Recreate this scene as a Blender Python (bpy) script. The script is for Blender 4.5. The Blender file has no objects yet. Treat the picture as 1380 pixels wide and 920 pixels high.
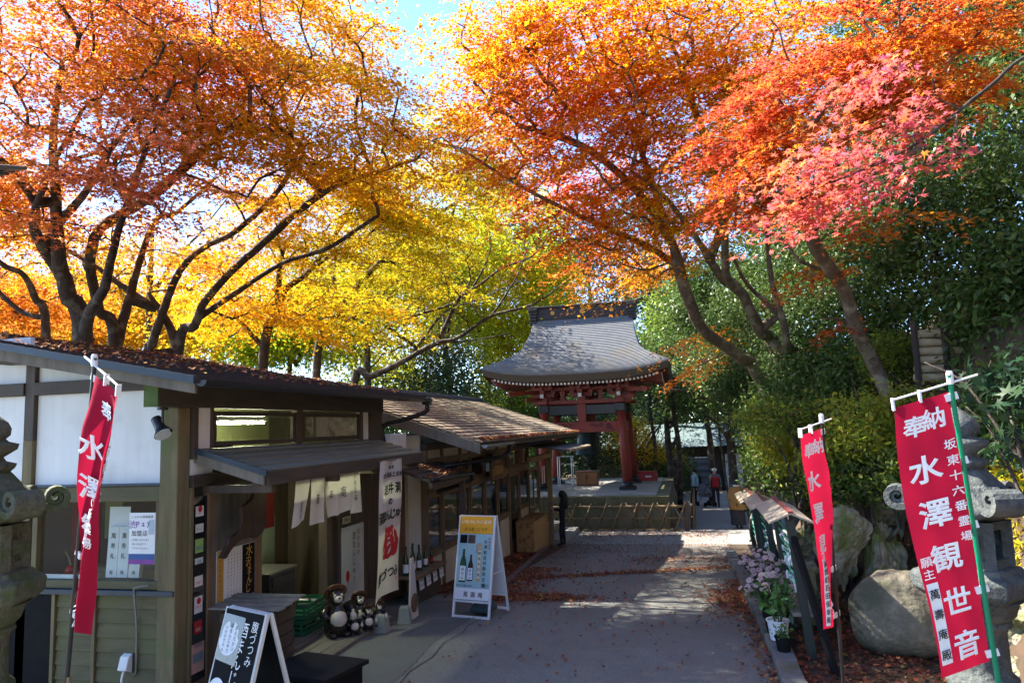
import bpy, bmesh, math, random
import numpy as np
from math import sin, cos, pi, radians, atan2, sqrt
from mathutils import Matrix, Vector
random.seed(7)
rng = np.random.default_rng(11)
S = bpy.context.scene
C = S.collection

# ------------------------------------------------------------------ camera, sky, sun, exposure
F_PX, PITCH, ROLL, YAW, CAM_H = 1000.0, radians(6.55), radians(1.88), radians(13.0), 2.6
def _rot(v):
    x, y, z = v
    return np.array([x*cos(YAW)-y*sin(YAW), x*sin(YAW)+y*cos(YAW), z])
_R0 = np.array([1., 0, 0]); _U0 = np.array([0, -sin(PITCH), cos(PITCH)]); _F = np.array([0, cos(PITCH), sin(PITCH)])
CR = _rot(_R0*cos(ROLL)-_U0*sin(ROLL)); CU = _rot(_R0*sin(ROLL)+_U0*cos(ROLL)); CF = _rot(_F)
CAM = np.array([0., 0., CAM_H])
cd = bpy.data.cameras.new('camera'); cam = bpy.data.objects.new('camera', cd); C.objects.link(cam)
cd.sensor_width = 36.0; cd.lens = 36.0*F_PX/1380.0; cd.clip_start = 0.05; cd.clip_end = 2000
cam.matrix_world = Matrix(((CR[0], CU[0], -CF[0], CAM[0]), (CR[1], CU[1], -CF[1], CAM[1]), (CR[2], CU[2], -CF[2], CAM[2]), (0, 0, 0, 1)))
S.camera = cam
SUN_AZ, SUN_EL = radians(-80), radians(46)          # azimuth from +Y, negative = to the left
W = bpy.data.worlds.new('World'); S.world = W; W.use_nodes = True
nt = W.node_tree; nt.nodes.clear()
sky = nt.nodes.new('ShaderNodeTexSky'); sky.sky_type = 'NISHITA'; sky.sun_disc = False
sky.sun_elevation = SUN_EL; sky.sun_rotation = SUN_AZ; sky.altitude = 1500; sky.air_density = 0.75; sky.dust_density = 0.0; sky.ozone_density = 3.0
bg = nt.nodes.new('ShaderNodeBackground'); bg.inputs['Strength'].default_value = 0.10
wo = nt.nodes.new('ShaderNodeOutputWorld')
nt.links.new(sky.outputs[0], bg.inputs[0]); nt.links.new(bg.outputs[0], wo.inputs[0])
sd = bpy.data.lights.new('sun', 'SUN'); sd.energy = 3.8; sd.angle = radians(0.53); sd.color = (1.0, 0.93, 0.82)
so = bpy.data.objects.new('sun', sd); C.objects.link(so)
SUNV = Vector((sin(SUN_AZ)*cos(SUN_EL), cos(SUN_AZ)*cos(SUN_EL), sin(SUN_EL)))
so.rotation_euler = SUNV.to_track_quat('Z', 'Y').to_euler(); so.location = SUNV*60
S.view_settings.view_transform = 'Standard'; S.view_settings.look = 'None'
S.view_settings.exposure = 2.72; S.view_settings.gamma = 1.0; S.view_settings.use_curve_mapping = False
S.render.engine = 'CYCLES'
S.cycles.max_bounces = 8; S.cycles.transparent_max_bounces = 12; S.cycles.use_denoising = True
S.cycles.transmission_bounces = 6; S.cycles.diffuse_bounces = 4; S.cycles.glossy_bounces = 3

# ------------------------------------------------------------------ pixel helpers (photo 1380 x 920)
def ray(px, py): return CR*(px-690)/F_PX + CU*(460-py)/F_PX + CF
def atD(px, py, d): return CAM + ray(px, py)*d
def zg(y): return np.interp(y, [9, 22, 27, 35, 400], [0, -0.90, -0.97, -1.15, -1.15])
def zgf(y): return float(zg(y))

# ------------------------------------------------------------------ materials
def nd(t, kind, **kw):
    n = t.nodes.new(kind)
    for k, v in kw.items(): setattr(n, k, v)
    return n
MATS = {}
def pm(name, c1, c2=None, scale=6.0, rough=0.7, bump=0.0, stretch=(1, 1, 1), metal=0.0, detail=6, c3=None, c3scale=1.3, c3lo=0.5, c3hi=0.68, spec=0.4, bscale=None, coat=0.0):
    """procedural surface: two colours mixed by noise, an optional stain colour, noise bump"""
    if name in MATS: return MATS[name]
    m = bpy.data.materials.new(name); m.use_nodes = True; t = m.node_tree
    b = t.nodes['Principled BSDF']
    b.inputs['Roughness'].default_value = rough; b.inputs['Metallic'].default_value = metal
    b.inputs['Specular IOR Level'].default_value = spec; b.inputs['Coat Weight'].default_value = coat
    tc = nd(t, 'ShaderNodeTexCoord'); mp = nd(t, 'ShaderNodeMapping'); mp.inputs['Scale'].default_value = stretch
    oi = nd(t, 'ShaderNodeObjectInfo')
    ad = nd(t, 'ShaderNodeVectorMath', operation='MULTIPLY_ADD'); ad.inputs[1].default_value = (13.7, 7.1, 9.3)
    t.links.new(oi.outputs['Random'], ad.inputs[0]); t.links.new(tc.outputs['Object'], ad.inputs[2])
    t.links.new(ad.outputs[0], mp.inputs[0])
    no = nd(t, 'ShaderNodeTexNoise'); no.inputs['Scale'].default_value = scale; no.inputs['Detail'].default_value = detail; no.inputs['Roughness'].default_value = 0.62
    t.links.new(mp.outputs[0], no.inputs['Vector'])
    if c2 is None: c2 = tuple(x*0.78 for x in c1)
    mr = nd(t, 'ShaderNodeMapRange'); mr.inputs[1].default_value = 0.3; mr.inputs[2].default_value = 0.7
    t.links.new(no.outputs[0], mr.inputs[0])
    mx = nd(t, 'ShaderNodeMix', data_type='RGBA'); mx.inputs[6].default_value = (*c1, 1); mx.inputs[7].default_value = (*c2, 1)
    t.links.new(mr.outputs[0], mx.inputs[0]); col = mx.outputs[2]
    if c3 is not None:
        n3 = nd(t, 'ShaderNodeTexNoise'); n3.inputs['Scale'].default_value = c3scale; n3.inputs['Detail'].default_value = 8
        t.links.new(ad.outputs[0], n3.inputs['Vector'])
        r3 = nd(t, 'ShaderNodeMapRange'); r3.inputs[1].default_value = c3lo; r3.inputs[2].default_value = c3hi
        t.links.new(n3.outputs[0], r3.inputs[0])
        m3 = nd(t, 'ShaderNodeMix', data_type='RGBA'); m3.inputs[7].default_value = (*c3, 1)
        t.links.new(r3.outputs[0], m3.inputs[0]); t.links.new(col, m3.inputs[6]); col = m3.outputs[2]
    t.links.new(col, b.inputs['Base Color'])
    if bump:
        nb = no
        if bscale:
            nb = nd(t, 'ShaderNodeTexNoise'); nb.inputs['Scale'].default_value = bscale; nb.inputs['Detail'].default_value = 8
            t.links.new(mp.outputs[0], nb.inputs['Vector'])
        bu = nd(t, 'ShaderNodeBump'); bu.inputs['Strength'].default_value = bump; bu.inputs['Distance'].default_value = 0.03
        t.links.new(nb.outputs[0], bu.inputs['Height']); t.links.new(bu.outputs[0], b.inputs['Normal'])
    MATS[name] = m
    return m
def emit(name, c, s):
    m = bpy.data.materials.new(name); m.use_nodes = True
    b = m.node_tree.nodes['Principled BSDF']; b.inputs['Emission Color'].default_value = (*c, 1); b.inputs['Emission Strength'].default_value = s
    return m
def glass(name, tint=(0.9, 0.93, 0.92), refl=0.0):
    m = bpy.data.materials.new(name); m.use_nodes = True; t = m.node_tree; t.nodes.clear()
    o = nd(t, 'ShaderNodeOutputMaterial'); tr = nd(t, 'ShaderNodeBsdfTransparent'); tr.inputs[0].default_value = (*tint, 1)
    gl = nd(t, 'ShaderNodeBsdfGlossy'); gl.inputs['Roughness'].default_value = 0.03
    fr = nd(t, 'ShaderNodeFresnel')
    ge = nd(t, 'ShaderNodeNewGeometry'); io = nd(t, 'ShaderNodeMath', operation='MULTIPLY_ADD'); io.inputs[1].default_value = 1/1.5-1.5; io.inputs[2].default_value = 1.5
    t.links.new(ge.outputs['Backfacing'], io.inputs[0]); t.links.new(io.outputs[0], fr.inputs[0])
    a = nd(t, 'ShaderNodeMath', operation='MULTIPLY_ADD'); a.inputs[1].default_value = 0.6; a.inputs[2].default_value = refl; a.use_clamp = True
    mx = nd(t, 'ShaderNodeMixShader')
    no = nd(t, 'ShaderNodeTexNoise'); no.inputs['Scale'].default_value = 2.2
    bu = nd(t, 'ShaderNodeBump'); bu.inputs['Strength'].default_value = 0.02
    t.links.new(no.outputs[0], bu.inputs['Height']); t.links.new(bu.outputs[0], gl.inputs['Normal'])
    t.links.new(fr.outputs[0], a.inputs[0]); t.links.new(a.outputs[0], mx.inputs[0])
    t.links.new(tr.outputs[0], mx.inputs[1]); t.links.new(gl.outputs[0], mx.inputs[2]); t.links.new(mx.outputs[0], o.inputs[0])
    return m
def leafmat(name, trans=0.5, rough=0.45, spec=0.35):
    m = bpy.data.materials.new(name); m.use_nodes = True; t = m.node_tree
    b = t.nodes['Principled BSDF']; o = t.nodes['Material Output']
    b.inputs['Roughness'].default_value = rough; b.inputs['Specular IOR Level'].default_value = spec
    at = nd(t, 'ShaderNodeAttribute', attribute_name='Col')
    tl = nd(t, 'ShaderNodeBsdfTranslucent'); mx = nd(t, 'ShaderNodeMixShader'); mx.inputs[0].default_value = trans
    t.links.new(at.outputs['Color'], b.inputs['Base Color']); t.links.new(at.outputs['Color'], tl.inputs[0])
    t.links.new(b.outputs[0], mx.inputs[1]); t.links.new(tl.outputs[0], mx.inputs[2]); t.links.new(mx.outputs[0], o.inputs[0])
    return m
def cloth(name, c, trans=0.25, rough=0.85):
    m = bpy.data.materials.new(name); m.use_nodes = True; t = m.node_tree
    b = t.nodes['Principled BSDF']; o = t.nodes['Material Output']
    b.inputs['Base Color'].default_value = (*c, 1); b.inputs['Roughness'].default_value = rough; b.inputs['Specular IOR Level'].default_value = 0.15
    tc = nd(t, 'ShaderNodeTexCoord'); no = nd(t, 'ShaderNodeTexNoise'); no.inputs['Scale'].default_value = 14
    t.links.new(tc.outputs['Object'], no.inputs[0])
    hs = nd(t, 'ShaderNodeMix', data_type='RGBA'); hs.inputs[6].default_value = (*c, 1); hs.inputs[7].default_value = (*[x*0.82 for x in c], 1)
    t.links.new(no.outputs[0], hs.inputs[0]); t.links.new(hs.outputs[2], b.inputs['Base Color'])
    bu = nd(t, 'ShaderNodeBump'); bu.inputs['Strength'].default_value = 0.5; bu.inputs['Distance'].default_value = 0.02; no.inputs['Scale'].default_value = 7; no.inputs['Detail'].default_value = 5
    t.links.new(no.outputs[0], bu.inputs['Height']); t.links.new(bu.outputs[0], b.inputs['Normal'])
    tl = nd(t, 'ShaderNodeBsdfTranslucent'); tl.inputs[0].default_value = (*c, 1)
    mx = nd(t, 'ShaderNodeMixShader'); mx.inputs[0].default_value = trans
    t.links.new(b.outputs[0], mx.inputs[1]); t.links.new(tl.outputs[0], mx.inputs[2]); t.links.new(mx.outputs[0], o.inputs[0])
    return m

M_dark = pm('dark_stained_timber', (0.05, 0.037, 0.028), (0.10, 0.074, 0.054), 9, 0.65, 0.25, (1, 1, 0.15))
M_darkh = pm('dark_stained_beam', (0.044, 0.034, 0.026), (0.08, 0.06, 0.045), 9, 0.65, 0.25, (0.25, 0.25, 1))
M_moss = pm('mossy_timber', (0.21, 0.165, 0.085), (0.11, 0.088, 0.048), 9, 0.85, 0.5, (1, 1, 0.12), c3=(0.11, 0.125, 0.05), c3scale=2.5)
M_mossh = pm('mossy_board', (0.135, 0.12, 0.065), (0.08, 0.072, 0.04), 8, 0.85, 0.5, (0.15, 1, 1), c3=(0.105, 0.11, 0.045), c3scale=2.0)
M_grey = pm('weathered_grey_board', (0.20, 0.175, 0.14), (0.11, 0.096, 0.078), 9, 0.85, 0.4, (1, 1, 0.08))
M_brown = pm('brown_timber', (0.22, 0.135, 0.072), (0.13, 0.08, 0.045), 8, 0.6, 0.2, (1, 1, 0.15))
M_brownh = pm('brown_beam', (0.22, 0.145, 0.08), (0.135, 0.087, 0.05), 8, 0.6, 0.2, (1, 0.12, 1))
M_plaster = pm('white_plaster', (0.76, 0.77, 0.76), (0.66, 0.67, 0.66), 5, 0.85, 0.08, (1.6, 1.6, 0.22), c3=(0.50, 0.50, 0.47), c3scale=1.6, c3lo=0.55, c3hi=0.8)
M_cream = pm('cream_plaster', (0.62, 0.56, 0.44), (0.54, 0.48, 0.37), 3, 0.85, 0.05)
M_navy = pm('navy_metal_trim', (0.025, 0.045, 0.07), (0.02, 0.03, 0.045), 5, 0.4, 0.0)
M_blackm = pm('black_metal', (0.012, 0.013, 0.015), (0.02, 0.02, 0.022), 8, 0.35, 0.0)
M_roofd = pm('dark_roof_sheet', (0.03, 0.026, 0.026), (0.055, 0.045, 0.042), 12, 0.7, 0.3)
M_canopy = pm('olive_metal_sheet', (0.14, 0.155, 0.125), (0.19, 0.20, 0.165), 3, 0.45, 0.03, (0.3, 1, 1))
M_tile = pm('brown_flat_tile', (0.27, 0.21, 0.145), (0.17, 0.13, 0.09), 5, 0.8, 0.2, c3=(0.36, 0.31, 0.22), c3scale=3)
M_glass = glass('window_glass')
M_glassd = glass('shop_window_glass', (0.8, 0.84, 0.84), 0.22)
M_white = pm('white_paint', (0.75, 0.76, 0.77), (0.66, 0.67, 0.68), 6, 0.5)
M_paper = pm('white_paper', (0.78, 0.79, 0.80), (0.72, 0.73, 0.74), 5, 0.8)
M_ink = pm('black_ink', (0.012, 0.012, 0.013), (0.016, 0.016, 0.017), 9, 0.7)
M_whiteink = pm('white_ink', (0.82, 0.82, 0.82), (0.75, 0.75, 0.75), 9, 0.8)
M_redink = pm('red_ink', (0.55, 0.02, 0.02), (0.48, 0.015, 0.02), 9, 0.7)
M_goldink = pm('gold_ink', (0.75, 0.42, 0.08), (0.65, 0.33, 0.05), 9, 0.6)
M_stone = pm('grey_lantern_stone', (0.092, 0.105, 0.104), (0.044, 0.052, 0.052), 26, 0.88, 0.9, c3=(0.13, 0.142, 0.125), c3scale=6)
M_stonem = pm('mossy_lantern_stone', (0.145, 0.145, 0.10), (0.07, 0.072, 0.048), 26, 0.9, 1.0, c3=(0.075, 0.095, 0.035), c3scale=5, c3lo=0.48, c3hi=0.62)
M_concrete = pm('pale_concrete', (0.34, 0.335, 0.31), (0.27, 0.265, 0.24), 4, 0.9, 0.15, c3=(0.17, 0.165, 0.11), c3scale=1.2)
M_concmoss = pm('mossy_concrete', (0.18, 0.165, 0.105), (0.12, 0.11, 0.065), 4, 0.9, 0.25, c3=(0.10, 0.10, 0.045), c3scale=1.6, c3lo=0.42, c3hi=0.6)
M_kerb = pm('kerb_concrete', (0.16, 0.165, 0.16), (0.11, 0.115, 0.11), 9, 0.9, 0.3, c3=(0.09, 0.095, 0.06), c3scale=2.2)
M_ver = pm('vermilion_lacquer', (0.27, 0.045, 0.03), (0.20, 0.033, 0.024), 5, 0.5, 0.03, (1, 1, 0.3), c3=(0.15, 0.035, 0.025), c3scale=1.5)
M_bronze = pm('dark_bronze', (0.03, 0.05, 0.055), (0.02, 0.034, 0.037), 7, 0.45, 0.1, metal=0.6)
M_bamboo = pm('dry_bamboo', (0.22, 0.15, 0.07), (0.13, 0.088, 0.042), 5, 0.6, 0.05)
M_bark = pm('maple_bark', (0.055, 0.042, 0.033), (0.024, 0.018, 0.015), 14, 0.9, 1.0, (1, 1, 0.25), c3=(0.10, 0.095, 0.07), c3scale=4, c3lo=0.52, c3hi=0.62)
M_barkR = pm('pale_brown_bark', (0.17, 0.12, 0.08), (0.08, 0.055, 0.036), 14, 0.9, 1.0, (1, 1, 0.25), c3=(0.24, 0.20, 0.135), c3scale=4, c3lo=0.52, c3hi=0.62)
M_rock = pm('mossy_rock', (0.34, 0.31, 0.22), (0.11, 0.10, 0.065), 8, 0.92, 1.0, c3=(0.11, 0.125, 0.035), c3scale=2.8, c3lo=0.43, c3hi=0.58, bscale=14)
M_boulder = pm('smooth_boulder', (0.235, 0.205, 0.145), (0.13, 0.115, 0.08), 12, 0.92, 1.0, c3=(0.085, 0.085, 0.05), c3scale=2.6, c3lo=0.47, c3hi=0.66, bscale=20)
M_leaf = leafmat('autumn_leaf', 0.66, 0.5, 0.25)
M_green = leafmat('evergreen_leaf', 0.3, 0.42, 0.25)
M_litter = leafmat('fallen_leaf', 0.1, 0.7, 0.2)
M_red = cloth('red_flag_cloth', (0.40, 0.010, 0.042), 0.35)
M_clothw = cloth('white_banner_cloth', (0.74, 0.72, 0.67), 0.3)
M_black = pm('matt_black', (0.008, 0.008, 0.009), (0.012, 0.012, 0.013), 9, 0.85, spec=0.12)
M_tie = pm('white_plastic', (0.78, 0.78, 0.78), (0.7, 0.7, 0.7), 8, 0.5)

# ------------------------------------------------------------------ mesh builder
WM = {}
def thing(name, label, cat, loc=(0, 0, 0), rz=0.0, group=None):
    o = bpy.data.objects.new(name, None); C.objects.link(o); o.empty_display_size = 0.2
    o.location = loc; o.rotation_euler = (0, 0, rz)
    o['label'] = label; o['category'] = cat
    if group: o['group'] = group
    WM[o.name] = Matrix.Translation(loc) @ Matrix.Rotation(rz, 4, 'Z')
    return o
def tag(o, label, cat, group=None, kind=None):
    o['label'] = label; o['category'] = cat
    if group: o['group'] = group
    if kind: o['kind'] = kind
    return o
class MB:
    def __init__(s): s.v = []; s.f = []; s.mi = []; s.cur = 0
    def add(s, vs, fs):
        b = len(s.v); s.v.extend([tuple(map(float, p)) for p in vs]); s.f.extend([tuple(b+i for i in f) for f in fs]); s.mi.extend([s.cur]*len(fs)); return s
    def box(s, x0, x1, y0, y1, z0, z1):
        return s.add([(x0, y0, z0), (x1, y0, z0), (x1, y1, z0), (x0, y1, z0), (x0, y0, z1), (x1, y0, z1), (x1, y1, z1), (x0, y1, z1)],
                     [(3, 2, 1, 0), (4, 5, 6, 7), (0, 1, 5, 4), (1, 2, 6, 5), (2, 3, 7, 6), (3, 0, 4, 7)])
    def hexa(s, bot, top):   # 4 bottom + 4 top points, counter-clockwise seen from above
        return s.add(list(bot)+list(top), [(3, 2, 1, 0), (4, 5, 6, 7), (0, 1, 5, 4), (1, 2, 6, 5), (2, 3, 7, 6), (3, 0, 4, 7)])
    def bar(s, p, q, w, h, up=(0, 0, 1)):   # rectangular bar from p to q
        p = Vector(p); q = Vector(q); d = (q-p).normalized(); u = Vector(up)
        if abs(d.dot(u)) > 0.97: u = Vector((0, 1, 0))
        a = d.cross(u).normalized(); u = a.cross(d).normalized()
        A = a*w/2; U = u*h/2
        return s.add([p-A-U, p+A-U, p+A+U, p-A+U, q-A-U, q+A-U, q+A+U, q-A+U],
                     [(0, 1, 2, 3), (7, 6, 5, 4), (4, 5, 1, 0), (5, 6, 2, 1), (6, 7, 3, 2), (7, 4, 0, 3)])
    def tube(s, pts, radii, n=8, cap=True):
        P = [Vector(p) for p in pts]; m = len(P)
        if not hasattr(radii, '__len__'): radii = [radii]*m
        t0 = (P[1]-P[0]).normalized()
        a = t0.orthogonal().normalized(); vs = []
        for i in range(m):
            t = (P[min(i+1, m-1)]-P[max(i-1, 0)])
            t = t.normalized() if t.length > 1e-9 else t0
            a = (a - t*a.dot(t)); a = a.normalized() if a.length > 1e-6 else t.orthogonal().normalized()
            b = t.cross(a)
            for k in range(n):
                th = 2*pi*k/n; vs.append(P[i]+(a*cos(th)+b*sin(th))*radii[i])
        fs = [(i*n+k, i*n+(k+1) % n, (i+1)*n+(k+1) % n, (i+1)*n+k) for i in range(m-1) for k in range(n)]
        if cap: fs += [tuple(range(n-1, -1, -1)), tuple((m-1)*n+k for k in range(n))]
        return s.add(vs, fs)
    def cyl(s, p, q, r, r2=None, n=12): return s.tube([p, q], [r, r if r2 is None else r2], n)
    def lathe(s, prof, c=(0, 0, 0), n=24, rot=0.0, sx=1, sy=1):
        vs = []; m = len(prof)
        for r, z in prof:
            for k in range(n):
                th = rot+2*pi*k/n; vs.append((c[0]+sx*r*cos(th), c[1]+sy*r*sin(th), c[2]+z))
        fs = [(i*n+k, i*n+(k+1) % n, (i+1)*n+(k+1) % n, (i+1)*n+k) for i in range(m-1) for k in range(n)]
        fs += [tuple(range(n-1, -1, -1)), tuple((m-1)*n+k for k in range(n))]
        return s.add(vs, fs)
    def ell(s, c, r, nu=14, nv=9, M=None):
        vs = []; fs = []
        for i in range(nv+1):
            ph = -pi/2+pi*i/nv
            for k in range(nu):
                th = 2*pi*k/nu; p = Vector((r[0]*cos(ph)*cos(th), r[1]*cos(ph)*sin(th), r[2]*sin(ph)))
                if M: p = M @ p
                vs.append((c[0]+p.x, c[1]+p.y, c[2]+p.z))
        fs = [(i*nu+k, i*nu+(k+1) % nu, (i+1)*nu+(k+1) % nu, (i+1)*nu+k) for i in range(nv) for k in range(nu)]
        return s.add(vs, fs)
    def grid(s, fn, nu, nv):
        vs = [fn(i/nu, j/nv) for j in range(nv+1) for i in range(nu+1)]
        return s.add(vs, [(j*(nu+1)+i, j*(nu+1)+i+1, (j+1)*(nu+1)+i+1, (j+1)*(nu+1)+i) for j in range(nv) for i in range(nu)])
    def prism(s, poly, fn, th):   # 2-D polygon, fn maps (a,b,depth) to 3-D
        n = len(poly)
        return s.add([fn(a, b, 0) for a, b in poly]+[fn(a, b, th) for a, b in poly],
                     [tuple(range(n-1, -1, -1)), tuple(range(n, 2*n))]+[(i, (i+1) % n, n+(i+1) % n, n+i) for i in range(n)])
    def mesh(s, name, mats, inv=None):
        me = bpy.data.meshes.new(name)
        vs = s.v if inv is None else [tuple(inv @ Vector(p)) for p in s.v]
        me.from_pydata(vs, [], s.f)
        for m in mats: me.materials.append(m)
        if len(mats) > 1: me.polygons.foreach_set('material_index', s.mi)
        bm = bmesh.new(); bm.from_mesh(me); bmesh.ops.recalc_face_normals(bm, faces=bm.faces); bm.to_mesh(me); bm.free()
        return me
    def build(s, name, mat, parent=None, smooth=False, bevel=0.0, local=False, sub=0):
        mats = mat if isinstance(mat, (list, tuple)) else [mat]
        inv = None; M = Matrix.Identity(4)
        if parent is not None:
            M = WM[parent.name]
            if not local: inv = M.inverted()
        me = s.mesh(name, mats, inv)
        if smooth: me.polygons.foreach_set('use_smooth', [True]*len(me.polygons))
        o = bpy.data.objects.new(name, me); C.objects.link(o)
        if parent is not None: o.parent = parent
        WM[o.name] = M
        if bevel:
            b = o.modifiers.new('bevel', 'BEVEL'); b.width = bevel; b.segments = 2; b.limit_method = 'ANGLE'
        if sub:
            b = o.modifiers.new('sub', 'SUBSURF'); b.levels = sub; b.render_levels = sub
        return o
def bx(name, mat, parent, x0, x1, y0, y1, z0, z1, bevel=0.006, local=False):
    return MB().box(x0, x1, y0, y1, z0, z1).build(name, mat, parent, bevel=bevel, local=local)
def clone(o, parent=None, label=None, loc=None, rz=None, scale=None):
    c = o.copy(); C.objects.link(c); c.parent = parent
    if parent is None:
        if label: c['label'] = label
        if loc is not None: c.location = loc
        if rz is not None: c.rotation_euler = (0, 0, rz)
        if scale is not None: c.scale = (scale,)*3
    for ch in [x for x in list(o.children)]: clone(ch, c)
    return c
def copy_part(o, parent, loc, rot=None, scale=None):
    c = o.copy(); C.objects.link(c); c.parent = parent; c.location = loc
    if rot is not None: c.rotation_euler = rot
    if scale is not None: c.scale = scale
    return c
def fast_mesh(name, V, T, mat, col=None, parent=None, smooth=False):
    """V (n,3), T (m,k) index arrays straight into a mesh; col (n,3) point colours"""
    me = bpy.data.meshes.new(name); n, m, k = len(V), len(T), T.shape[1]
    me.vertices.add(n); me.vertices.foreach_set('co', np.ascontiguousarray(V, dtype=np.float32).ravel())
    me.loops.add(m*k); me.loops.foreach_set('vertex_index', np.ascontiguousarray(T, dtype=np.int32).ravel())
    me.polygons.add(m); me.polygons.foreach_set('loop_start', np.arange(0, m*k, k, dtype=np.int32))
    if smooth: me.polygons.foreach_set('use_smooth', np.ones(m, dtype=bool))
    if col is not None:
        a = me.color_attributes.new('Col', 'FLOAT_COLOR', 'POINT')
        a.data.foreach_set('color', np.concatenate([col, np.ones((n, 1))], 1).astype(np.float32).ravel())
    me.materials.append(mat); me.update(calc_edges=True)
    o = bpy.data.objects.new(name, me); C.objects.link(o)
    if parent is not None: o.parent = parent
    return o

# ------------------------------------------------------------------ lettering
_G = {}
def glyph(ch, bold):
    k = (ch, bold)
    if k in _G: return _G[k]
    cu = bpy.data.curves.new('g', 'FONT'); cu.body = ch; cu.size = 1.0; cu.resolution_u = 3; cu.fill_mode = 'BOTH'
    if bold > 0: cu.bevel_depth = bold; cu.bevel_resolution = 0
    o = bpy.data.objects.new('g', cu); C.objects.link(o)
    me = bpy.data.meshes.new_from_object(o.evaluated_get(bpy.context.evaluated_depsgraph_get()))
    v = np.array([p.co[:3] for p in me.vertices]) if len(me.vertices) else np.zeros((0, 3))
    f = [tuple(p.vertices) for p in me.polygons if max(v[i][2] for i in p.vertices) > -1e-6]
    C.objects.unlink(o); bpy.data.objects.remove(o); bpy.data.meshes.remove(me); bpy.data.curves.remove(cu)
    if len(v): v[:, :2] -= (v[:, :2].max(0)+v[:, :2].min(0))/2; v[:, 2] = np.maximum(0, v[:, 2]); w = v.max(0)-v.min(0)
    else: w = np.array([0.3, 0.3])
    _G[k] = (v, f, w); return _G[k]
def letters(items, fn, name, mat, parent, bold=0.02, local=True, tall=1.0):
    """items: (char, a, b, size) centred at a,b on a surface; fn maps (a,b) to 3-D just above it"""
    mb = MB(); last = None
    for it in items:
        ch, a, b, sz = it[:4]
        v, f, w = glyph(ch, 0)
        if not len(v): continue
        k = sz*0.98
        big = sz >= 0.075
        q = MB() if big else mb
        q.add([fn(a+p[0]*k, b+p[1]*k*tall) for p in v], f)
        if big: last = q.build('character', mat, parent, local=local)
    if not mb.v: return last
    o = mb.build(name, mat, parent, local=local); o['kind'] = 'stuff'; return o
def column(txt, a, b, size, step=None, slant=0.0):
    step = step or size*1.15
    return [(c, a+slant*i, b-i*step, size) for i, c in enumerate(txt)]
def row(txt, a, b, size, step=None, slope=0.0):
    step = step or size*1.08; n = len(txt)
    return [(c, a+(i-(n-1)/2)*step, b+slope*(i-(n-1)/2)*step, size) for i, c in enumerate(txt)]
# ------------------------------------------------------------------ terrain
def hillz(x, y):
    toe = np.interp(y, [0, 6, 9, 11, 14, 20, 28, 40, 60], [3.2, 2.9, 2.6, 2.1, 1.8, 2.3, 3.4, 8, 14])
    t = np.maximum(0, x-toe)
    h = np.where(t < 2.2, 1.85*t, 4.07+0.95*(t-2.2))
    return np.minimum(h, 16)*(1-np.exp(-t*2.2))
def gz(x, y): return float(zg(y)+hillz(np.float64(x), np.float64(y)))
xs = np.unique(np.concatenate([np.array([-400, -200, -100, -60, -40, -25]), np.arange(-16, 1, 2.0), np.arange(1, 14, 0.35), np.array([14, 16, 20, 26, 40, 80, 200, 400])]))
ys = np.unique(np.concatenate([np.array([-60, -20, -8]), np.arange(-4, 46, 0.6), np.array([9, 22, 27, 35, 50, 60, 80, 120, 200, 400])]))
GX, GY = np.meshgrid(xs, ys)
GZ = zg(GY)+hillz(GX, GY)
mask = (hillz(GX, GY) > 0.05)
GZ = GZ+np.where(mask, 0.18*np.sin(GX*2.3+GY*1.7)*np.sin(GY*2.9-GX), 0)
nx, ny = len(xs), len(ys)
idx = np.arange(nx*ny).reshape(ny, nx)
Tq = np.stack([idx[:-1, :-1].ravel(), idx[:-1, 1:].ravel(), idx[1:, 1:].ravel(), idx[1:, :-1].ravel()], 1)
M_soil = pm('leaf_strewn_soil', (0.05, 0.035, 0.022), (0.085, 0.05, 0.03), 14, 0.95, 0.8, c3=(0.03, 0.028, 0.014), c3scale=3)
g = fast_mesh('ground', np.stack([GX.ravel(), GY.ravel(), GZ.ravel()], 1), Tq, M_soil, smooth=True)
g['kind'] = 'structure'
def strip(name, mat, x0, x1, y0, y1, dz, step=0.7, edge=0.0):
    yy = sorted(set([y0, y1]+[y for y in (9, 22, 27, 35) if y0 < y < y1]+list(np.arange(y0, y1, step))))
    vs = []; fs = []
    for i, y in enumerate(yy):
        e0 = edge*(sin(y*1.3)+0.6*sin(y*3.1)); e1 = edge*(sin(y*1.7+1)+0.6*sin(y*2.7))
        vs += [(x0+e0, y, zgf(y)+dz), (x1+e1, y, zgf(y)+dz)]
    n = len(yy)
    fs = [(2*i, 2*i+1, 2*i+3, 2*i+2) for i in range(n-1)]
    o = MB().add(vs, fs).build(name, mat); o['kind'] = 'structure'; return o
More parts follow.
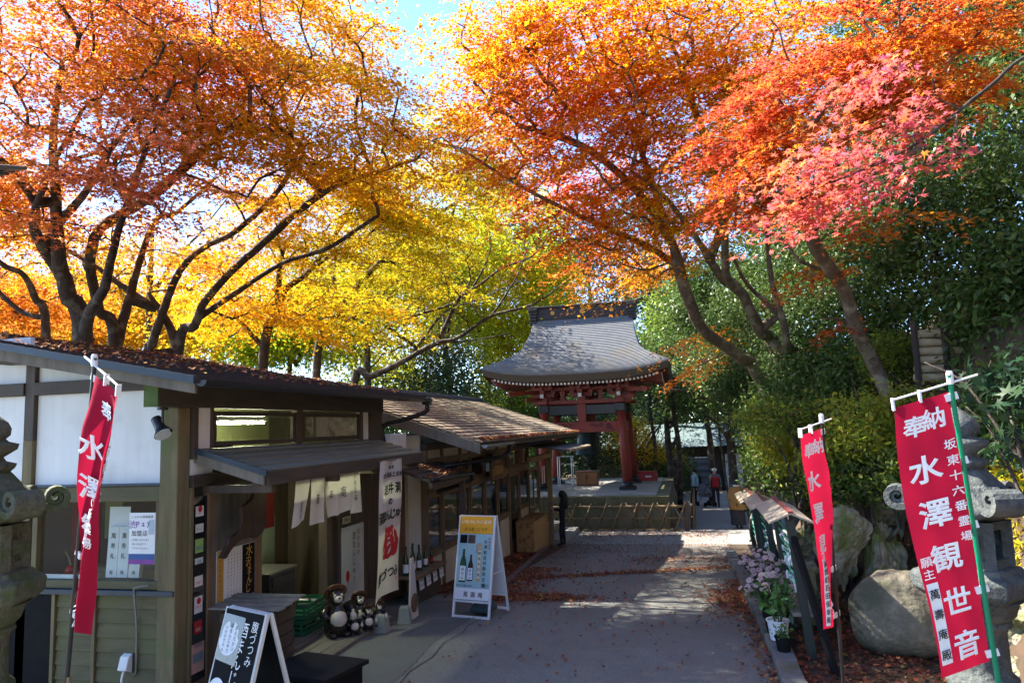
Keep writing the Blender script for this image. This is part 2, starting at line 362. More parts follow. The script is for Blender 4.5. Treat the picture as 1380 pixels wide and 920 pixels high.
def ground_mat(name, c1, c2, fine, c3, patch, crack=0.0, rough=0.85):
    m = bpy.data.materials.new(name); m.use_nodes = True; t = m.node_tree; b = t.nodes['Principled BSDF']
    b.inputs['Roughness'].default_value = rough; b.inputs['Specular IOR Level'].default_value = 0.3
    tc = nd(t, 'ShaderNodeTexCoord')
    n1 = nd(t, 'ShaderNodeTexNoise'); n1.inputs['Scale'].default_value = fine; n1.inputs['Detail'].default_value = 4
    n2 = nd(t, 'ShaderNodeTexNoise'); n2.inputs['Scale'].default_value = patch; n2.inputs['Detail'].default_value = 7; n2.inputs['Roughness'].default_value = 0.7
    for n in (n1, n2): t.links.new(tc.outputs['Object'], n.inputs[0])
    r1 = nd(t, 'ShaderNodeMapRange'); r1.inputs[1].default_value = 0.35; r1.inputs[2].default_value = 0.65; t.links.new(n1.outputs[0], r1.inputs[0])
    r2 = nd(t, 'ShaderNodeMapRange'); r2.inputs[1].default_value = 0.45; r2.inputs[2].default_value = 0.7; t.links.new(n2.outputs[0], r2.inputs[0])
    a = nd(t, 'ShaderNodeMix', data_type='RGBA'); a.inputs[6].default_value = (*c1, 1); a.inputs[7].default_value = (*c2, 1)
    t.links.new(r1.outputs[0], a.inputs[0])
    a2 = nd(t, 'ShaderNodeMix', data_type='RGBA'); a2.inputs[7].default_value = (*c3, 1)
    t.links.new(r2.outputs[0], a2.inputs[0]); t.links.new(a.outputs[2], a2.inputs[6]); col = a2.outputs[2]
    if crack:
        nz = nd(t, 'ShaderNodeTexNoise'); nz.inputs['Scale'].default_value = 3.0; t.links.new(tc.outputs['Object'], nz.inputs[0])
        wv = nd(t, 'ShaderNodeVectorMath', operation='MULTIPLY_ADD'); wv.inputs[1].default_value = (0.5, 0.5, 0); t.links.new(nz.outputs['Color'], wv.inputs[0]); t.links.new(tc.outputs['Object'], wv.inputs[2])
        vo = nd(t, 'ShaderNodeTexVoronoi', feature='DISTANCE_TO_EDGE'); vo.inputs['Scale'].default_value = 0.42; t.links.new(wv.outputs[0], vo.inputs[0])
        cr = nd(t, 'ShaderNodeMapRange'); cr.inputs[1].default_value = 0.0; cr.inputs[2].default_value = crack; cr.inputs[3].default_value = 0.45; cr.inputs[4].default_value = 1.0
        t.links.new(vo.outputs['Distance'], cr.inputs[0])
        a3 = nd(t, 'ShaderNodeMix', data_type='RGBA', blend_type='MULTIPLY'); a3.inputs[0].default_value = 1.0
        t.links.new(col, a3.inputs[6]); t.links.new(cr.outputs[0], a3.inputs[7]); col = a3.outputs[2]
    t.links.new(col, b.inputs['Base Color'])
    bu = nd(t, 'ShaderNodeBump'); bu.inputs['Strength'].default_value = 0.5; bu.inputs['Distance'].default_value = 0.012
    t.links.new(n1.outputs[0], bu.inputs['Height']); t.links.new(bu.outputs[0], b.inputs['Normal'])
    return m
M_asph = ground_mat('asphalt', (0.115, 0.122, 0.11), (0.225, 0.23, 0.205), 85, (0.135, 0.136, 0.118), 0.45)
M_asphd = ground_mat('dark_asphalt', (0.08, 0.09, 0.085), (0.15, 0.16, 0.15), 80, (0.095, 0.104, 0.092), 1.1)
M_pave = ground_mat('old_pavement', (0.125, 0.118, 0.103), (0.21, 0.196, 0.168), 60, (0.12, 0.10, 0.08), 0.9)
M_gravel = ground_mat('pale_gravel', (0.17, 0.165, 0.155), (0.30, 0.29, 0.27), 38, (0.20, 0.185, 0.16), 0.8)
strip('road', M_asph, -12, 0.74, -8, 16.4, 0.006)
strip('shop_apron', M_asphd, -4.88, -3.15, 4.5, 12.0, 0.011, edge=0.03)
strip('pavement', M_pave, -4.6, 0.9, 15.9, 22.8, 0.010, edge=0.0)
strip('gravel_path', M_gravel, -5.0, 3.2, 22.3, 41, 0.014, edge=0.05)
# drain: a shallow dark channel across the road
dr = MB()
for i in range(8):
    t0, t1 = i/8, (i+1)/8
    p = [(-2.9+3.8*t0, 15.05+2.2*t0), (-2.9+3.8*t1, 15.05+2.2*t1)]
    dr.add([(p[0][0], p[0][1]-0.1, zgf(p[0][1]-0.1)+0.0155), (p[1][0], p[1][1]-0.1, zgf(p[1][1]-0.1)+0.0155), (p[1][0], p[1][1]+0.12, zgf(p[1][1]+0.12)+0.0155), (p[0][0], p[0][1]+0.12, zgf(p[0][1]+0.12)+0.0155)], [(0, 1, 2, 3)])
dr = dr.build('drain_channel', pm('wet_drain_concrete', (0.028, 0.028, 0.028), (0.045, 0.043, 0.04), 12, 0.5, 0.2)); dr['kind'] = 'structure'
# a cracked seam where the dark apron meets the road
sm = MB(); pp = [(-3.02, 10.55), (-3.06, 10.0), (-2.98, 9.5), (-3.05, 9.0), (-3.0, 8.4), (-3.08, 7.9), (-3.02, 7.3), (-3.1, 6.5)]
for (xa, ya), (xb, yb) in zip(pp[:-1], pp[1:]):
    sm.add([(xa-0.006, ya, zgf(ya)+0.0145), (xa+0.006, ya, zgf(ya)+0.0145), (xb+0.006, yb, zgf(yb)+0.0145), (xb-0.006, yb, zgf(yb)+0.0145)], [(0, 1, 2, 3)])
sm = sm.build('road_seam', pm('dark_crack', (0.04, 0.04, 0.038), None, 20, 0.95)); sm['kind'] = 'structure'
# kerb stones along the planted bank, one stone each
kr = thing('kerb', 'grey concrete kerb between the asphalt and the flower bank', 'kerb', (0.83, 3, 0))
y = 3.0
while y < 19.5:
    L = 0.598
    e = MB(); z0, z1 = zgf(y), zgf(y+L)
    j = random.uniform(-0.008, 0.008)
    e.hexa([(0.74+j, y, z0-0.2), (0.97+j, y, z0-0.2), (0.97+j, y+L-0.006, z1-0.2), (0.74+j, y+L-0.006, z1-0.2)],
           [(0.75+j, y, z0+0.12+j*0.6), (0.97+j, y, z0+0.12+j*0.6), (0.97+j, y+L-0.006, z1+0.12+j*0.6), (0.75+j, y+L-0.006, z1+0.12+j*0.6)])
    e.build('kerb_stone', M_kerb, kr, bevel=0.012); y += 0.6
# thin brick edging of the leaf bed before the restaurant
ed = thing('brick_edging', 'low pinkish edging strip beside the leaf bed of the restaurant', 'edging', (-3.55, 13, zgf(13)))
for i in range(14):
    y0 = 13.3+i*0.63; y1 = y0+0.62
    xa = -3.46-0.082*(y0-13.3); xb = -3.46-0.082*(y1-13.3)
    MB().hexa([(xa-0.06, y0, zgf(y0)-0.1), (xa+0.06, y0, zgf(y0)-0.1), (xb+0.06, y1, zgf(y1)-0.1), (xb-0.06, y1, zgf(y1)-0.1)],
              [(xa-0.06, y0, zgf(y0)+0.05), (xa+0.06, y0, zgf(y0)+0.05), (xb+0.06, y1, zgf(y1)+0.05), (xb-0.06, y1, zgf(y1)+0.05)]).build(
        'edging_block', pm('pinkish_edging', (0.16, 0.12, 0.11), (0.11, 0.085, 0.078), 9, 0.9, 0.2), ed, bevel=0.008)
strip('leaf_bed', M_soil, -4.68, -3.62, 12.8, 21.8, 0.0135, edge=0.0)

# ------------------------------------------------------------------ leaves
def star(n):
    if n == 5:      # five thin lobes, five triangles
        V = []; T = []
        for k, (a, l) in enumerate(((-1.75, 0.62), (-0.85, 0.92), (0, 1.0), (0.85, 0.92), (1.75, 0.62))):
            d = np.array([cos(a), sin(a)]); p = np.array([-sin(a), cos(a)])
            V += [-d*0.12+p*0.24, -d*0.12-p*0.24, d*l]; T.append((3*k, 3*k+1, 3*k+2))
        return np.array(V)*0.55, np.array(T)
    if n == 3:      # three broad lobes
        V = []; T = []
        for k, (a, l) in enumerate(((-1.15, 0.9), (0, 1.0), (1.15, 0.9))):
            d = np.array([cos(a), sin(a)]); p = np.array([-sin(a), cos(a)])
            V += [-d*0.15+p*0.3, -d*0.15-p*0.3, d*l]; T.append((3*k, 3*k+1, 3*k+2))
        return np.array(V)*0.58, np.array(T)
    if n == 10:     # seven-pointed leaf as a fan
        V = [np.zeros(2)]; tips = [(-2.2, 0.45), (-1.5, 0.78), (-0.75, 0.96), (0, 1.05), (0.75, 0.96), (1.5, 0.78), (2.2, 0.45)]
        for i, (a, l) in enumerate(tips):
            V.append(l*np.array([cos(a), sin(a)]))
            if i < 6: b = (a+tips[i+1][0])/2; V.append(0.36*np.array([cos(b), sin(b)]))
        T = [(0, i, i+1) for i in range(1, len(V)-1)]
        return np.array(V)*0.55, np.array(T)
    if n == 2:      # pointed oval leaf, folded along the midrib
        return np.array([(-0.5, 0), (0.05, -0.24), (0.6, 0), (0.05, 0.24)]), np.array([(0, 1, 2), (0, 2, 3)])
    if n == 1:
        return np.array([(-0.5, 0), (0.1, -0.3), (0.55, 0.25)]), np.array([(0, 1, 2)])
def leaves(name, cen, nrm, size, col, kind, mat, parent=None, offset=None, curl=0.12):
    """cen, nrm (n,3), size (n,), col (n,3)"""
    V2, T = star(kind); n = len(cen); k = len(V2)
    nrm = nrm/np.maximum(1e-6, np.linalg.norm(nrm, axis=1, keepdims=True))
    r = rng.normal(size=(n, 3)); a = r-nrm*(r*nrm).sum(1, keepdims=True); a /= np.maximum(1e-6, np.linalg.norm(a, axis=1, keepdims=True))
    b = np.cross(nrm, a)
    P = cen[:, None, :]+size[:, None, None]*(a[:, None, :]*V2[None, :, :1]+b[:, None, :]*V2[None, :, 1:]
        - nrm[:, None, :]*(curl*(np.abs(V2[None, :, 1:])*1.2+np.maximum(0, V2[None, :, :1])**2*1.5)))
    if offset is not None: P = P-np.array(offset)[None, None]
    TT = (T[None]+(np.arange(n)*k)[:, None, None]).reshape(-1, 3)
    return fast_mesh(name, P.reshape(-1, 3), TT, mat, np.repeat(col, k, 0), parent)
def palette(n, cols, w, jit=0.12, bjit=0.25):
    cols = np.array(cols, float); w = np.array(w, float)/sum(w)
    i = rng.choice(len(cols), n, p=w); c = cols[i]
    c = c*(1+rng.normal(size=(n, 1))*bjit*0.6)+rng.normal(size=(n, 3))*jit*c
    return np.clip(c, 0.003, 0.95)
def smooth_path(P, per=5):
    P = [np.array(p, float) for p in P]; out = []
    Q = [2*P[0]-P[1]]+P+[2*P[-1]-P[-2]]
    for i in range(1, len(Q)-2):
        for k in range(per):
            t = k/per; a, b, c, d = Q[i-1], Q[i], Q[i+1], Q[i+2]
            out.append(0.5*((2*b)+(c-a)*t+(2*a-5*b+4*c-d)*t*t+(3*b-a-3*c+d)*t**3))
    out.append(P[-1]); return np.array(out)
def make_tree(name, label, base, limbs, blobs, npads, nleaf, lsize, colf, bark, lmat, kind=3, pad_r=(0.6, 1.1), flat=0.055, group=None, cat='tree', seed=1, twig=0.010, up=1.0, tilt=0.38, limbpads=True, droop=0.3, attach_bias=0.6):
    """limbs: list of (points, r0, r1); blobs: list of (centre, radii, weight); every pad of leaves hangs on its own twig"""
    rg = np.random.default_rng(seed)
    t = thing(name, label, cat, tuple(base), 0, group)
    nodes = []; par = []; rad = []; chains = []
    for li, (pts, r0, r1) in enumerate(limbs):
        sp = smooth_path(pts)
        sp[1:-1] += rg.normal(size=(len(sp)-2, 3))*r0*0.035
        ids = []
        if li > 0:
            d = np.linalg.norm(np.array(nodes)-sp[0], axis=1); p0 = int(d.argmin())
            if d[p0] > 0.02: ids.append(p0)
        else: p0 = -1
        for i, p in enumerate(sp):
            nodes.append(p); par.append(p0); rad.append(r0+(r1-r0)*(i/(len(sp)-1))**0.8); p0 = len(nodes)-1; ids.append(p0)
        chains.append((ids, None))
    nl = len(nodes)
    cs = []; w = np.array([b[2]*b[1][0]*b[1][1]*b[1][2] for b in blobs]); w = w/w.sum()
    while len(cs) < npads:
        b = blobs[rg.choice(len(blobs), p=w)]
        u = rg.normal(size=3); u /= np.linalg.norm(u); u *= rg.uniform(0.25, 1)**(1/2.2)
        cs.append(np.array(b[0])+u*np.array(b[1]))
    cs = np.array(cs)
    N = np.array(nodes)
    order = np.argsort([np.linalg.norm(N-c, axis=1).min() for c in cs])
    NN = np.zeros((nl+npads*5+10, 3)); NN[:nl] = N; cnt = nl; tw = []
    root = np.array(base, float)
    hd = np.zeros(len(NN)); hd[:nl] = [np.linalg.norm(p-root) for p in nodes]
    for o in order:
        c = cs[o]; d = np.linalg.norm(NN[:cnt]-c, axis=1)
        dc = np.linalg.norm(c-root)
        cost = d+attach_bias*np.maximum(0, hd[:cnt]-dc)+np.maximum(0, NN[:cnt, 2]-c[2])*0.5
        j = int(cost.argmin()); p = NN[j]; dv = c-p; L = np.linalg.norm(dv)
        mid1 = p+dv*0.33+np.array([0, 0, 0.10*L])+rg.normal(size=3)*0.05*L
        mid2 = p+dv*0.68+np.array([0, 0, 0.09*L])+rg.normal(size=3)*0.05*L
        ids = [j]
        for q in (mid1, mid2, c):
            NN[cnt] = q; nodes.append(q); par.append(ids[-1]); rad.append(0.0); hd[cnt] = hd[ids[-1]]+0.8*L/3; ids.append(cnt); cnt += 1
        tw.append(ids)
    # pipe model radii
    load = np.zeros(len(nodes)); load[[ids[-1] for ids in tw]] = 1
    for i in range(len(nodes)-1, -1, -1):
        if par[i] >= 0: load[par[i]] += load[i]
    R = np.maximum(np.array(rad), twig*np.maximum(load, 1)**0.43)
    R[nl:] = np.minimum(R[nl:], 0.09)
    tr = MB()
    for ids, _ in chains: tr.tube([nodes[i] for i in ids], [R[i] for i in ids], 9)
    tr.build('trunk', bark, t, smooth=True)
    if tw:
        bm_ = MB()
        for ids in tw:
            pts = smooth_path([nodes[i] for i in ids], 2); rr = np.interp(np.linspace(0, 3, len(pts)), range(4), [min(R[ids[0]], R[ids[1]]*1.15)]+[R[i] for i in ids[1:]])
            bm_.tube(pts, list(rr), 5, cap=False)
        bm_.build('branches', bark, t, smooth=True)['kind'] = 'stuff'
    if nleaf:
        n = nleaf*npads; pi_ = np.repeat(np.arange(npads), nleaf)
        pr = rg.uniform(pad_r[0], pad_r[1], npads)
        ax = cs-root; ax[:, 2] = 0; ax /= np.maximum(0.1, np.linalg.norm(ax, axis=1, keepdims=True))
        th = rg.uniform(0, 2*pi, n); rr = np.sqrt(rg.uniform(0, 1, n))*(1+0.22*np.sin(th*5+pi_*1.7)+0.15*np.sin(th*9+pi_))
        off = np.stack([rr*np.cos(th), rr*np.sin(th), rg.normal(size=n)*flat], 1)*pr[pi_][:, None]
        # pads droop outwards and at their rim
        out = (off[:, :2]*ax[pi_][:, :2]).sum(1)
        off[:, 2] += -droop*out-0.2*pr[pi_]*rr**2+0.05*np.sin(th*3+pi_)
        # leave ragged holes: drop leaves by a coarse sine field
        P = cs[pi_]+off
        keep = (np.sin(P[:, 0]*5.1+P[:, 2]*3.3)+np.sin(P[:, 1]*4.7-P[:, 0]*2.9)+np.sin(P[:, 2]*6.1+P[:, 1]*2.3)+rg.normal(size=n)*0.9) > -1.2
        P = P[keep]; pi2 = pi_[keep]; n = len(P)
        nr = rg.normal(size=(n, 3))*tilt; nr[:, 2] += up; nr[:, :2] += ax[pi2][:, :2]*0.25
        sz = lsize*rg.uniform(0.55, 1.35, n)
        col = colf(P, pi2, rg)
        leaves('crown', P, nr, sz, col, kind, lmat, t, offset=base)['kind'] = 'stuff'
    return t, cs
def B(px, py, d, rx, ry, rd, w=1.0):
    return (atD(px, py, d), (rx*d/F_PX, rd, ry*d/F_PX), w)
def PX(pts, d, dd=0.0): return [atD(p[0], p[1], d+dd*i/max(1, len(pts)-1)) for i, p in enumerate(pts)]
def colfield(cols, fade=None, jit=0.10):
    """per-pad colour drift over a palette: each pad leans to one tint, leaves vary round it"""
    cols = np.array(cols, float)
    def f(P, pad, rg):
        k = len(cols); s = (np.sin(P[:, 0]*0.9+P[:, 1]*0.5)+np.sin(P[:, 2]*1.3-P[:, 0]*0.4+1.0)+np.sin(P[:, 1]*0.8+P[:, 2]*0.7))/3
        pr = np.random.default_rng(5).uniform(-0.35, 0.35, pad.max()+1)[pad]
        u = np.clip((s*0.9+pr+1)/2+rg.normal(size=len(P))*0.13, 0, 0.999)*(k-1)
        i = u.astype(int); fr = (u-i)[:, None]; c = cols[i]*(1-fr)+cols[np.minimum(i+1, k-1)]*fr
        c = c*(1+rg.normal(size=(len(P), 1))*0.16)*(1+rg.normal(size=(len(P), 3))*jit)
        return np.clip(c, 0.004, 0.9)
    return f
# ================================================================== shop building
b1 = thing('shop_building', 'low dark timber shop with white plaster gable and leaf strewn roof', 'building', (-4.9, 6.5, 0))
bx('corner_post', M_moss, b1, -5.09, -4.89, 6.42, 6.61, 0, 2.9, 0.01)
bx('post', M_dark, b1, -6.78, -6.66, 6.46, 6.58, 2.62, 3.62)
bx('post', M_moss, b1, -6.78, -6.66, 6.46, 6.58, 0, 2.619)
bx('post', M_dark, b1, -9.2, -9.05, 6.46, 6.58, 0, 3.7)
# plaster fields of the gable, set back between the timbers
for (x0, x1, z0, z1) in ((-6.655, -5.095, 2.16, 3.09), (-9.04, -6.785, 2.16, 3.09), (-6.655, -4.95, 3.225, 3.30), (-9.04, -6.785, 3.225, 3.72)):
    if z1 == 3.30:
        MB().hexa([(x0, 6.51, z0), (x1, 6.51, z0), (x1, 6.56, z0), (x0, 6.56, z0)], [(x0, 6.51, 3.56), (x1, 6.51, 3.22), (x1, 6.56, 3.22), (x0, 6.56, 3.56)]).build('plaster_panel', M_plaster, b1)
    else:
        bx('plaster_panel', M_plaster, b1, x0, x1, 6.51, 6.56, z0, z1, 0)
bx('tie_beam', M_darkh, b1, -9.2, -6.781, 6.44, 6.58, 3.09, 3.225)
bx('tie_beam', M_darkh, b1, -6.659, -4.985, 6.44, 6.58, 3.09, 3.225)
bx('purlin_end', M_dark, b1, -6.98, -6.68, 6.15, 6.46, 3.42, 3.56)
bx('window_head', M_mossh, b1, -9.2, -5.092, 6.45, 6.58, 1.985, 2.135, 0.008)
bx('drip_trim', M_navy, b1, -9.2, -5.092, 6.43, 6.57, 2.138, 2.158, 0.003)
bx('sill_rail', M_navy, b1, -9.2, -4.9, 6.40, 6.44, 1.085, 1.135, 0.006)
bx('sill_board', M_mossh, b1, -9.2, -5.092, 6.45, 6.58, 1.137, 1.215, 0.006)
for x in (-6.62, -5.155): bx('window_stile', M_moss, b1, x, x+0.062, 6.46, 6.56, 1.217, 1.983, 0.005)
wn = MB().box(-6.555, -5.158, 6.505, 6.512, 1.217, 1.983).build('window_pane', M_glass, b1)
bx('interior_wall', pm('dark_interior', (0.05, 0.042, 0.034), (0.035, 0.03, 0.025), 3, 0.9), b1, -9.0, -5.1, 7.62, 7.66, 0.0, 2.5, 0)
bx('interior_shelf', M_brown, b1, -6.6, -5.12, 6.6, 7.1, 1.14, 1.2, 0.004)
bx('curtain', pm('dark_red_curtain', (0.16, 0.012, 0.012), (0.11, 0.008, 0.01), 9, 0.85, 0.2, (6, 6, 0.4)), b1, -6.55, -6.2, 6.9, 6.93, 1.3, 1.98)
bx('interior_panel', pm('olive_panel', (0.16, 0.17, 0.07), (0.12, 0.13, 0.05), 5, 0.8), b1, -6.18, -5.95, 6.95, 6.97, 1.55, 1.95)
# weatherboards under the window: every board its own piece
for bay, (x0, x1) in enumerate(((-6.28, -5.845), (-5.80, -5.095))):
    for r in range(8):
        z0 = -0.02+r*0.139
        MB().hexa([(x0, 6.455, z0), (x1, 6.455, z0), (x1, 6.49, z0), (x0, 6.49, z0)], [(x0, 6.472, z0+0.137), (x1, 6.472, z0+0.137), (x1, 6.49, z0+0.137), (x0, 6.49, z0+0.137)]).build('board', M_mossh, b1, bevel=0.004)
for x in (-6.325, -5.842): bx('batten', M_moss, b1, x, x+0.04, 6.435, 6.48, 0, 1.084, 0.004)
bx('dark_panel', M_black, b1, -9.0, -6.33, 6.46, 6.49, 0, 1.084)
bx('rear_wall', M_dark, b1, -9.2, -9.1, 6.6, 11.4, 0, 3.6)
bx('end_wall', M_dark, b1, -9.2, -4.92, 11.32, 11.40, 0, 3.1)
# big eave beam with its mossy end
bx('eave_beam', M_darkh, b1, -4.985, -4.835, 6.07, 11.42, 2.90, 3.20, 0.008)
bx('beam_end', pm('green_mossy_beam_end', (0.09, 0.13, 0.035), (0.06, 0.085, 0.025), 14, 0.95, 0.4), b1, -4.988, -4.832, 6.05, 6.069, 2.897, 3.203, 0.003)
# roof: sloping sheet, rake boards, gutter
def roofz(x): return 3.15+0.195*(-4.38-x)
RX0, RX1, RY0, RY1 = -9.9, -4.38, 5.98, 12.25
rf = MB().hexa([(RX0, RY0, roofz(RX0)-0.05), (RX1, RY0, roofz(RX1)-0.05), (RX1, RY1, roofz(RX1)-0.05), (RX0, RY1, roofz(RX0)-0.05)],
               [(RX0, RY0, roofz(RX0)), (RX1, RY0, roofz(RX1)), (RX1, RY1, roofz(RX1)), (RX0, RY1, roofz(RX0))]).build('roof', M_roofd, b1)
n = 40
for i in range(n):      # overlapping roof courses running along the eave
    xa = RX1-0.01-(RX1-RX0)*i/n; xb = xa-(RX1-RX0)/n
    MB().hexa([(xb, RY0+0.015, roofz(xb)+0.001), (xa, RY0+0.015, roofz(xa)+0.001), (xa, RY1-0.01, roofz(xa)+0.001), (xb, RY1-0.01, roofz(xb)+0.001)],
              [(xb, RY0+0.015, roofz(xb)+0.006), (xa, RY0+0.015, roofz(xa)+0.022), (xa, RY1-0.01, roofz(xa)+0.022), (xb, RY1-0.01, roofz(xb)+0.006)]).build('roof_course', M_roofd, rf)
MB().hexa([(RX0, RY0-0.03, roofz(RX0)-0.06), (RX1, RY0-0.03, roofz(RX1)-0.06), (RX1, RY0-0.002, roofz(RX1)-0.06), (RX0, RY0-0.002, roofz(RX0)-0.06)],
          [(RX0, RY0-0.03, roofz(RX0)+0.01), (RX1, RY0-0.03, roofz(RX1)+0.01), (RX1, RY0-0.002, roofz(RX1)+0.01), (RX0, RY0-0.002, roofz(RX0)+0.01)]).build('rake_trim', M_navy, rf)
MB().hexa([(RX0, RY0+0.02, roofz(RX0)-0.19), (RX1-0.02, RY0+0.02, roofz(RX1)-0.15), (RX1-0.02, RY0+0.06, roofz(RX1)-0.15), (RX0, RY0+0.06, roofz(RX0)-0.19)],
          [(RX0, RY0+0.02, roofz(RX0)-0.052), (RX1-0.02, RY0+0.02, roofz(RX1)-0.052), (RX1-0.02, RY0+0.06, roofz(RX1)-0.052), (RX0, RY0+0.06, roofz(RX0)-0.052)]).build('rake_board', M_grey, rf, bevel=0.004)
def halfpipe(mb, y0, y1, x, z, r, n=10):
    vs = []; fs = []
    for yy in (y0, y1):
        for k in range(n+1):
            a = pi+pi*k/n; vs.append((x+r*cos(a), yy, z+r*sin(a)))
        for k in range(n, -1, -1):
            a = pi+pi*k/n; vs.append((x+(r-0.006)*cos(a), yy, z+(r-0.006)*sin(a)))
    m = 2*(n+1)
    fs = [(k, (k+1) % m, m+(k+1) % m, m+k) for k in range(m)]
    fs += [tuple(range(n+1)), tuple(m+k for k in range(n+1))]
    return mb.add(vs, fs)
halfpipe(MB(), RY0+0.02, RY1+0.02, RX1+0.045, roofz(RX1)-0.03, 0.058).build('gutter', M_blackm, rf, smooth=False)
MB().tube(smooth_path([(RX1+0.045, 12.12, 3.10), (RX1+0.045, 12.12, 2.98), (RX1+0.02, 12.1, 2.9), (-4.62, 11.8, 2.78), (-4.86, 11.46, 2.68), (-4.86, 11.46, 2.4)], 4), 0.04, 10).build('downpipe', M_blackm, rf, smooth=True)
MB().box(RX1-0.02, RX1+0.11, 12.05, 12.19, 3.02, 3.14).build('rain_hopper', M_blackm, rf, bevel=0.01)
# clerestory of the front
X = -4.9
for (y0, y1) in ((7.03, 8.61), (8.91, 10.49)):
    w = MB().box(X-0.02, X+0.02, y0-0.07, y1+0.07, 2.50, 2.55).box(X-0.02, X+0.02, y0-0.07, y1+0.07, 2.82, 2.87).box(X-0.02, X+0.02, y0-0.07, y0, 2.551, 2.819).box(X-0.02, X+0.02, y1, y1+0.07, 2.551, 2.819).build('clerestory_window', M_darkh, b1)
    MB().box(X-0.004, X+0.004, y0, y1, 2.551, 2.819).build('pane', M_glass, w)
for (y0, y1) in ((6.62, 6.70), (6.93, 6.958), (8.682, 8.838), (10.562, 10.68), (10.93, 11.4)): bx('stud', M_dark, b1, X-0.04, X+0.04, y0, y1, 2.48, 2.9, 0.004)
for (y0, y1) in ((6.702, 6.928), (10.682, 10.928)): bx('plaster_panel', M_plaster, b1, X-0.03, X+0.01, y0, y1, 2.48, 2.9, 0)
bx('canopy_rail', M_darkh, b1, X-0.05, X+0.05, 6.62, 11.4, 2.38, 2.478, 0.004)
bx('plaster_panel', M_plaster, b1, X-0.03, X+0.01, 6.63, 6.98, 2.22, 2.378, 0)
bx('lintel', M_darkh, b1, X-0.05, X+0.05, 6.62, 11.4, 2.10, 2.218, 0.004)
# interior that shows through the clerestory and the doorway
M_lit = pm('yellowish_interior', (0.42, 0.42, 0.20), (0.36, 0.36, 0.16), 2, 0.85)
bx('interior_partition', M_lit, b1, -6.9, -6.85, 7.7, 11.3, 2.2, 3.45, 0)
bx('interior_cupboard', pm('grey_green_panel', (0.20, 0.25, 0.20), (0.17, 0.21, 0.17), 2, 0.6), b1, -6.2, -6.14, 9.3, 10.3, 0.4, 1.4, 0)
bx('interior_curtain', pm('red_wall_hanging', (0.20, 0.012, 0.012), (0.15, 0.01, 0.01), 3, 0.8), b1, -5.85, -5.82, 8.9, 9.75, 1.3, 2.1, 0)
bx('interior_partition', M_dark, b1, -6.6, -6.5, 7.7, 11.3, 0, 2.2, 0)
tl = thing('fluorescent_lamp', 'lit fluorescent tube behind the high shop window', 'lamp', (-5.7, 8.0, 2.8))
MB().cyl((-5.7, 8.22, 2.77), (-5.7, 9.25, 2.77), 0.018).build('tube', emit('lit_tube', (0.95, 1.0, 0.62), 60.0), tl)
bx('fitting', M_white, tl, -5.74, -5.66, 8.18, 9.3, 2.79, 2.84, 0.004)
# front wall under the canopy
bx('door_frame', M_moss, b1, X-0.04, X+0.03, 6.612, 6.66, 0, 2.099, 0.004)
bx('door_frame', M_brown, b1, X-0.04, X+0.03, 6.90, 6.97, 0, 2.099, 0.004)
bx('side_light', pm('dark_glass', (0.012, 0.014, 0.018), (0.016, 0.018, 0.02), 3, 0.08, spec=0.6), b1, X-0.01, X+0.01, 6.662, 6.898, 0.2, 2.0, 0)
bx('door_rail', M_brown, b1, X-0.03, X+0.02, 6.662, 6.898, 0.0, 0.199, 0.003)
for i in range(5): bx('wall_board', M_grey, b1, X-0.03, X+0.012, 6.975+i*0.155, 6.975+i*0.155+0.15, 0, 2.099, 0.004)
bx('door_post', M_brown, b1, X-0.06, X+0.03, 7.76, 7.9, 0, 2.099, 0.006)
bx('door_post', M_dark, b1, X-0.07, X+0.05, 9.46, 9.60, 0, 2.099, 0.006)
bx('door_post', M_dark, b1, X-0.07, X+0.05, 9.80, 9.88, 0, 2.099, 0.006)
bx('door_leaf', M_dark, b1, X-0.05, X-0.01, 9.602, 9.798, 0, 2.099, 0.004)
for i in range(6): bx('wall_board', M_dark, b1, X-0.03, X+0.012, 9.884+i*0.252, 9.884+i*0.252+0.248, 0, 2.099, 0.004)
bx('threshold', M_grey, b1, -5.0, -4.70, 7.9, 10.9, 0.0, 0.07, 0.006)
for i in range(3): bx('step_plank', pm('grey_step_plank', (0.14, 0.13, 0.115), (0.09, 0.083, 0.072), 8, 0.85, 0.25, (1, 0.1, 1)), b1, -4.69+i*0.185, -4.69+i*0.185+0.18, 7.5, 10.0, -0.02, 0.055, 0.006)
# canopy over the door
cn0 = MB(); CY0, CY1 = 6.68, 11.15
def cz(x): return 2.475-0.30*(x+4.9)
ns = 5
cn = MB().hexa([(-4.9, CY0+0.03, cz(-4.9)-0.06), (-4.1, CY0+0.03, cz(-4.1)-0.06), (-4.1, CY1, cz(-4.1)-0.06), (-4.9, CY1, cz(-4.9)-0.06)],
               [(-4.9, CY0+0.03, cz(-4.9)-0.012), (-4.1, CY0+0.03, cz(-4.1)-0.012), (-4.1, CY1, cz(-4.1)-0.012), (-4.9, CY1, cz(-4.9)-0.012)]).build('canopy', M_darkh, b1)
for i in range(ns):
    xa = -4.9+0.81*i/ns; xb = -4.9+0.81*(i+1)/ns-0.006
    MB().hexa([(xa, CY0, cz(xa)-0.010), (xb, CY0, cz(xb)-0.010), (xb, CY1+0.02, cz(xb)-0.010), (xa, CY1+0.02, cz(xa)-0.010)],
              [(xa, CY0, cz(xa)+0.005), (xb, CY0, cz(xb)+0.026), (xb, CY1+0.02, cz(xb)+0.026), (xa, CY1+0.02, cz(xa)+0.005)]).build('canopy_sheet', M_canopy, cn)
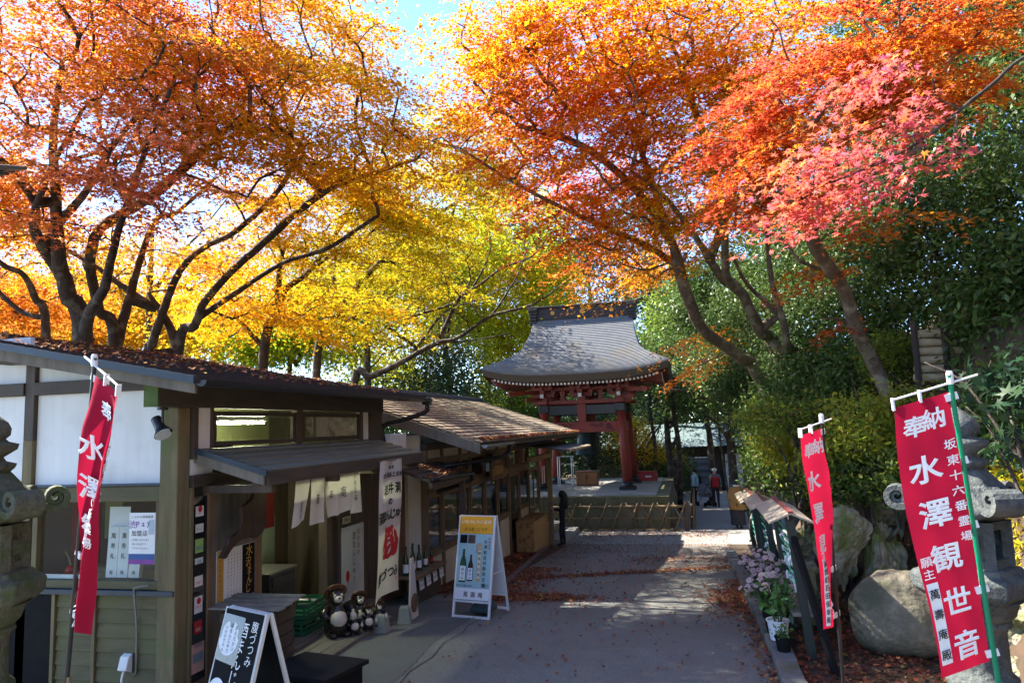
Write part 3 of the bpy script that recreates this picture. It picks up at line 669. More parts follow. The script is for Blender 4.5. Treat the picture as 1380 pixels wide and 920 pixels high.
MB().hexa([(-4.92, CY0-0.03, cz(-4.92)-0.03), (-4.06, CY0-0.03, cz(-4.06)-0.03), (-4.06, CY0-0.004, cz(-4.06)-0.03), (-4.92, CY0-0.004, cz(-4.92)-0.03)],
          [(-4.92, CY0-0.03, cz(-4.92)+0.03), (-4.06, CY0-0.03, cz(-4.06)+0.03), (-4.06, CY0-0.004, cz(-4.06)+0.03), (-4.92, CY0-0.004, cz(-4.92)+0.03)]).build('canopy_trim', M_navy, cn)
MB().hexa([(-4.92, CY0-0.012, cz(-4.92)-0.13), (-4.10, CY0-0.012, cz(-4.10)-0.13), (-4.10, CY0+0.025, cz(-4.10)-0.13), (-4.92, CY0+0.025, cz(-4.92)-0.13)],
          [(-4.92, CY0-0.012, cz(-4.92)-0.032), (-4.10, CY0-0.012, cz(-4.10)-0.032), (-4.10, CY0+0.025, cz(-4.10)-0.032), (-4.92, CY0+0.025, cz(-4.92)-0.032)]).build('canopy_barge_board', M_grey, cn, bevel=0.003)
bx('canopy_front_board', M_darkh, cn, -4.098, -4.07, CY0+0.03, CY1, 2.10, 2.245, 0.004)
bx('canopy_beam', M_darkh, cn, -4.30, -4.22, CY0+0.1, CY1-0.05, 2.10, 2.20, 0.004)
for y in (6.85, 8.3, 9.7, 11.0): bx('canopy_bracket', M_dark, cn, -4.9, -4.12, y, y+0.08, 2.02, 2.099, 0.004)
# spot lamp under the beam end
lp = thing('spot_lamp', 'black spot lamp hanging under the mossy beam end', 'lamp', (-4.91, 6.22, 2.9))
MB().cyl((-4.91, 6.22, 2.895), (-4.91, 6.22, 2.87), 0.05, n=16).build('mount', M_blackm, lp)
MB().cyl((-4.91, 6.22, 2.87), (-4.91, 6.22, 2.73), 0.012).build('stem', M_blackm, lp)
MB().tube([(-4.91, 6.22, 2.735), (-4.84, 6.22, 2.70), (-4.80, 6.21, 2.66)], 0.008, 6).build('yoke', M_blackm, lp)
hd = MB().tube([(-5.0, 6.24, 2.79), (-4.94, 6.22, 2.715), (-4.915, 6.21, 2.685), (-4.88, 6.2, 2.64)], [0.048, 0.05, 0.055, 0.088], 16).build('lamp_head', M_blackm, lp, smooth=False)
MB().tube([(-4.883, 6.2, 2.645), (-4.874, 6.197, 2.634)], [0.080, 0.080], 16).build('lens', pm('lamp_glass', (0.5, 0.55, 0.58), (0.4, 0.45, 0.5), 4, 0.1), hd)
# plug socket and cable
sk = thing('socket_box', 'white outdoor socket box with cable on the weatherboards', 'socket', (-5.42, 6.44, 0.45))
MB().hexa([(-5.47, 6.36, 0.40), (-5.37, 6.36, 0.40), (-5.37, 6.452, 0.36), (-5.47, 6.452, 0.36)], [(-5.47, 6.40, 0.52), (-5.37, 6.40, 0.52), (-5.37, 6.452, 0.54), (-5.47, 6.452, 0.54)]).build('cover', M_white, sk, bevel=0.008)
MB().tube(smooth_path([(-5.42, 6.40, 0.40), (-5.42, 6.37, 0.3), (-5.40, 6.38, 0.15), (-5.36, 6.40, -0.02)], 5), 0.011, 8).build('plug_cable', M_white, sk, smooth=True)
MB().tube(smooth_path([(-5.37, 6.44, 0.36), (-5.34, 6.44, 0.34), (-5.325, 6.445, 0.42), (-5.325, 6.44, 0.8), (-5.325, 6.395, 1.12), (-5.30, 6.385, 1.17), (-5.16, 6.40, 1.19)], 6), 0.010, 8).build('conduit', pm('grey_conduit', (0.2, 0.2, 0.17), (0.15, 0.15, 0.12), 5, 0.7), sk, smooth=True)
# papers and goods in the gable window
def flat(name, label, cat, p, ux, uz, w, h, mat, th=0.004, group=None):
    """a sheet facing -Y or along ux; returns thing and mapping from (a,b) in metres to 3-D in front of it"""
    ux = Vector(ux).normalized(); uz = Vector(uz).normalized(); nn = ux.cross(uz).normalized(); p = Vector(p)
    t = thing(name, label, cat, tuple(p), 0, group)
    f3 = lambda a, b, d: tuple(p+ux*a+uz*b+nn*(d-th))
    MB().prism([(-w/2, 0), (w/2, 0), (w/2, h), (-w/2, h)], f3, th).build('sheet', mat, t)
    return t, (lambda a, b, d=0.003: tuple(p+ux*a+uz*b+nn*d))
ps, fn = flat('payment_poster', 'white payment notice with blue and purple foot in the shop window', 'poster', (-5.34, 6.503, 1.37), (1, 0, 0), (0, 0, 1), 0.30, 0.50, M_paper)
letters(row('渋Pay', -0.02, 0.385, 0.085, 0.062), fn, 'lettering', pm('violet_ink', (0.16, 0.05, 0.36), None, 5, 0.7), ps, 0.015, local=False)
letters(row('加盟店', -0.03, 0.30, 0.06), fn, 'lettering', M_ink, ps, 0.02, local=False)
letters(row('しぶかわ地域通貨', 0, 0.46, 0.03)+row('ご利用いただけます', -0.02, 0.235, 0.022)+row('使えるお店です', -0.03, 0.195, 0.022)+row('スマホでかんたん', -0.02, 0.155, 0.022), fn, 'lettering', M_ink, ps, 0.01, local=False)
MB().add([fn(-0.149, 0.0), fn(0.149, 0.0), fn(0.149, 0.045), fn(-0.149, 0.045)], [(0, 1, 2, 3)]).build('purple_band', pm('purple_print', (0.22, 0.05, 0.30), None, 4, 0.6), ps)
MB().add([fn(-0.149, 0.045), fn(0.149, 0.045), fn(0.149, 0.10), fn(-0.149, 0.10)], [(0, 1, 2, 3)]).build('blue_band', pm('blue_print', (0.03, 0.09, 0.28), None, 4, 0.6), ps)
MB().add([fn(0.075, 0.29), fn(0.135, 0.29), fn(0.135, 0.43), fn(0.075, 0.43)], [(0, 1, 2, 3)]).build('phone_picture', pm('pale_blue_print', (0.45, 0.52, 0.60), (0.35, 0.42, 0.5), 30, 0.6), ps)
for i, (x, z, tl_) in enumerate(((-5.795, 1.215, 0.50), (-5.665, 1.215, 0.50), (-5.53, 1.215, 0.56))):
    bg_, fn = flat('paper_gift_bag', ('tall white gift bag lettered in black, standing third from the window corner post' if i == 0 else 'tall white gift bag lettered in black, middle one of three' if i == 1 else 'tallest white gift bag, beside the payment notice'), 'bag', (x, 6.62, z), (1, 0, 0), (-0.03 if i < 2 else 0.02, 0.1, 1), 0.125, tl_, M_paper, 0.05, 'gift bags in the shop window')
    letters(column('萬寿礼', 0.0, tl_-0.09, 0.062, 0.1)+column('庵', 0.0, 0.05, 0.045), fn, 'lettering', M_ink, bg_, 0.015, local=False)
bg_, fn = flat('white_card', 'blank white card leaning above the gift bags in the shop window', 'card', (-5.78, 6.70, 1.64), (1, 0, 0), (0, 0.05, 1), 0.25, 0.27, M_paper)
bl = thing('red_ball_ornament', 'small red ball ornament on the window shelf', 'ornament', (-6.32, 6.66, 1.215))
MB().ell((-6.32, 6.66, 1.27), (0.055, 0.055, 0.055)).build('ball', pm('red_gloss', (0.45, 0.02, 0.02), None, 4, 0.25), bl, smooth=True)
MB().tube(smooth_path([(-6.32, 6.66, 1.32), (-6.35, 6.66, 1.40), (-6.40, 6.67, 1.46)], 4), 0.006, 6).build('stalk', pm('straw', (0.35, 0.26, 0.12), None, 5, 0.8), bl)
bg_, fn = flat('display_tray', 'pale flat tray on the window shelf under the red ball', 'tray', (-6.30, 6.52, 1.218), (1, 0, 0), (0, 0.02, 1), 0.5, 0.04, M_white, 0.02)
# stickers on the side light
specs = [(1.80, 0.12, (0.75, 0.75, 0.76), (0.6, 0.03, 0.03), 'white square sticker with a red sign, top one on the door glass', 'P'), (1.64, 0.10, (0.7, 0.72, 0.72), (0.1, 0.1, 0.1), 'white sticker below the topmost on the door glass', 'Pay'),
         (1.44, 0.16, (0.35, 0.55, 0.16), (0.02, 0.2, 0.4), 'green and blue sticker on the door glass', '使える'), (1.33, 0.07, (0.65, 0.72, 0.7), (0.1, 0.25, 0.2), 'small pale green sticker under the green one', 'QR'), (1.11, 0.12, (0.75, 0.75, 0.76), (0.6, 0.03, 0.03), 'narrow white and red sticker on the door glass', 'PAY'),
         (0.85, 0.19, (0.75, 0.75, 0.76), (0.55, 0.01, 0.02), 'white pennant sticker with a red sign above Pay', 'Pay'), (0.65, 0.15, (0.5, 0.02, 0.03), (0.8, 0.8, 0.8), 'solid red sticker above the pink notice', 'd払い'), (0.28, 0.33, (0.72, 0.42, 0.36), (0.2, 0.15, 0.2), 'pink notice sheet low on the door glass', '地域通貨')]
for i, (z, h, c, ci, lab, tx) in enumerate(specs):
    st, fn = flat('door_sticker', lab, 'sticker', (X+0.014, 6.775, z), (0, 1, 0), (0, 0, 1), 0.125 if h < 0.3 else 0.20, h*0.85, pm('sticker_%d' % i, c, tuple(x*0.9 for x in c), 9, 0.5), 0.003)
    letters(row(tx, 0, h*0.3 if h < 0.3 else h*0.8, 0.045, 0.034), fn, 'lettering', pm('sticker_ink_%d' % i, ci, ci, 5, 0.6), st, 0.015, local=False)
    if h > 0.3: MB().add([fn(-0.08, 0.1), fn(0.08, 0.1), fn(0.08, 0.19), fn(-0.08, 0.19)], [(0, 1, 2, 3)]).build('picture', pm('blue_landscape_print', (0.12, 0.28, 0.38), (0.35, 0.3, 0.25), 18, 0.6), st)
    elif i in (0, 5): MB().lathe([(0.032, 0), (0.032, 0.001)], (0, 0, 0), 14).build('red_mark', M_redink, st, local=True).matrix_local = Matrix.Translation((0.004, 0, h*0.62)) @ Matrix.Rotation(pi/2, 4, 'Y')
# manju poster beside the door
ps, fn = flat('manju_poster', 'poster with gold brushed letters on black and small vertical text', 'poster', (X+0.018, 7.42, 0.84), (0, 1, 0), (0, 0, 1), 0.72, 0.56, M_paper, 0.006)
MB().add([fn(0.10, 0.003, 0.002), fn(0.357, 0.003, 0.002), fn(0.357, 0.557, 0.002), fn(0.10, 0.557, 0.002)], [(0, 1, 2, 3)]).build('black_field', M_black, ps)
MB().add([fn(-0.357, 0.003, 0.002), fn(-0.24, 0.003, 0.002), fn(-0.24, 0.557, 0.002), fn(-0.357, 0.557, 0.002)], [(0, 1, 2, 3)]).build('ochre_field', pm('ochre_print', (0.55, 0.36, 0.08), None, 8, 0.7), ps)
letters([('水', 0.235, 0.485, 0.135), ('沢', 0.22, 0.36, 0.11), ('ま', 0.24, 0.265, 0.10), ('ん', 0.24, 0.17, 0.11), ('じ', 0.22, 0.075, 0.11)], fn, 'lettering', M_goldink, ps, 0.02, local=False, tall=1.05)
its = []
for c_ in range(5): its += column('上州名物水沢のまんじゅうは素朴', 0.06-c_*0.055, 0.51, 0.026, 0.034)
letters(its, fn, 'lettering', M_ink, ps, 0.0, local=False)
letters(column('名物水沢観音のみやげ', -0.30, 0.50, 0.04, 0.05), fn, 'lettering', M_redink, ps, 0.0, local=False)
# big carved board with a scalloped edge under the canopy
cb = thing('carved_board', 'dark wooden signboard with scalloped lower edge under the canopy', 'signboard', (-4.5, 7.25, 2.05))
prof = [(-0.62, 1.42), (-0.50, 1.52), (-0.46, 1.60), (-0.38, 1.60), (-0.26, 1.64), (-0.20, 1.74), (-0.22, 1.88), (-0.14, 1.89), (0.02, 1.95), (0.10, 2.06), (0.12, 2.16), (0.34, 2.16), (0.36, 2.0), (0.33, 1.80), (0.34, 1.66), (0.26, 1.56), (0.12, 1.52), (-0.05, 1.55), (-0.2, 1.54), (-0.32, 1.52), (-0.42, 1.47), (-0.52, 1.40)]
MB().prism(prof, lambda a, b, d: (-4.62+d, 7.22+a*0.85, b-0.02), 0.045).build('board', pm('dark_red_brown_wood', (0.05, 0.026, 0.016), (0.028, 0.016, 0.011), 7, 0.45, 0.25, (1, 1, 0.2)), cb, bevel=0.008)
MB().box(-4.9, -4.57, 7.20, 7.25, 2.0, 2.05).build('hanger', M_dark, cb)
# noren curtain: five cloth strips on a rod
nr = thing('door_curtain', 'cream split curtain lettered in black over the shop door', 'curtain', (-4.28, 8.45, 2.13))
MB().cyl((-4.28, 7.55, 2.13), (-4.28, 9.35, 2.13), 0.014).build('rod', M_brown, nr)
ys_ = np.linspace(7.62, 9.28, 6)
for i in range(5):
    ya, yb = ys_[i], ys_[i+1]
    sw = (-0.10, -0.02, 0.03, 0.0, 0.04)[i]; lift = (0.02, 0.0, 0.0, 0.02, 0.0)[i]
    def f(u, v, ya=ya, yb=yb, sw=sw, i=i, lift=lift):
        y = ya+(yb-ya)*(u if v < 0.14 else u+(0.5-u)*0.10*(v-0.14))
        return (-4.28+0.02*sin(u*5+i)*v+0.10*sw*v+0.05*v*v*(i % 2)*(u-0.5), y+sw*v*0.9+0.01*sin(v*4+i), 2.13-(0.56+0.02*sin(i*2.1))*v+lift*v*u*3)
    st = MB().grid(f, 8, 12).build('cloth_strip', M_clothw, nr, smooth=True)
    tx = (['壽', 0.055], ['萬', 0.10], ['寿', 0.10], ['庵', 0.13], ['一', 0.05])[i]
    s = lambda a, b, f=f: tuple(Vector(f(a, b))+Vector((0.004, 0, 0)))
    w_, h_ = yb-ya, 0.5
    if i in (0, 4): its = [(c_, 0.5, (0.60 if i == 0 else 0.10)+0.115*k_, 0.055) for k_, c_ in enumerate('萬壽庵' if i == 0 else '一子相伝之味')]
    else: its = [(tx[0], 0.55, 0.52, tx[1])]
    mb = MB()
    for ch, a, b, sz in its:
        v, ff, w2 = glyph(ch, 0)
        mb.add([s(a+p[0]*sz*1.1/w_, b-p[1]*sz*1.1/h_) for p in v], ff)
    mb.build('lettering', M_ink, st)
# long white banner hung from the canopy edge
bn = thing('hanging_banner', 'long white cloth banner with black lettering and a red emblem', 'banner', (-4.02, 9.75, 2.2))
def bf(u, v):
    y0 = 9.36-0.30*v*(1-0.25*v)-0.05*sin(v*3); y1 = 10.10+0.02*sin(v*4)-0.02*v
    return (-4.02+0.05*sin(v*3.4+u*2.2)*v+0.02*sin(u*9+v*2), y0+(y1-y0)*u, 2.2-1.82*v+0.05*v*sin(u*3))
MB().grid(bf, 12, 30).build('banner_cloth', M_clothw, bn, smooth=True)
def bs(a, b): return tuple(Vector(bf(a, b))+Vector((0.014, 0, 0)))
def blet(items, mat):
    for ch, a, b, sz in items:
        v, ff, w2 = glyph(ch, 0.03)
        mb = MB()
        mb.add([tuple(Vector(bs(a+p[0]*sz/0.75, b-p[1]*sz/1.82))+Vector((p[2]*sz*0.4, 0, 0))) for p in v], ff)
        mb.build('character', mat, bn)
def brow(t, a, b, sz, st): n = len(t); return [(c, a+(i-(n-1)/2)*st, b, sz) for i, c in enumerate(t)]
blet(brow('群馬県', 0.5, 0.055, 0.05, 0.09)+brow('水沢観音之名物', 0.5, 0.11, 0.075, 0.115)+brow('岩井洞', 0.5, 0.215, 0.16, 0.24)+brow('の', 0.5, 0.315, 0.11, 0.1)+brow('酒まんじゅう', 0.5, 0.41, 0.155, 0.165)+brow('腹づつみ', 0.48, 0.845, 0.17, 0.22), M_ink)
blet([('印', 0.85, 0.905, 0.06)], M_redink)
em = MB()      # the red animal emblem: head, ears, body, arms, tail
def blob(ca, cb_, ra, rb, rot=0, n=16): return [(ca+ra*cos(t)*cos(rot)-rb*sin(t)*sin(rot), cb_+(ra*cos(t)*sin(rot)+rb*sin(t)*cos(rot))*0.42) for t in np.linspace(0, 2*pi, n, endpoint=False)]
for k, e in enumerate(((0.45, 0.555, 0.15, 0.13, 0), (0.33, 0.515, 0.045, 0.06, -0.4), (0.55, 0.515, 0.045, 0.06, 0.4), (0.48, 0.645, 0.17, 0.22, 0.15), (0.27, 0.62, 0.05, 0.15, 0.5), (0.69, 0.59, 0.05, 0.17, -0.4), (0.33, 0.705, 0.09, 0.06, 0.3), (0.64, 0.695, 0.10, 0.07, -0.3), (0.72, 0.655, 0.09, 0.16, 0.25))):
    pts = blob(*e); em.add([tuple(Vector(bs(a, b))+Vector((0.0006*k, 0, 0))) for a, b in pts], [tuple(range(len(pts)))])
em.build('red_emblem', M_redink, bn)
em = MB()
for k, e in enumerate(((0.41, 0.553, 0.035, 0.022, 0.3), (0.50, 0.553, 0.035, 0.022, -0.3), (0.45, 0.585, 0.05, 0.02, 0), (0.46, 0.655, 0.075, 0.11, 0.1))):
    pts = blob(*e); em.add([tuple(Vector(bs(a, b))+Vector((0.008+0.0006*k, 0, 0))) for a, b in pts], [tuple(range(len(pts)))])
em.build('emblem_face', M_clothw, bn)
MB().cyl((-4.02, 9.33, 2.2), (-4.02, 10.13, 2.2), 0.012).build('top_rod', M_brown, bn)
for k, (x, y) in enumerate(((-4.08, 9.48), (-4.0, 10.10))):
    wt = thing('banner_weight', ['grey concrete weight block beside the small raccoon dog statues', 'grey concrete weight block beside the round crest board'][k], 'weight', (x, y, zgf(y)), 0.2*k, 'weights under the white banner')
    MB().lathe([(0.13, 0), (0.13, 0.02), (0.095, 0.22), (0.075, 0.24)], (0, 0, 0), 4, pi/4).build('block', pm('greenish_concrete', (0.25, 0.28, 0.25), (0.2, 0.22, 0.2), 8, 0.9, 0.2), wt, bevel=0.01, local=True)
    MB().tube([(0, 0, 0.23), (0.01, -0.02 if k == 0 else -0.1, 0.42)], 0.005, 5).build('cord', M_ink, wt, local=True)
# round straw ornament stand behind the banner
fa = thing('round_straw_board', 'cream folding board with a brown round crest beyond the white banner', 'board', (-3.98, 10.35, zgf(10.35)), 0)
MB().prism([(-0.17, 0.0), (0.2, 0.0), (0.03, 0.85), (-0.08, 0.85)], lambda a, b, d: (d, a, b+0.02), 0.02).build('board', M_clothw, fa, local=True)
MB().lathe([(0.13, 0), (0.13, 0.012), (0.09, 0.02), (0.085, 0.012), (0.05, 0.016), (0.03, 0.024)], (0, 0, 0), 20).build('crest', pm('straw_brown', (0.17, 0.11, 0.07), (0.10, 0.065, 0.04), 20, 0.9), fa, local=True).matrix_local = Matrix.Translation((0.022, 0.02, 0.24)) @ Matrix.Rotation(pi/2, 4, 'Y')
# tall poster panel right of the door
ps, fn = flat('standing_poster', 'tall pale poster with black vertical lettering and a red mark', 'poster', (X+0.055, 10.26, 0.22), (0, 1, 0), (0, 0, 1), 0.72, 1.03, pm('pale_poster_print', (0.62, 0.66, 0.66), (0.56, 0.60, 0.60), 3, 0.5, c3=(0.36, 0.41, 0.43), c3scale=1.2), 0.02)
letters(column('酒まんじゅう', 0.02, 0.88, 0.12, 0.125)+column('岩井洞の', 0.17, 0.92, 0.09, 0.10), fn, 'lettering', M_ink, ps, 0.025, local=False)
letters(column('群馬県渋川市伊香保町水沢', 0.30, 0.94, 0.035, 0.045), fn, 'lettering', pm('teal_ink', (0.05, 0.2, 0.2), None, 5, 0.7), ps, 0.0, local=False)
MB().add([fn(-0.19+0.06*cos(t), 0.34+0.08*sin(t)) for t in np.linspace(0, 2*pi, 14, endpoint=False)], [tuple(range(14))]).build('red_mark', M_redink, ps)
letters(column('腹つみ', -0.19, 0.24, 0.05), fn, 'lettering', M_ink, ps, 0.02, local=False)
ps, fn = flat('small_notice', 'small cream notice above the tall poster', 'notice', (X+0.055, 10.05, 1.30), (0, 1, 0), (0, 0, 1), 0.26, 0.10, pm('cream_paper', (0.6, 0.52, 0.36), None, 5, 0.8), 0.004)
letters(row('営業中', 0, 0.05, 0.06), fn, 'lettering', M_ink, ps, 0.01, local=False)
# ------------------------------------------------------------------ tanuki statues
M_tblack = pm('glazed_black', (0.012, 0.011, 0.011), (0.03, 0.022, 0.018), 9, 0.25, coat=0.3)
M_tcream = pm('glazed_cream', (0.62, 0.58, 0.48), (0.5, 0.46, 0.37), 7, 0.35)
M_tbrown = pm('glazed_brown', (0.20, 0.09, 0.04), (0.12, 0.055, 0.03), 9, 0.4)
def tanuki(loc, s, rz, label):
    t = thing('raccoon_dog_statue', label, 'statue', loc, rz, 'raccoon dog statues by the shop door')
    k = lambda *a: tuple(x*s for x in a)
    MB().lathe([(x*s, z*s) for x, z in ((0.12, 0), (0.19, 0.03), (0.21, 0.16), (0.20, 0.30), (0.16, 0.42), (0.10, 0.50), (0.07, 0.55))], (0, 0, 0), 18).build('body', M_tblack, t, smooth=True, local=True)
    MB().ell(k(0, -0.09, 0.27), k(0.155, 0.14, 0.17)).build('belly', M_tcream, t, smooth=True, local=True)
    h = MB().ell(k(0, -0.02, 0.62), k(0.135, 0.12, 0.125)).build('head', M_tblack, t, smooth=True, local=True)
    MB().ell(k(0, -0.11, 0.60), k(0.075, 0.08, 0.06)).build('muzzle', M_tcream, h, smooth=True, local=True)
    MB().ell(k(0, -0.19, 0.625), k(0.02, 0.015, 0.016), 8, 6).build('nose', M_tblack, h, smooth=True, local=True)
    for sx in (-1, 1):
        MB().ell(k(sx*0.055, -0.115, 0.66), k(0.026, 0.02, 0.03), 8, 6).build('eye', M_tcream, h, smooth=True, local=True)
        MB().ell(k(sx*0.10, 0.0, 0.74), k(0.035, 0.02, 0.045), 8, 6).build('ear', M_tblack, h, smooth=True, local=True)
        MB().tube([k(sx*0.15, -0.02, 0.48), k(sx*0.24, -0.08, 0.38), k(sx*0.20, -0.19, 0.33)], [0.06*s, 0.055*s, 0.045*s], 10).build('arm', M_tblack, t, smooth=True, local=True)
        MB().ell(k(sx*0.11, -0.17, 0.045), k(0.075, 0.11, 0.05), 12, 7).build('foot', M_tblack, t, smooth=True, local=True)
    MB().lathe([(x*s, z*s) for x, z in ((0.20, 0), (0.20, 0.012), (0.12, 0.06), (0.02, 0.09))], (0, 0, 0), 20).build('straw_hat', M_tbrown, t, smooth=False, local=True).matrix_local = Matrix.Translation(k(0, 0.06, 0.68)) @ Matrix.Rotation(radians(-50), 4, 'X')
    MB().lathe([(x*s, z*s) for x, z in ((0.035, 0), (0.05, 0.03), (0.05, 0.10), (0.018, 0.14), (0.025, 0.17))], k(0.22, -0.22, 0.26), 10).build('sake_flask', M_tcream, t, smooth=True, local=True)
    MB().tube([k(0.05, 0.17, 0.06), k(0.22, 0.2, 0.12), k(0.27, 0.15, 0.3)], [0.06*s, 0.07*s, 0.02*s], 8).build('tail', M_tblack, t, smooth=True, local=True)
tanuki((-4.48, 8.98, 0.055), 0.76, 0.75, 'largest black and cream raccoon dog statue by the shop door')
tanuki((-4.36, 9.42, 0.055), 0.55, 0.6, 'medium raccoon dog statue with brown hat behind the small ones')
tanuki((-4.27, 9.05, 0.055), 0.36, 0.7, 'small raccoon dog statue, the one closest to the largest statue')
tanuki((-4.18, 9.26, 0.055), 0.38, 0.8, 'small raccoon dog statue, middle one of the small row')
tanuki((-4.12, 9.50, 0.055), 0.38, 0.5, 'small raccoon dog statue closest to the banner weight')
# ------------------------------------------------------------------ goods in the doorway
for i in range(2):
    cr = thing('green_crate', 'green plastic crate in the doorway, %s of two stacked' % ('lower' if i == 0 else 'upper'), 'crate', (-5.05, 9.1, 0.08+i*0.19), 0.1*i, 'green crates in the doorway')
    M_cr = pm('green_plastic', (0.015, 0.10, 0.045), (0.012, 0.08, 0.035), 4, 0.4)
    mb = MB(); w, d, h = 0.22, 0.30, 0.18
    bx('base', M_cr, cr, -w, w, -d, d, 0, 0.015, 0, True)
    for (x0, x1, y0, y1) in ((-w, w, -d, -d+0.014), (-w, w, d-0.014, d), (-w, -w+0.014, -d+0.015, d-0.015), (w-0.014, w, -d+0.015, d-0.015)):
        for z0, z1 in ((0.016, 0.055), (0.075, 0.105), (0.13, h)): mb.box(x0, x1, y0, y1, z0, z1)
        for q in (0.1, 0.5, 0.9):
            if x1-x0 > y1-y0: xx = x0+(x1-x0)*q; mb.box(xx-0.012, xx+0.012, y0+0.002, y1-0.002, 0.016, h-0.004)
            else: yy = y0+(y1-y0)*q; mb.box(x0+0.002, x1-0.002, yy-0.012, yy+0.012, 0.016, h-0.004)
    mb.build('crate_side', M_cr, cr, local=True)
ov = thing('steamer_cabinet', 'dark metal steamer cabinet on a stand inside the doorway', 'cabinet', (-5.15, 8.55, 0.07))
M_gm = pm('gunmetal', (0.05, 0.052, 0.055), (0.035, 0.036, 0.04), 6, 0.35, metal=0.5)
bx('cabinet_body', M_gm, ov, -5.42, -4.98, 8.25, 8.85, 0.42, 0.92, 0.01)
bx('cabinet_lid', pm('steel_lid', (0.22, 0.22, 0.22), (0.16, 0.16, 0.16), 5, 0.3, metal=0.8), ov, -5.44, -4.96, 8.23, 8.87, 0.921, 0.945, 0.006)
for k in range(3): bx('drawer', M_blackm, ov, -4.979, -4.965, 8.29, 8.81, 0.46+k*0.15, 0.58+k*0.15, 0.004)
for x in (-5.40, -5.02):
    for y in (8.28, 8.82): MB().cyl((x, y, 0.0), (x, y, 0.42), 0.018, n=8).build('leg', M_gm, ov)
# slatted tray stack on the pavement side of the door
ts = thing('wooden_tray_stack', 'stack of dark wooden trays with a slatted lid behind the black sign', 'tray stack', (-4.25, 6.85, 0))
for k in range(7): bx('tray', pm('worn_tray_wood', (0.07, 0.055, 0.042), (0.045, 0.035, 0.027), 8, 0.8, 0.3), ts, -4.58+random.uniform(-.015, .015), -3.98+random.uniform(-.015, .015), 6.68, 7.05+random.uniform(-.02, .02), 0.02+k*0.125, 0.135+k*0.125, 0.006)
for k in range(4): bx('lid_slat', M_grey, ts, -4.66, -3.88, 6.60+k*0.13, 6.715+k*0.13, 0.925+0.012*k, 0.943+0.012*k, 0.004)
# low black bench
bn2 = thing('black_bench', 'low black bench in front of the shop step', 'bench', (-3.55, 6.65, 0), radians(-12))
bx('seat', M_black, bn2, -0.38, 0.40, -0.32, 0.32, 0.40, 0.44, 0.006, True)
for sx in (-0.33, 0.33): bx('side_panel', M_black, bn2, sx-0.02, sx+0.02, -0.28, 0.28, 0, 0.399, 0.004, True)
bx('apron', M_black, bn2, -0.309, 0.309, -0.26, -0.24, 0.26, 0.398, 0.004, True)
# ------------------------------------------------------------------ folding A boards
def aboard(name, label, loc, rz, w, h, D, z0, frame, face, backm):
    """front face leans back from y=-D/2 (ground) to y=0 (top); rear frame mirrored"""
    t = thing(name, label, 'sign', loc, rz)
    L = sqrt(h*h+(D/2)**2)
    def fp(a, b, d=0.0):      # a across, b along the slope from the foot
        s = b/L; n = (0, -h/L, -(-D/2)/L)
        return (a, -D/2+D/2*s-d*h/L, h*s+d*(D/2)/L)
    def rp(a, b, d=0.0):
        x, y, z = fp(a, b, d); return (x, 0.03-y, z)
    for F, nm in ((fp, 'front_frame'), (rp, 'rear_frame')):
        mb = MB()
        for sx in (-1, 1): mb.bar(F(sx*w/2, 0), F(sx*w/2, L), 0.03, 0.03)
        mb.bar(F(-w/2+0.015, L-0.015), F(w/2-0.015, L-0.015), 0.028, 0.028).bar(F(-w/2+0.015, z0-0.02), F(w/2-0.015, z0-0.02), 0.028, 0.028).bar(F(-w/2+0.015, 0.03), F(w/2-0.015, 0.03), 0.028, 0.028)
        mb.build(nm, frame, t, local=True)
    MB().prism([(-w/2+0.012, z0), (w/2-0.012, z0), (w/2-0.012, L-0.012), (-w/2+0.012, L-0.012)], lambda a, b, d: fp(a, b, d+0.014), 0.008).build('front_panel', face, t, local=True)
    MB().prism([(-w/2+0.012, z0), (w/2-0.012, z0), (w/2-0.012, L-0.012), (-w/2+0.012, L-0.012)], lambda a, b, d: rp(a, b, d+0.002), 0.008).build('rear_panel', backm, t, local=True)
    for sx in (-1, 1): MB().bar(fp(sx*(w/2-0.03), L*0.42), rp(sx*(w/2-0.03), L*0.42), 0.012, 0.012).build('stay', frame, t, local=True)
    return t, (lambda a, b: fp(a, b, 0.026)), L
ys1, fn, L = aboard('standing_sign', 'white framed folding sign with orange heading and sake bottles', (-3.12, 10.88, zgf(10.7)), radians(-12), 0.58, 1.42, 0.62, 0.26, M_white, pm('pale_teal_print', (0.30, 0.47, 0.50), (0.36, 0.53, 0.55), 3, 0.5), M_white)
def patch(t, fn, a0, a1, b0, b1, mat, name, lift=0.0):
    return MB().add([tuple(Vector(fn(a, b))+Vector((0, -lift, lift*0.25))) for a, b in ((a0, b0), (a1, b0), (a1, b1), (a0, b1))], [(0, 1, 2, 3)]).build(name, mat, t, local=True)
patch(ys1, fn, -0.278, 0.278, L-0.265, L-0.013, pm('orange_print', (0.78, 0.36, 0.02), (0.72, 0.32, 0.02), 4, 0.5), 'orange_heading')
patch(ys1, fn, -0.278, 0.278, 0.262, 0.42, M_paper, 'white_foot')
f2 = lambda a, b: tuple(Vector(fn(a, b))+Vector((0, -0.003, 0.001)))
f3 = lambda a, b: tuple(Vector(fn(a, b))+Vector((0, -0.006, 0.002)))
f4 = lambda a, b: tuple(Vector(fn(a, b))+Vector((0, -0.009, 0.003)))
letters(row('いらっしゃいませ', 0, L-0.095, 0.068, 0.062), f2, 'lettering', M_whiteink, ys1, 0.03)
letters(row('お土産にどうぞ', 0, L-0.20, 0.055, 0.055), f2, 'lettering', pm('dark_brown_ink', (0.10, 0.03, 0.01), None, 5, 0.7), ys1, 0.01)
letters(row('萬壽庵', 0.02, 0.335, 0.085, 0.12), f2, 'lettering', M_ink, ys1, 0.03)
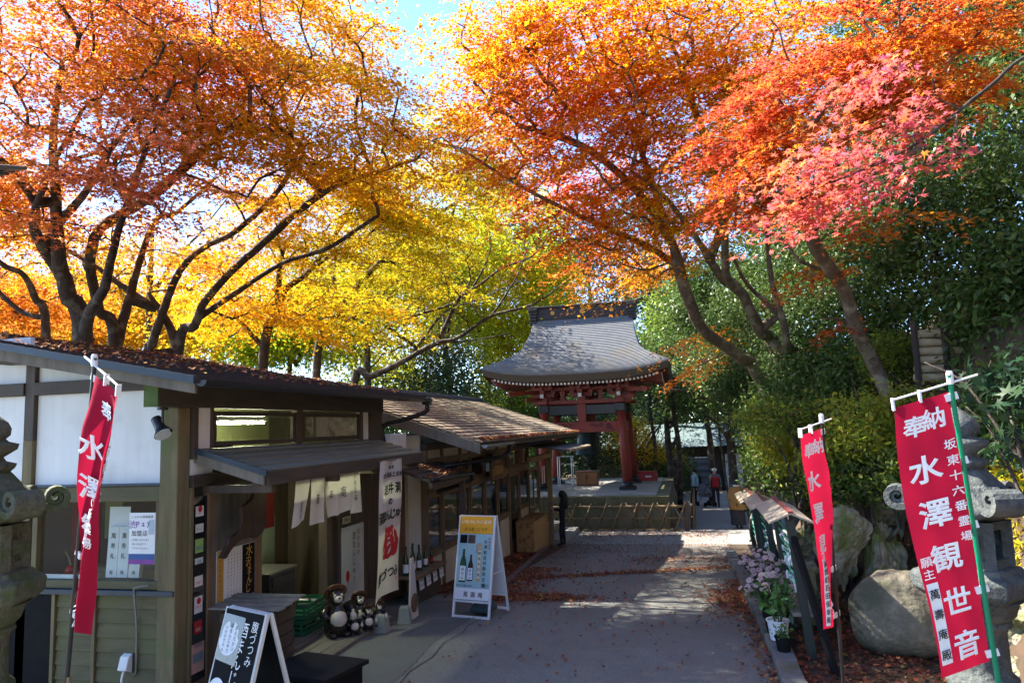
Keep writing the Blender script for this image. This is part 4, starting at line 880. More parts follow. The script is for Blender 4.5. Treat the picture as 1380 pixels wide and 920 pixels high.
letters(column('水澤観音祈願限定酒', 0.175, 1.08, 0.062, 0.076), f2, 'lettering', M_ink, ys1, 0.015)
letters(column('奉納清酒', 0.235, 1.12, 0.04, 0.045)+column('人気の品', -0.045, 0.86, 0.026, 0.04)+column('開運招福', 0.035, 1.02, 0.026, 0.03), f2, 'lettering', M_redink, ys1, 0.01)
patch(ys1, f2, -0.255, -0.135, 1.05, 1.17, M_black, 'photo'); patch(ys1, f2, -0.12, 0.0, 1.05, 1.17, pm('brown_photo', (0.16, 0.07, 0.05), (0.05, 0.03, 0.03), 25, 0.5), 'photo')
patch(ys1, f2, 0.05, 0.125, 0.52, 1.06, pm('tan_photo', (0.55, 0.42, 0.22), (0.45, 0.36, 0.25), 16, 0.6), 'bottle_photo')
patch(ys1, f3, 0.062, 0.113, 0.56, 0.95, pm('cream_label', (0.7, 0.66, 0.5), None, 8, 0.6), 'label_picture')
letters(column('開運辛口酒', 0.087, 0.91, 0.045, 0.075), f4, 'lettering', M_ink, ys1, 0.02)
def bottle_print(a, b0, s, gm):
    pr = [(-0.05, 0), (0.05, 0), (0.052, 0.02), (0.052, 0.22), (0.045, 0.27), (0.02, 0.34), (0.016, 0.43), (-0.016, 0.43), (-0.02, 0.34), (-0.045, 0.27), (-0.052, 0.22), (-0.052, 0.02)]
    MB().add([f2(a+x*s, b0+z*s) for x, z in pr], [tuple(range(len(pr)))]).build('printed_bottle', gm, ys1, local=True)
    patch(ys1, f3, a-0.045*s, a+0.045*s, b0+0.02*s, b0+0.21*s, M_paper, 'printed_label')
    letters(column('榛名山', a, b0+0.165*s, 0.045*s, 0.055*s), f4, 'lettering', M_ink, ys1, 0.02)
bottle_print(-0.175, 0.50, 1.08, pm('green_bottle_print', (0.03, 0.12, 0.05), (0.015, 0.05, 0.025), 9, 0.4)); bottle_print(-0.05, 0.52, 0.86, pm('brown_bottle_print', (0.03, 0.02, 0.015), (0.06, 0.03, 0.02), 9, 0.4))
letters(row('数量限定', 0.20, 0.475, 0.028)+row('お早めに', 0.20, 0.445, 0.024)+row('榛名山の恵み地酒', -0.14, 0.455, 0.03), f2, 'lettering', M_ink, ys1, 0.0)
wt = thing('sign_water_weight', 'grey blue plastic water weight inside the folding sign', 'weight', (-3.08, 10.88, zgf(10.8)), radians(-12))
MB().lathe([(0.2, 0), (0.22, 0.03), (0.21, 0.09), (0.12, 0.16), (0.08, 0.17)], (0, 0.02, 0.045), 4, pi/4).build('tank', pm('slate_plastic', (0.06, 0.09, 0.11), (0.045, 0.07, 0.085), 5, 0.4), wt, bevel=0.02, local=True)
bs1, fn, L = aboard('chalk_sign', 'black folding sign with white brush lettering and a heart shaped note', (-3.72, 5.82, 0), radians(-24), 0.56, 1.13, 0.62, 0.1, pm('white_wood_frame', (0.6, 0.6, 0.6), (0.5, 0.5, 0.48), 6, 0.6), M_black, M_black)
f2 = lambda a, b: tuple(Vector(fn(a, b))+Vector((0, -0.003, 0.001)))
f3 = lambda a, b: tuple(Vector(fn(a, b))+Vector((0, -0.006, 0.002)))
letters(column('酒まんじゅう', 0.045, L-0.155, 0.135, 0.125), fn, 'lettering', M_whiteink, bs1, 0.03)
letters(column('腹づつみ', 0.19, L-0.115, 0.095, 0.088), fn, 'lettering', M_whiteink, bs1, 0.02)
hp = []
for t_ in np.linspace(0, 2*pi, 40, endpoint=False):
    r = 1+0.09*cos(2*t_)-0.16*abs(cos(t_/1.0))**8*(1 if sin(t_) > 0 else 0)
    hp.append((-0.13+0.125*r*cos(t_), L-0.24+0.15*r*sin(t_)-(0.05 if abs(cos(t_)) < 0.25 and sin(t_) > 0 else 0)))
pv = MB().prism([(-0.27, L-0.42), (0.03, L-0.44), (0.04, L-0.06), (-0.26, L-0.05)], lambda a, b, d: tuple(Vector(fn(a, b))+Vector((0, -0.001-d, 0))), 0.001).build('plastic_sleeve', pm('clear_sleeve', (0.16, 0.17, 0.18), (0.1, 0.1, 0.11), 6, 0.2), bs1, local=True)
MB().add([f2(a, b) for a, b in hp], [tuple(range(len(hp)))]).build('heart_note', M_paper, bs1, local=True)
letters(column('あたたかい', -0.05, L-0.15, 0.04, 0.042)+column('酒まんじゅう', -0.12, L-0.14, 0.04, 0.04)+column('いかがですか', -0.19, L-0.16, 0.034, 0.036), f3, 'lettering', M_ink, bs1, 0.0)
MB().add([f2(-0.15+0.12*cos(t), 0.5+0.12*sin(t)) for t in np.linspace(0, 2*pi, 20, endpoint=False)], [tuple(range(20))]).build('round_note', M_paper, bs1, local=True)
letters(row('一個', -0.15, 0.53, 0.06)+row('百円', -0.15, 0.46, 0.06), f3, 'lettering', M_ink, bs1, 0.01)
# ================================================================== restaurant building beyond the shop
b2 = thing('restaurant_building', 'long low restaurant with glazed front and brown tiled roof', 'building', (-4.7, 12.9, zgf(13)))
X2 = -4.7
EX, EZ, RDX, RDZ = -3.55, 2.33, -7.0, 3.50
YA, YB = 12.65, 24.9
def r2z(x): return EZ+(RDZ-EZ)*(EX-x)/(EX-RDX)
rf2 = MB().hexa([(RDX, YA, RDZ-0.09), (EX, YA, EZ-0.09), (EX, YB, EZ-0.09), (RDX, YB, RDZ-0.09)], [(RDX, YA, RDZ), (EX, YA, EZ), (EX, YB, EZ), (RDX, YB, RDZ)]).build('roof', M_darkh, b2)
MB().hexa([(-9.6, YA, 2.75), (RDX, YA, RDZ-0.085), (RDX, YB, RDZ-0.085), (-9.6, YB, 2.75)], [(-9.6, YA, 2.83), (RDX, YA, RDZ), (RDX, YB, RDZ), (-9.6, YB, 2.83)]).build('rear_roof', M_roofd, b2)
# tiles: twenty courses of fifteen, one shared mesh
nC, nT = 20, 15
cl = (EX-RDX)/nC; tw_ = (YB-YA)/nT; sl = (RDZ-EZ)/(EX-RDX); ang = math.atan(sl); ll = cl/cos(ang)
tb = MB(); tb.hexa([(-ll-0.02, 0, 0), (0.03, 0, 0.012), (0.03, tw_-0.008, 0.012), (-ll-0.02, tw_-0.008, 0)], [(-ll-0.02, 0, 0.016), (0.03, 0, 0.042), (0.03, tw_-0.008, 0.042), (-ll-0.02, tw_-0.008, 0.016)])
tme = tb.mesh('tile', [M_tile]); base2 = Vector((-4.7, 12.9, zgf(13)))
for c_ in range(nC):
    for k in range(nT):
        o = bpy.data.objects.new('tile', tme); C.objects.link(o); o.parent = rf2
        xx = EX-cl*c_
        o.location = Vector((xx, YA+k*tw_+(0.0 if c_ % 2 else -0.0), r2z(xx)+0.004+random.uniform(0, 0.006)))-base2
        o.rotation_euler = (random.uniform(-.004, .004), ang+random.uniform(-.008, .008), 0)
MB().hexa([(RDX-0.16, YA, RDZ+0.0), (RDX+0.16, YA, RDZ+0.0), (RDX+0.16, YB+0.02, RDZ+0.0), (RDX-0.16, YB+0.02, RDZ+0.0)], [(RDX-0.1, YA, RDZ+0.12), (RDX+0.1, YA, RDZ+0.12), (RDX+0.1, YB+0.02, RDZ+0.12), (RDX-0.1, YB+0.02, RDZ+0.12)]).build('ridge_cap', M_roofd, rf2, bevel=0.03)
MB().hexa([(RDX, YA-0.04, RDZ-0.22), (EX, YA-0.04, EZ-0.18), (EX, YA-0.002, EZ-0.18), (RDX, YA-0.002, RDZ-0.22)], [(RDX, YA-0.04, RDZ+0.0), (EX, YA-0.04, EZ+0.0), (EX, YA-0.002, EZ+0.0), (RDX, YA-0.002, RDZ+0.0)]).build('barge_board', M_grey, rf2)
halfpipe(MB(), YA+0.05, YA+2.2, EX+0.06, EZ-0.03, 0.06).build('gutter', pm('pale_worn_gutter', (0.3, 0.32, 0.33), (0.2, 0.22, 0.23), 6, 0.4), rf2)
MB().tube([(EX+0.04, YA+2.1, EZ-0.08), (EX+0.03, YA+2.05, EZ-0.24), (EX-0.1, YA+1.9, EZ-0.32), (-4.45, YA+0.55, EZ-0.42)], 0.04, 10).build('downpipe', M_blackm, rf2, smooth=True)
# scalloped ornament chain under the eave
orn = MB()
for k in range(60):
    y0 = YA+2.3+k*0.165
    pts = [(EX-0.02, y0+0.165*q, EZ-0.10-0.06*sin(pi*q)) for q in (0, 0.25, 0.5, 0.75, 1)]
    orn.tube(pts, 0.008, 4, cap=False)
orn.build('eave_ornament', M_blackm, rf2)
# wall: posts, rails, panes, lower panels
FZ = -0.72
posts = [12.95, 13.85, 15.05, 15.75, 16.95, 18.15, 19.35, 20.55, 21.85]
for y in posts: bx('post', M_brown, b2, X2-0.06, X2+0.05, y-0.05, y+0.05, -1.1, 2.22, 0.006)
for (z0, z1, m) in ((0.28, 0.36, M_brownh), (1.38, 1.52, M_brownh), (1.98, 2.06, M_brownh)):
    for a, b in zip(posts[:-1], posts[1:]):
        if z0 == 0.28 and a in (19.35,): continue
        bx('rail', m, b2, X2-0.045, X2+0.04, a+0.052, b-0.052, z0, z1, 0.004)
for a, b in zip(posts[:-1], posts[1:]):
    door = a in (19.35,)
    if not door:
        bx('lower_panel', M_cream, b2, X2-0.03, X2+0.01, a+0.052, b-0.052, -1.1, 0.278, 0)
        fr = MB()
        y0, y1 = a+0.056, b-0.056
        fr.box(X2-0.02, X2+0.02, y0, y0+0.05, 0.362, 1.378).box(X2-0.02, X2+0.02, y1-0.05, y1, 0.362, 1.378).box(X2-0.02, X2+0.02, y0+0.051, y1-0.051, 0.362, 0.41).box(X2-0.02, X2+0.02, y0+0.051, y1-0.051, 1.33, 1.378)
        fr = fr.build('window', M_brown, b2)
        MB().box(X2-0.004, X2+0.004, y0+0.05, y1-0.05, 0.41, 1.33).build('pane', M_glassd, fr)
    else:
        fr = MB(); y0, y1 = a+0.056, b-0.056
        fr.box(X2-0.02, X2+0.02, y0, y0+0.08, FZ, 1.378).box(X2-0.02, X2+0.02, y1-0.08, y1, FZ, 1.378).box(X2-0.02, X2+0.02, y0+0.081, y1-0.081, FZ, FZ+0.35).box(X2-0.02, X2+0.02, y0+0.081, y1-0.081, 1.28, 1.378)
        fr = fr.build('door', M_brown, b2)
        MB().box(X2-0.004, X2+0.004, y0+0.08, y1-0.08, FZ+0.35, 1.28).build('pane', M_glassd, fr)
        MB().bar((X2+0.03, y1-0.05, 0.15), (X2+0.03, y1-0.05, 0.4), 0.02, 0.02).build('handle', M_blackm, fr)
    fr = MB().box(X2-0.02, X2+0.015, a+0.056, b-0.056, 1.525, 1.56).box(X2-0.02, X2+0.015, a+0.056, b-0.056, 1.945, 1.978).build('transom', M_brown, b2)
    MB().box(X2-0.004, X2+0.004, a+0.056, b-0.056, 1.56, 1.945).build('pane', M_glassd, fr)
    bx('plaster_panel', M_cream, b2, X2-0.03, X2+0.01, a+0.052, b-0.052, 2.062, 2.22, 0)
bx('wall_plate', M_darkh, b2, X2-0.06, X2+0.06, 12.9, 22.0, 2.222, 2.34, 0.004)
bx('end_wall', M_cream, b2, -9.3, X2-0.07, 12.91, 12.97, -0.6, 2.5, 0)
bx('far_wall', M_cream, b2, -9.3, X2-0.07, 21.85, 21.91, -1.1, 2.5, 0)
bx('rear_wall', M_cream, b2, -9.3, -9.24, 12.98, 21.84, -1.1, 2.6, 0)
bx('interior_floor', M_brown, b2, -9.2, X2-0.08, 13.0, 21.8, FZ-0.06, FZ, 0)
for k, y in enumerate((14.6, 16.4, 18.3)):
    tb_ = thing('dining_table', 'dining table inside the restaurant, %s' % ('closest to the sake counter', 'behind the carved name board window', 'closest to the glazed door')[k], 'table', (-5.9, y, FZ), 0, 'tables inside the restaurant')
    bx('table_top', M_brown, tb_, -0.6, 0.6, -0.4, 0.4, 0.66, 0.70, 0.005, True)
    for sx in (-0.5, 0.5):
        for sy in (-0.32, 0.32): MB().cyl((sx, sy, 0), (sx, sy, 0.66), 0.025, n=8).build('leg', M_brown, tb_, local=True)
# annex bay at the far end and its awning
bx('annex_post', M_brown, b2, X2-0.05, X2+0.05, 23.35, 23.45, -1.1, 2.1, 0.006)
fr = MB().box(X2-0.02, X2+0.02, 21.92, 23.34, 0.02, 0.1).box(X2-0.02, X2+0.02, 21.92, 23.34, 1.25, 1.34).box(X2-0.02, X2+0.02, 21.92, 22.0, 0.101, 1.249).box(X2-0.02, X2+0.02, 22.6, 22.66, 0.101, 1.249).build('window', M_brown, b2)
MB().box(X2-0.004, X2+0.004, 22.0, 23.34, 0.1, 1.25).build('pane', M_glassd, fr)
bx('lower_panel', M_cream, b2, X2-0.03, X2+0.01, 21.92, 23.34, -1.1, 0.018, 0)
aw = thing('far_awning', 'flat dark awning below the tiled eave at the far end of the restaurant', 'awning', (-4.1, 22.2, -0.95))
MB().hexa([(-4.66, 19.4, 2.14), (-3.05, 19.4, 1.90), (-3.05, 23.6, 1.90), (-4.66, 23.6, 2.14)], [(-4.66, 19.4, 2.18), (-3.05, 19.4, 1.94), (-3.05, 23.6, 1.94), (-4.66, 23.6, 2.18)]).build('awning_deck', M_darkh, aw)
for k in range(7): MB().hexa([(-3.14, 19.42+k*0.6, 1.925), (-3.0, 19.42+k*0.6, 1.905), (-3.0, 19.98+k*0.6, 1.905), (-3.14, 19.98+k*0.6, 1.925)], [(-3.14, 19.42+k*0.6, 1.985), (-3.0, 19.42+k*0.6, 1.955), (-3.0, 19.98+k*0.6, 1.955), (-3.14, 19.98+k*0.6, 1.985)]).build('edge_tile', M_tile, aw)
M_pale = pm('pale_raw_timber', (0.34, 0.23, 0.11), (0.24, 0.16, 0.075), 6, 0.75, 0.15, (1, 1, 0.15))
bx('awning_post', M_pale, aw, -4.19, -4.05, 22.2, 22.34, zgf(22.2), 1.80, 0.012)
bx('awning_beam', M_pale, aw, -4.18, -4.06, 19.4, 22.19, 1.66, 1.79, 0.01)
bx('post_tie', M_bamboo, aw, -4.21, -4.03, 22.18, 22.36, 0.28, 0.31, 0.004)
wc = thing('wind_chimes', 'two white paper wind chimes hanging beside the pale timber post', 'wind chime', (-4.12, 21.4, 1.2))
for k in range(2):
    MB().cyl((-4.12, 21.15+k*0.3, 1.66), (-4.12, 21.15+k*0.3, 1.45), 0.004, n=5).build('cord', M_ink, wc)
    bx('paper_strip', M_paper, wc, -4.123, -4.117, 21.08+k*0.3, 21.22+k*0.3, 0.95, 1.45, 0)
ob = thing('osb_box', 'waist high chipboard box against the restaurant front', 'box', (-4.38, 20.7, zgf(20.7)))
M_osb = pm('chipboard', (0.42, 0.25, 0.09), (0.27, 0.15, 0.05), 16, 0.75, 0.2, (1, 0.5, 1), c3=(0.17, 0.09, 0.03), c3scale=9)
z0 = zgf(20.7)
bx('side_panel', M_osb, ob, -4.60, -4.12, 19.68, 19.70, z0+0.03, 0.06, 0.003)
bx('front_panel', pm('yellow_plywood', (0.42, 0.28, 0.12), (0.35, 0.22, 0.09), 6, 0.7), ob, -4.14, -4.12, 19.702, 21.78, z0-0.03, 0.06, 0.003)
bx('rear_panel', M_osb, ob, -4.60, -4.142, 21.76, 21.78, z0-0.05, 0.06, 0.003)
bx('lid', M_osb, ob, -4.62, -4.10, 19.66, 21.80, 0.062, 0.085, 0.004)
st = thing('concrete_step', 'low concrete step at the far restaurant entrance', 'step', (-4.2, 23.5, zgf(23.5)))
bx('tread', M_concrete, st, -4.66, -3.72, 22.36, 25.2, -1.12, -0.78, 0.012)
bx('tread', M_concrete, st, -4.66, -4.25, 22.4, 25.0, -0.779, -0.55, 0.012)
# carved name board on the restaurant
sg = thing('carved_name_board', 'brown carved wooden name board with gold characters under the restaurant eave', 'signboard', (-4.42, 17.3, 1.7))
prof = [(-0.52, 1.34), (-0.40, 1.40), (0.40, 1.40), (0.55, 1.36), (0.58, 1.62), (0.56, 1.86), (0.42, 1.98), (0.25, 2.03), (-0.2, 2.05), (-0.42, 1.98), (-0.55, 1.84), (-0.58, 1.6)]
MB().prism(prof, lambda a, b, d: (-4.50+d, 17.3+a, b-0.03), 0.06).build('board', pm('carved_brown_wood', (0.16, 0.085, 0.04), (0.09, 0.05, 0.025), 6, 0.6, 0.4, (1, 0.3, 1)), sg, bevel=0.01)
letters(row('水澤萬壽庵', 0, 1.62, 0.24, 0.215), lambda a, b: (-4.436, 17.3+a, b-0.03), 'lettering', M_goldink, sg, 0.03, local=False)
letters(row('名物手打', 0, 1.86, 0.12, 0.12), lambda a, b: (-4.436, 17.3+a, b-0.03), 'lettering', M_goldink, sg, 0.02, local=False)
MB().box(-4.64, -4.50, 17.2, 17.4, 1.9, 1.98).build('bracket', M_dark, sg)
# lean-to between the two buildings with the sake counter
ln = thing('lean_to_roof', 'small dark lean to roof with leaves between shop and restaurant', 'roof', (-4.5, 12.4, 1.9))
def lz(x): return 2.12-0.36*(x+5.0)
for i in range(6):
    xa = -5.0+0.98*i/6; xb = -5.0+0.98*(i+1)/6-0.006
    MB().hexa([(xa, 11.42, lz(xa)-0.03), (xb, 11.42, lz(xb)-0.03), (xb, 13.55, lz(xb)-0.03), (xa, 13.55, lz(xa)-0.03)], [(xa, 11.42, lz(xa)), (xb, 11.42, lz(xb)+0.02), (xb, 13.55, lz(xb)+0.02), (xa, 13.55, lz(xa))]).build('roof_board', pm('dark_roof_board', (0.07, 0.06, 0.052), (0.045, 0.038, 0.033), 7, 0.8, 0.2), ln)
MB().hexa([(-4.08, 11.42, lz(-4.08)-0.13), (-4.02, 11.42, lz(-4.08)-0.13), (-4.02, 13.55, lz(-4.08)-0.13), (-4.08, 13.55, lz(-4.08)-0.13)], [(-4.08, 11.42, lz(-4.08)-0.04), (-4.02, 11.42, lz(-4.08)-0.04), (-4.02, 13.55, lz(-4.08)-0.04), (-4.08, 13.55, lz(-4.08)-0.04)]).build('fascia', M_dark, ln)
MB().tube(smooth_path([(-4.0, 11.35, 1.80), (-4.0, 13.5, 1.76), (-4.0, 13.62, 1.70), (-4.1, 13.66, 1.6), (-4.55, 13.2, 1.45)], 5), 0.038, 9).build('gutter_pipe', M_blackm, ln, smooth=True)
bx('support_post', M_dark, ln, -4.16, -4.06, 13.3, 13.4, zgf(13.3), 1.70, 0.005)
bx('link_wall', M_cream, ln, -5.04, -5.0, 11.45, 12.88, -0.4, 2.1, 0)
bx('white_wall_box', M_white, ln, -5.0, -4.75, 11.5, 12.2, 2.2, 2.55, 0.01)
dr_ = thing('panelled_door', 'brown panelled door behind the sake counter', 'door', (-4.98, 12.1, 0))
bx('door_frame', M_brown, dr_, -4.999, -4.96, 11.60, 12.62, -0.2, 1.85, 0.004)
for (a, b, c_, d_) in ((11.68, 12.08, 0.5, 1.7), (12.14, 12.54, 0.5, 1.7)): bx('door_panel', pm('reddish_wood', (0.16, 0.07, 0.035), (0.11, 0.048, 0.025), 6, 0.5, 0.15, (1, 1, 0.2)), dr_, -4.959, -4.93, a, b, c_, d_, 0.006)
bx('door_notice', pm('dull_red_paper', (0.3, 0.1, 0.08), None, 6, 0.8), dr_, -4.929, -4.925, 11.8, 12.0, 0.75, 1.15, 0)
ct = thing('sake_counter', 'dark wooden counter for sake bottles between the buildings', 'counter', (-4.55, 12.1, zgf(12)))
bx('counter_top', M_brownh, ct, -4.86, -4.28, 11.42, 12.85, 0.24, 0.29, 0.006)
for i in range(4): bx('front_panel', M_dark, ct, -4.42, -4.39, 11.45+i*0.35, 11.45+i*0.35+0.345, -0.35, 0.238, 0.004)
M_gb = pm('dark_green_glass', (0.012, 0.035, 0.016), (0.02, 0.05, 0.022), 3, 0.12, coat=0.4)
for k in range(8):
    y = 11.5+k*0.155; s = (.82, .78, .82, .74, .62, .62, .58, .52)[k]
    bt = thing('sake_bottle', ('dark sake bottle on the counter, %s from the white banner' % ('first', 'second', 'third', 'fourth', 'fifth', 'sixth', 'seventh')[k] if k < 7 else 'smallest bottle with a red label on the counter end'), 'bottle', (-4.52+0.05*(k % 2), y, 0.29), 0, 'sake bottles on the counter')
    MB().lathe([(r*s, z*s) for r, z in ((0.05, 0), (0.055, 0.01), (0.055, 0.27), (0.045, 0.33), (0.02, 0.42), (0.018, 0.52), (0.022, 0.525), (0.022, 0.56))], (0, 0, 0), 14).build('glass', M_gb, bt, smooth=True, local=True)
    MB().lathe([(0.0565*s, 0.06*s), (0.0575*s, 0.061*s), (0.0575*s, 0.22*s), (0.0565*s, 0.221*s)], (0, 0, 0), 14).build('label', M_paper if k < 7 else M_redink, bt, local=True)
for k in range(4):
    pc, fn = flat('price_card', 'white price card on the sake counter edge, %s from the white banner' % ('first', 'second', 'third', 'fourth')[k], 'card', (-4.26-0.03, 11.62+k*0.33, 0.06), (0, 1, 0), (-0.1, 0, 1), 0.2, 0.22, M_paper, 0.004, 'price cards on the sake counter')
    letters(row('清酒', 0, 0.15, 0.07)+row('千五百円', 0, 0.07, 0.045), fn, 'lettering', M_ink, pc, 0.01, local=False)
# ================================================================== bell tower on its stone platform
PZ = 0.15; TX, TY = -3.9, 29.85
pf = thing('stone_platform', 'raised mossy concrete platform under the bell tower', 'platform', (TX, TY, -1.15))
x0, x1, y0, y1 = -7.1, -0.72, 25.6, 34.1
M_ptop = pm('platform_slab', (0.36, 0.355, 0.33), (0.29, 0.285, 0.26), 3, 0.9, 0.1, c3=(0.22, 0.215, 0.17), c3scale=0.9)
nsl = 6
for i in range(nsl):
    a = x0+(x1-x0)*i/nsl; b = x0+(x1-x0)*(i+1)/nsl-0.008
    bx('coping_stone', M_concmoss, pf, a, b, y0, y0+0.45, PZ-0.26, PZ-0.002, 0.015)
    MB().hexa([(a, y0-0.10, -1.3), (b, y0-0.10, -1.3), (b, y0+0.4, -1.3), (a, y0+0.4, -1.3)], [(a, y0+0.06, PZ-0.261), (b, y0+0.06, PZ-0.261), (b, y0+0.4, PZ-0.261), (a, y0+0.4, PZ-0.261)]).build('face_stone', M_concmoss, pf, bevel=0.01)
for i in range(6):
    a = y0+0.46+(y1-y0-0.46)*i/6; b = y0+0.46+(y1-y0-0.46)*(i+1)/6-0.008
    bx('coping_stone', M_concmoss, pf, x1-0.45, x1, a, b, PZ-0.26, PZ-0.002, 0.015)
    MB().hexa([(x1-0.5, a, -1.3), (x1+0.28, a, -1.3), (x1+0.28, b, -1.3), (x1-0.5, b, -1.3)], [(x1-0.5, a, PZ-0.261), (x1-0.03, a, PZ-0.261), (x1-0.03, b, PZ-0.261), (x1-0.5, b, PZ-0.261)]).build('face_stone', M_concmoss, pf, bevel=0.01)
bx('deck', M_ptop, pf, x0, x1-0.455, y0+0.455, y1, PZ-0.4, PZ, 0)
tw = thing('bell_tower', 'red lacquered bell tower with sweeping grey shingle roof', 'bell tower', (TX, TY, PZ))
LEAN = 0.16; PH = 3.25
for sx in (-1, 1):
    for sy in (-1, 1):
        bxp, byp = TX+sx*1.62, TY+sy*1.57
        p = MB().tube([(bxp, byp, PZ+0.30), (bxp-sx*LEAN*0.5, byp-sy*LEAN*0.5, PZ+1.8), (bxp-sx*LEAN, byp-sy*LEAN, PZ+PH)], [0.185, 0.18, 0.165], 20).build('pillar', M_ver, tw, smooth=True)
        MB().lathe([(0.20, 0.10), (0.25, 0.13), (0.25, 0.17), (0.19, 0.20), (0.24, 0.24), (0.235, 0.28), (0.19, 0.30)], (bxp, byp, PZ), 20).build('pillar_shoe', M_blackm, p, smooth=True)
        bx('base_stone', pm('black_stone', (0.02, 0.022, 0.023), (0.03, 0.032, 0.033), 9, 0.7), p, bxp-0.31, bxp+0.31, byp-0.31, byp+0.31, PZ, PZ+0.10, 0.012)
        bx('pillar_collar', M_blackm, p, bxp-sx*LEAN-0.19, bxp-sx*LEAN+0.19, byp-sy*LEAN-0.19, byp-sy*LEAN+0.19, PZ+PH-0.32, PZ+PH-0.02, 0.02)
hw, hd_ = 1.62-LEAN, 1.57-LEAN
def ring(name, z0, z1, t, ext, mat):
    for sy in (-1, 1): bx(name, mat, tw, TX-hw-ext, TX+hw+ext, TY+sy*hd_-t/2, TY+sy*hd_+t/2, z0, z1, 0.01)
    for sx in (-1, 1): bx(name, mat, tw, TX+sx*hw-t/2+0.002, TX+sx*hw+t/2-0.002, TY-hd_-ext+0.002, TY+hd_+ext-0.002, z0+0.003, z1+0.003, 0.01)
ring('head_beam', PZ+PH, PZ+PH+0.14, 0.36, 0.42, M_ver)
ring('dark_beam', PZ+PH-0.42, PZ+PH-0.06, 0.14, -0.16, M_blackm)
ring('tie_beam', PZ+2.15, PZ+2.55, 0.20, 0.0, M_ver)
for sy in (-1, 1):
    bx('strut', M_ver, tw, TX-0.16, TX+0.16, TY+sy*hd_-0.13, TY+sy*hd_+0.13, PZ+2.552, PZ+PH-0.002, 0.01)
# black cloud scrolls on the front tie beam
scr = MB(); yf = TY-hd_-0.112
def scroll(cx, cz_, s, turns, a0, sg):
    n = int(16*turns)+1
    return [(cx+sg*s*(1-0.8*i/n)*cos(a0+2*pi*turns*i/n), yf, cz_+s*(1-0.8*i/n)*sin(a0+2*pi*turns*i/n)) for i in range(n)]
for sg in (-1, 1):
    scr.tube(scroll(TX+sg*1.0, PZ+2.36, 0.12, 1.2, -1.2, sg), 0.014, 5).tube(scroll(TX+sg*0.72, PZ+2.40, 0.09, 1.1, 0.6, sg), 0.012, 5)
    scr.tube([(TX+sg*(0.3+0.08*i), yf, PZ+2.42+0.05*sin(i*1.4)) for i in range(6)], 0.012, 5)
    scr.tube([(TX+sg*(0.95+0.07*i), yf, PZ+2.27+0.06*sin(i*1.2)) for i in range(5)], 0.014, 5)
scr.build('painted_scroll', M_blackm, tw)
# bracket sets over the beams
def bracket(cx, cy, ang_, nm='bracket_set'):
    t = MB(); R_ = Matrix.Rotation(ang_, 4, 'Z'); z = PZ+PH+0.14
    def b(x0, x1, y0, y1, z0, z1):
        pts = [(x0, y0, z0), (x1, y0, z0), (x1, y1, z0), (x0, y1, z0), (x0, y0, z1), (x1, y0, z1), (x1, y1, z1), (x0, y1, z1)]
        t.add([tuple(Vector((cx, cy, z))+R_ @ Vector(p)) for p in pts], [(3, 2, 1, 0), (4, 5, 6, 7), (0, 1, 5, 4), (1, 2, 6, 5), (2, 3, 7, 6), (3, 0, 4, 7)])
    b(-0.15, 0.15, -0.15, 0.15, 0, 0.15)
    b(-0.42, 0.42, -0.07, 0.07, 0.15, 0.28); b(-0.07, 0.07, -0.45, 0.30, 0.151, 0.281)
    for q in (-0.36, 0, 0.36): b(q-0.09, q+0.09, -0.09, 0.09, 0.282, 0.40)
    b(-0.09, 0.09, -0.48, -0.30, 0.283, 0.40)
    b(-0.55, 0.55, -0.06, 0.06, 0.401, 0.50); b(-0.40, 0.40, -0.45, -0.33, 0.402, 0.51); b(-0.06, 0.06, -0.72, 0.3, 0.403, 0.511)
    for q in (-0.32, 0, 0.32): b(q-0.08, q+0.08, -0.48, -0.31, 0.512, 0.62)
    o = t.build(nm, M_ver, tw)
    e = MB(); 
    pts = [(-0.055, -0.755, 0.39), (0.055, -0.755, 0.39), (0.055, -0.722, 0.39), (-0.055, -0.722, 0.39), (-0.055, -0.755, 0.53), (0.055, -0.755, 0.53), (0.055, -0.722, 0.53), (-0.055, -0.722, 0.53)]
    e.add([tuple(Vector((cx, cy, z-0.28))+R_ @ Vector((p[0]*1.25, p[1]+0.27, p[2]))) for p in pts], [(3, 2, 1, 0), (4, 5, 6, 7), (0, 1, 5, 4), (1, 2, 6, 5), (2, 3, 7, 6), (3, 0, 4, 7)])
    e.build('white_end', M_white, o)
for sx in (-1, 0, 1):
    bracket(TX+sx*hw, TY-hd_, 0); bracket(TX+sx*hw, TY+hd_, pi)
for sx, a in ((-1, -pi/2), (1, pi/2)): bracket(TX+sx*hw, TY, a)
for sx, a in ((-1, -pi/4), (1, pi/4)):
    MB().bar((TX+sx*hw, TY-hd_, PZ+PH+0.5), (TX+sx*(hw+1.15), TY-hd_-1.15, PZ+PH+0.42), 0.14, 0.16).build('corner_arm', M_ver, tw)
    MB().bar((TX+sx*hw, TY-hd_, PZ+PH+0.22), (TX+sx*(hw+0.6), TY-hd_-0.6, PZ+PH+0.2), 0.13, 0.14).build('corner_arm', M_ver, tw)
for sx in (-0.5, 0.5): MB().prism([(-0.1, 0), (0.1, 0), (0.06, 0.18), (0.12, 0.36), (-0.12, 0.36), (-0.06, 0.18)], lambda a, b, d, sx=sx: (TX+sx*hw+a, TY-hd_-0.06+d, PZ+PH+0.141+b), 0.12).build('frog_strut', M_ver, tw)
ring('eave_purlin', PZ+PH+0.52, PZ+PH+0.64, 0.16, 0.35, M_ver)
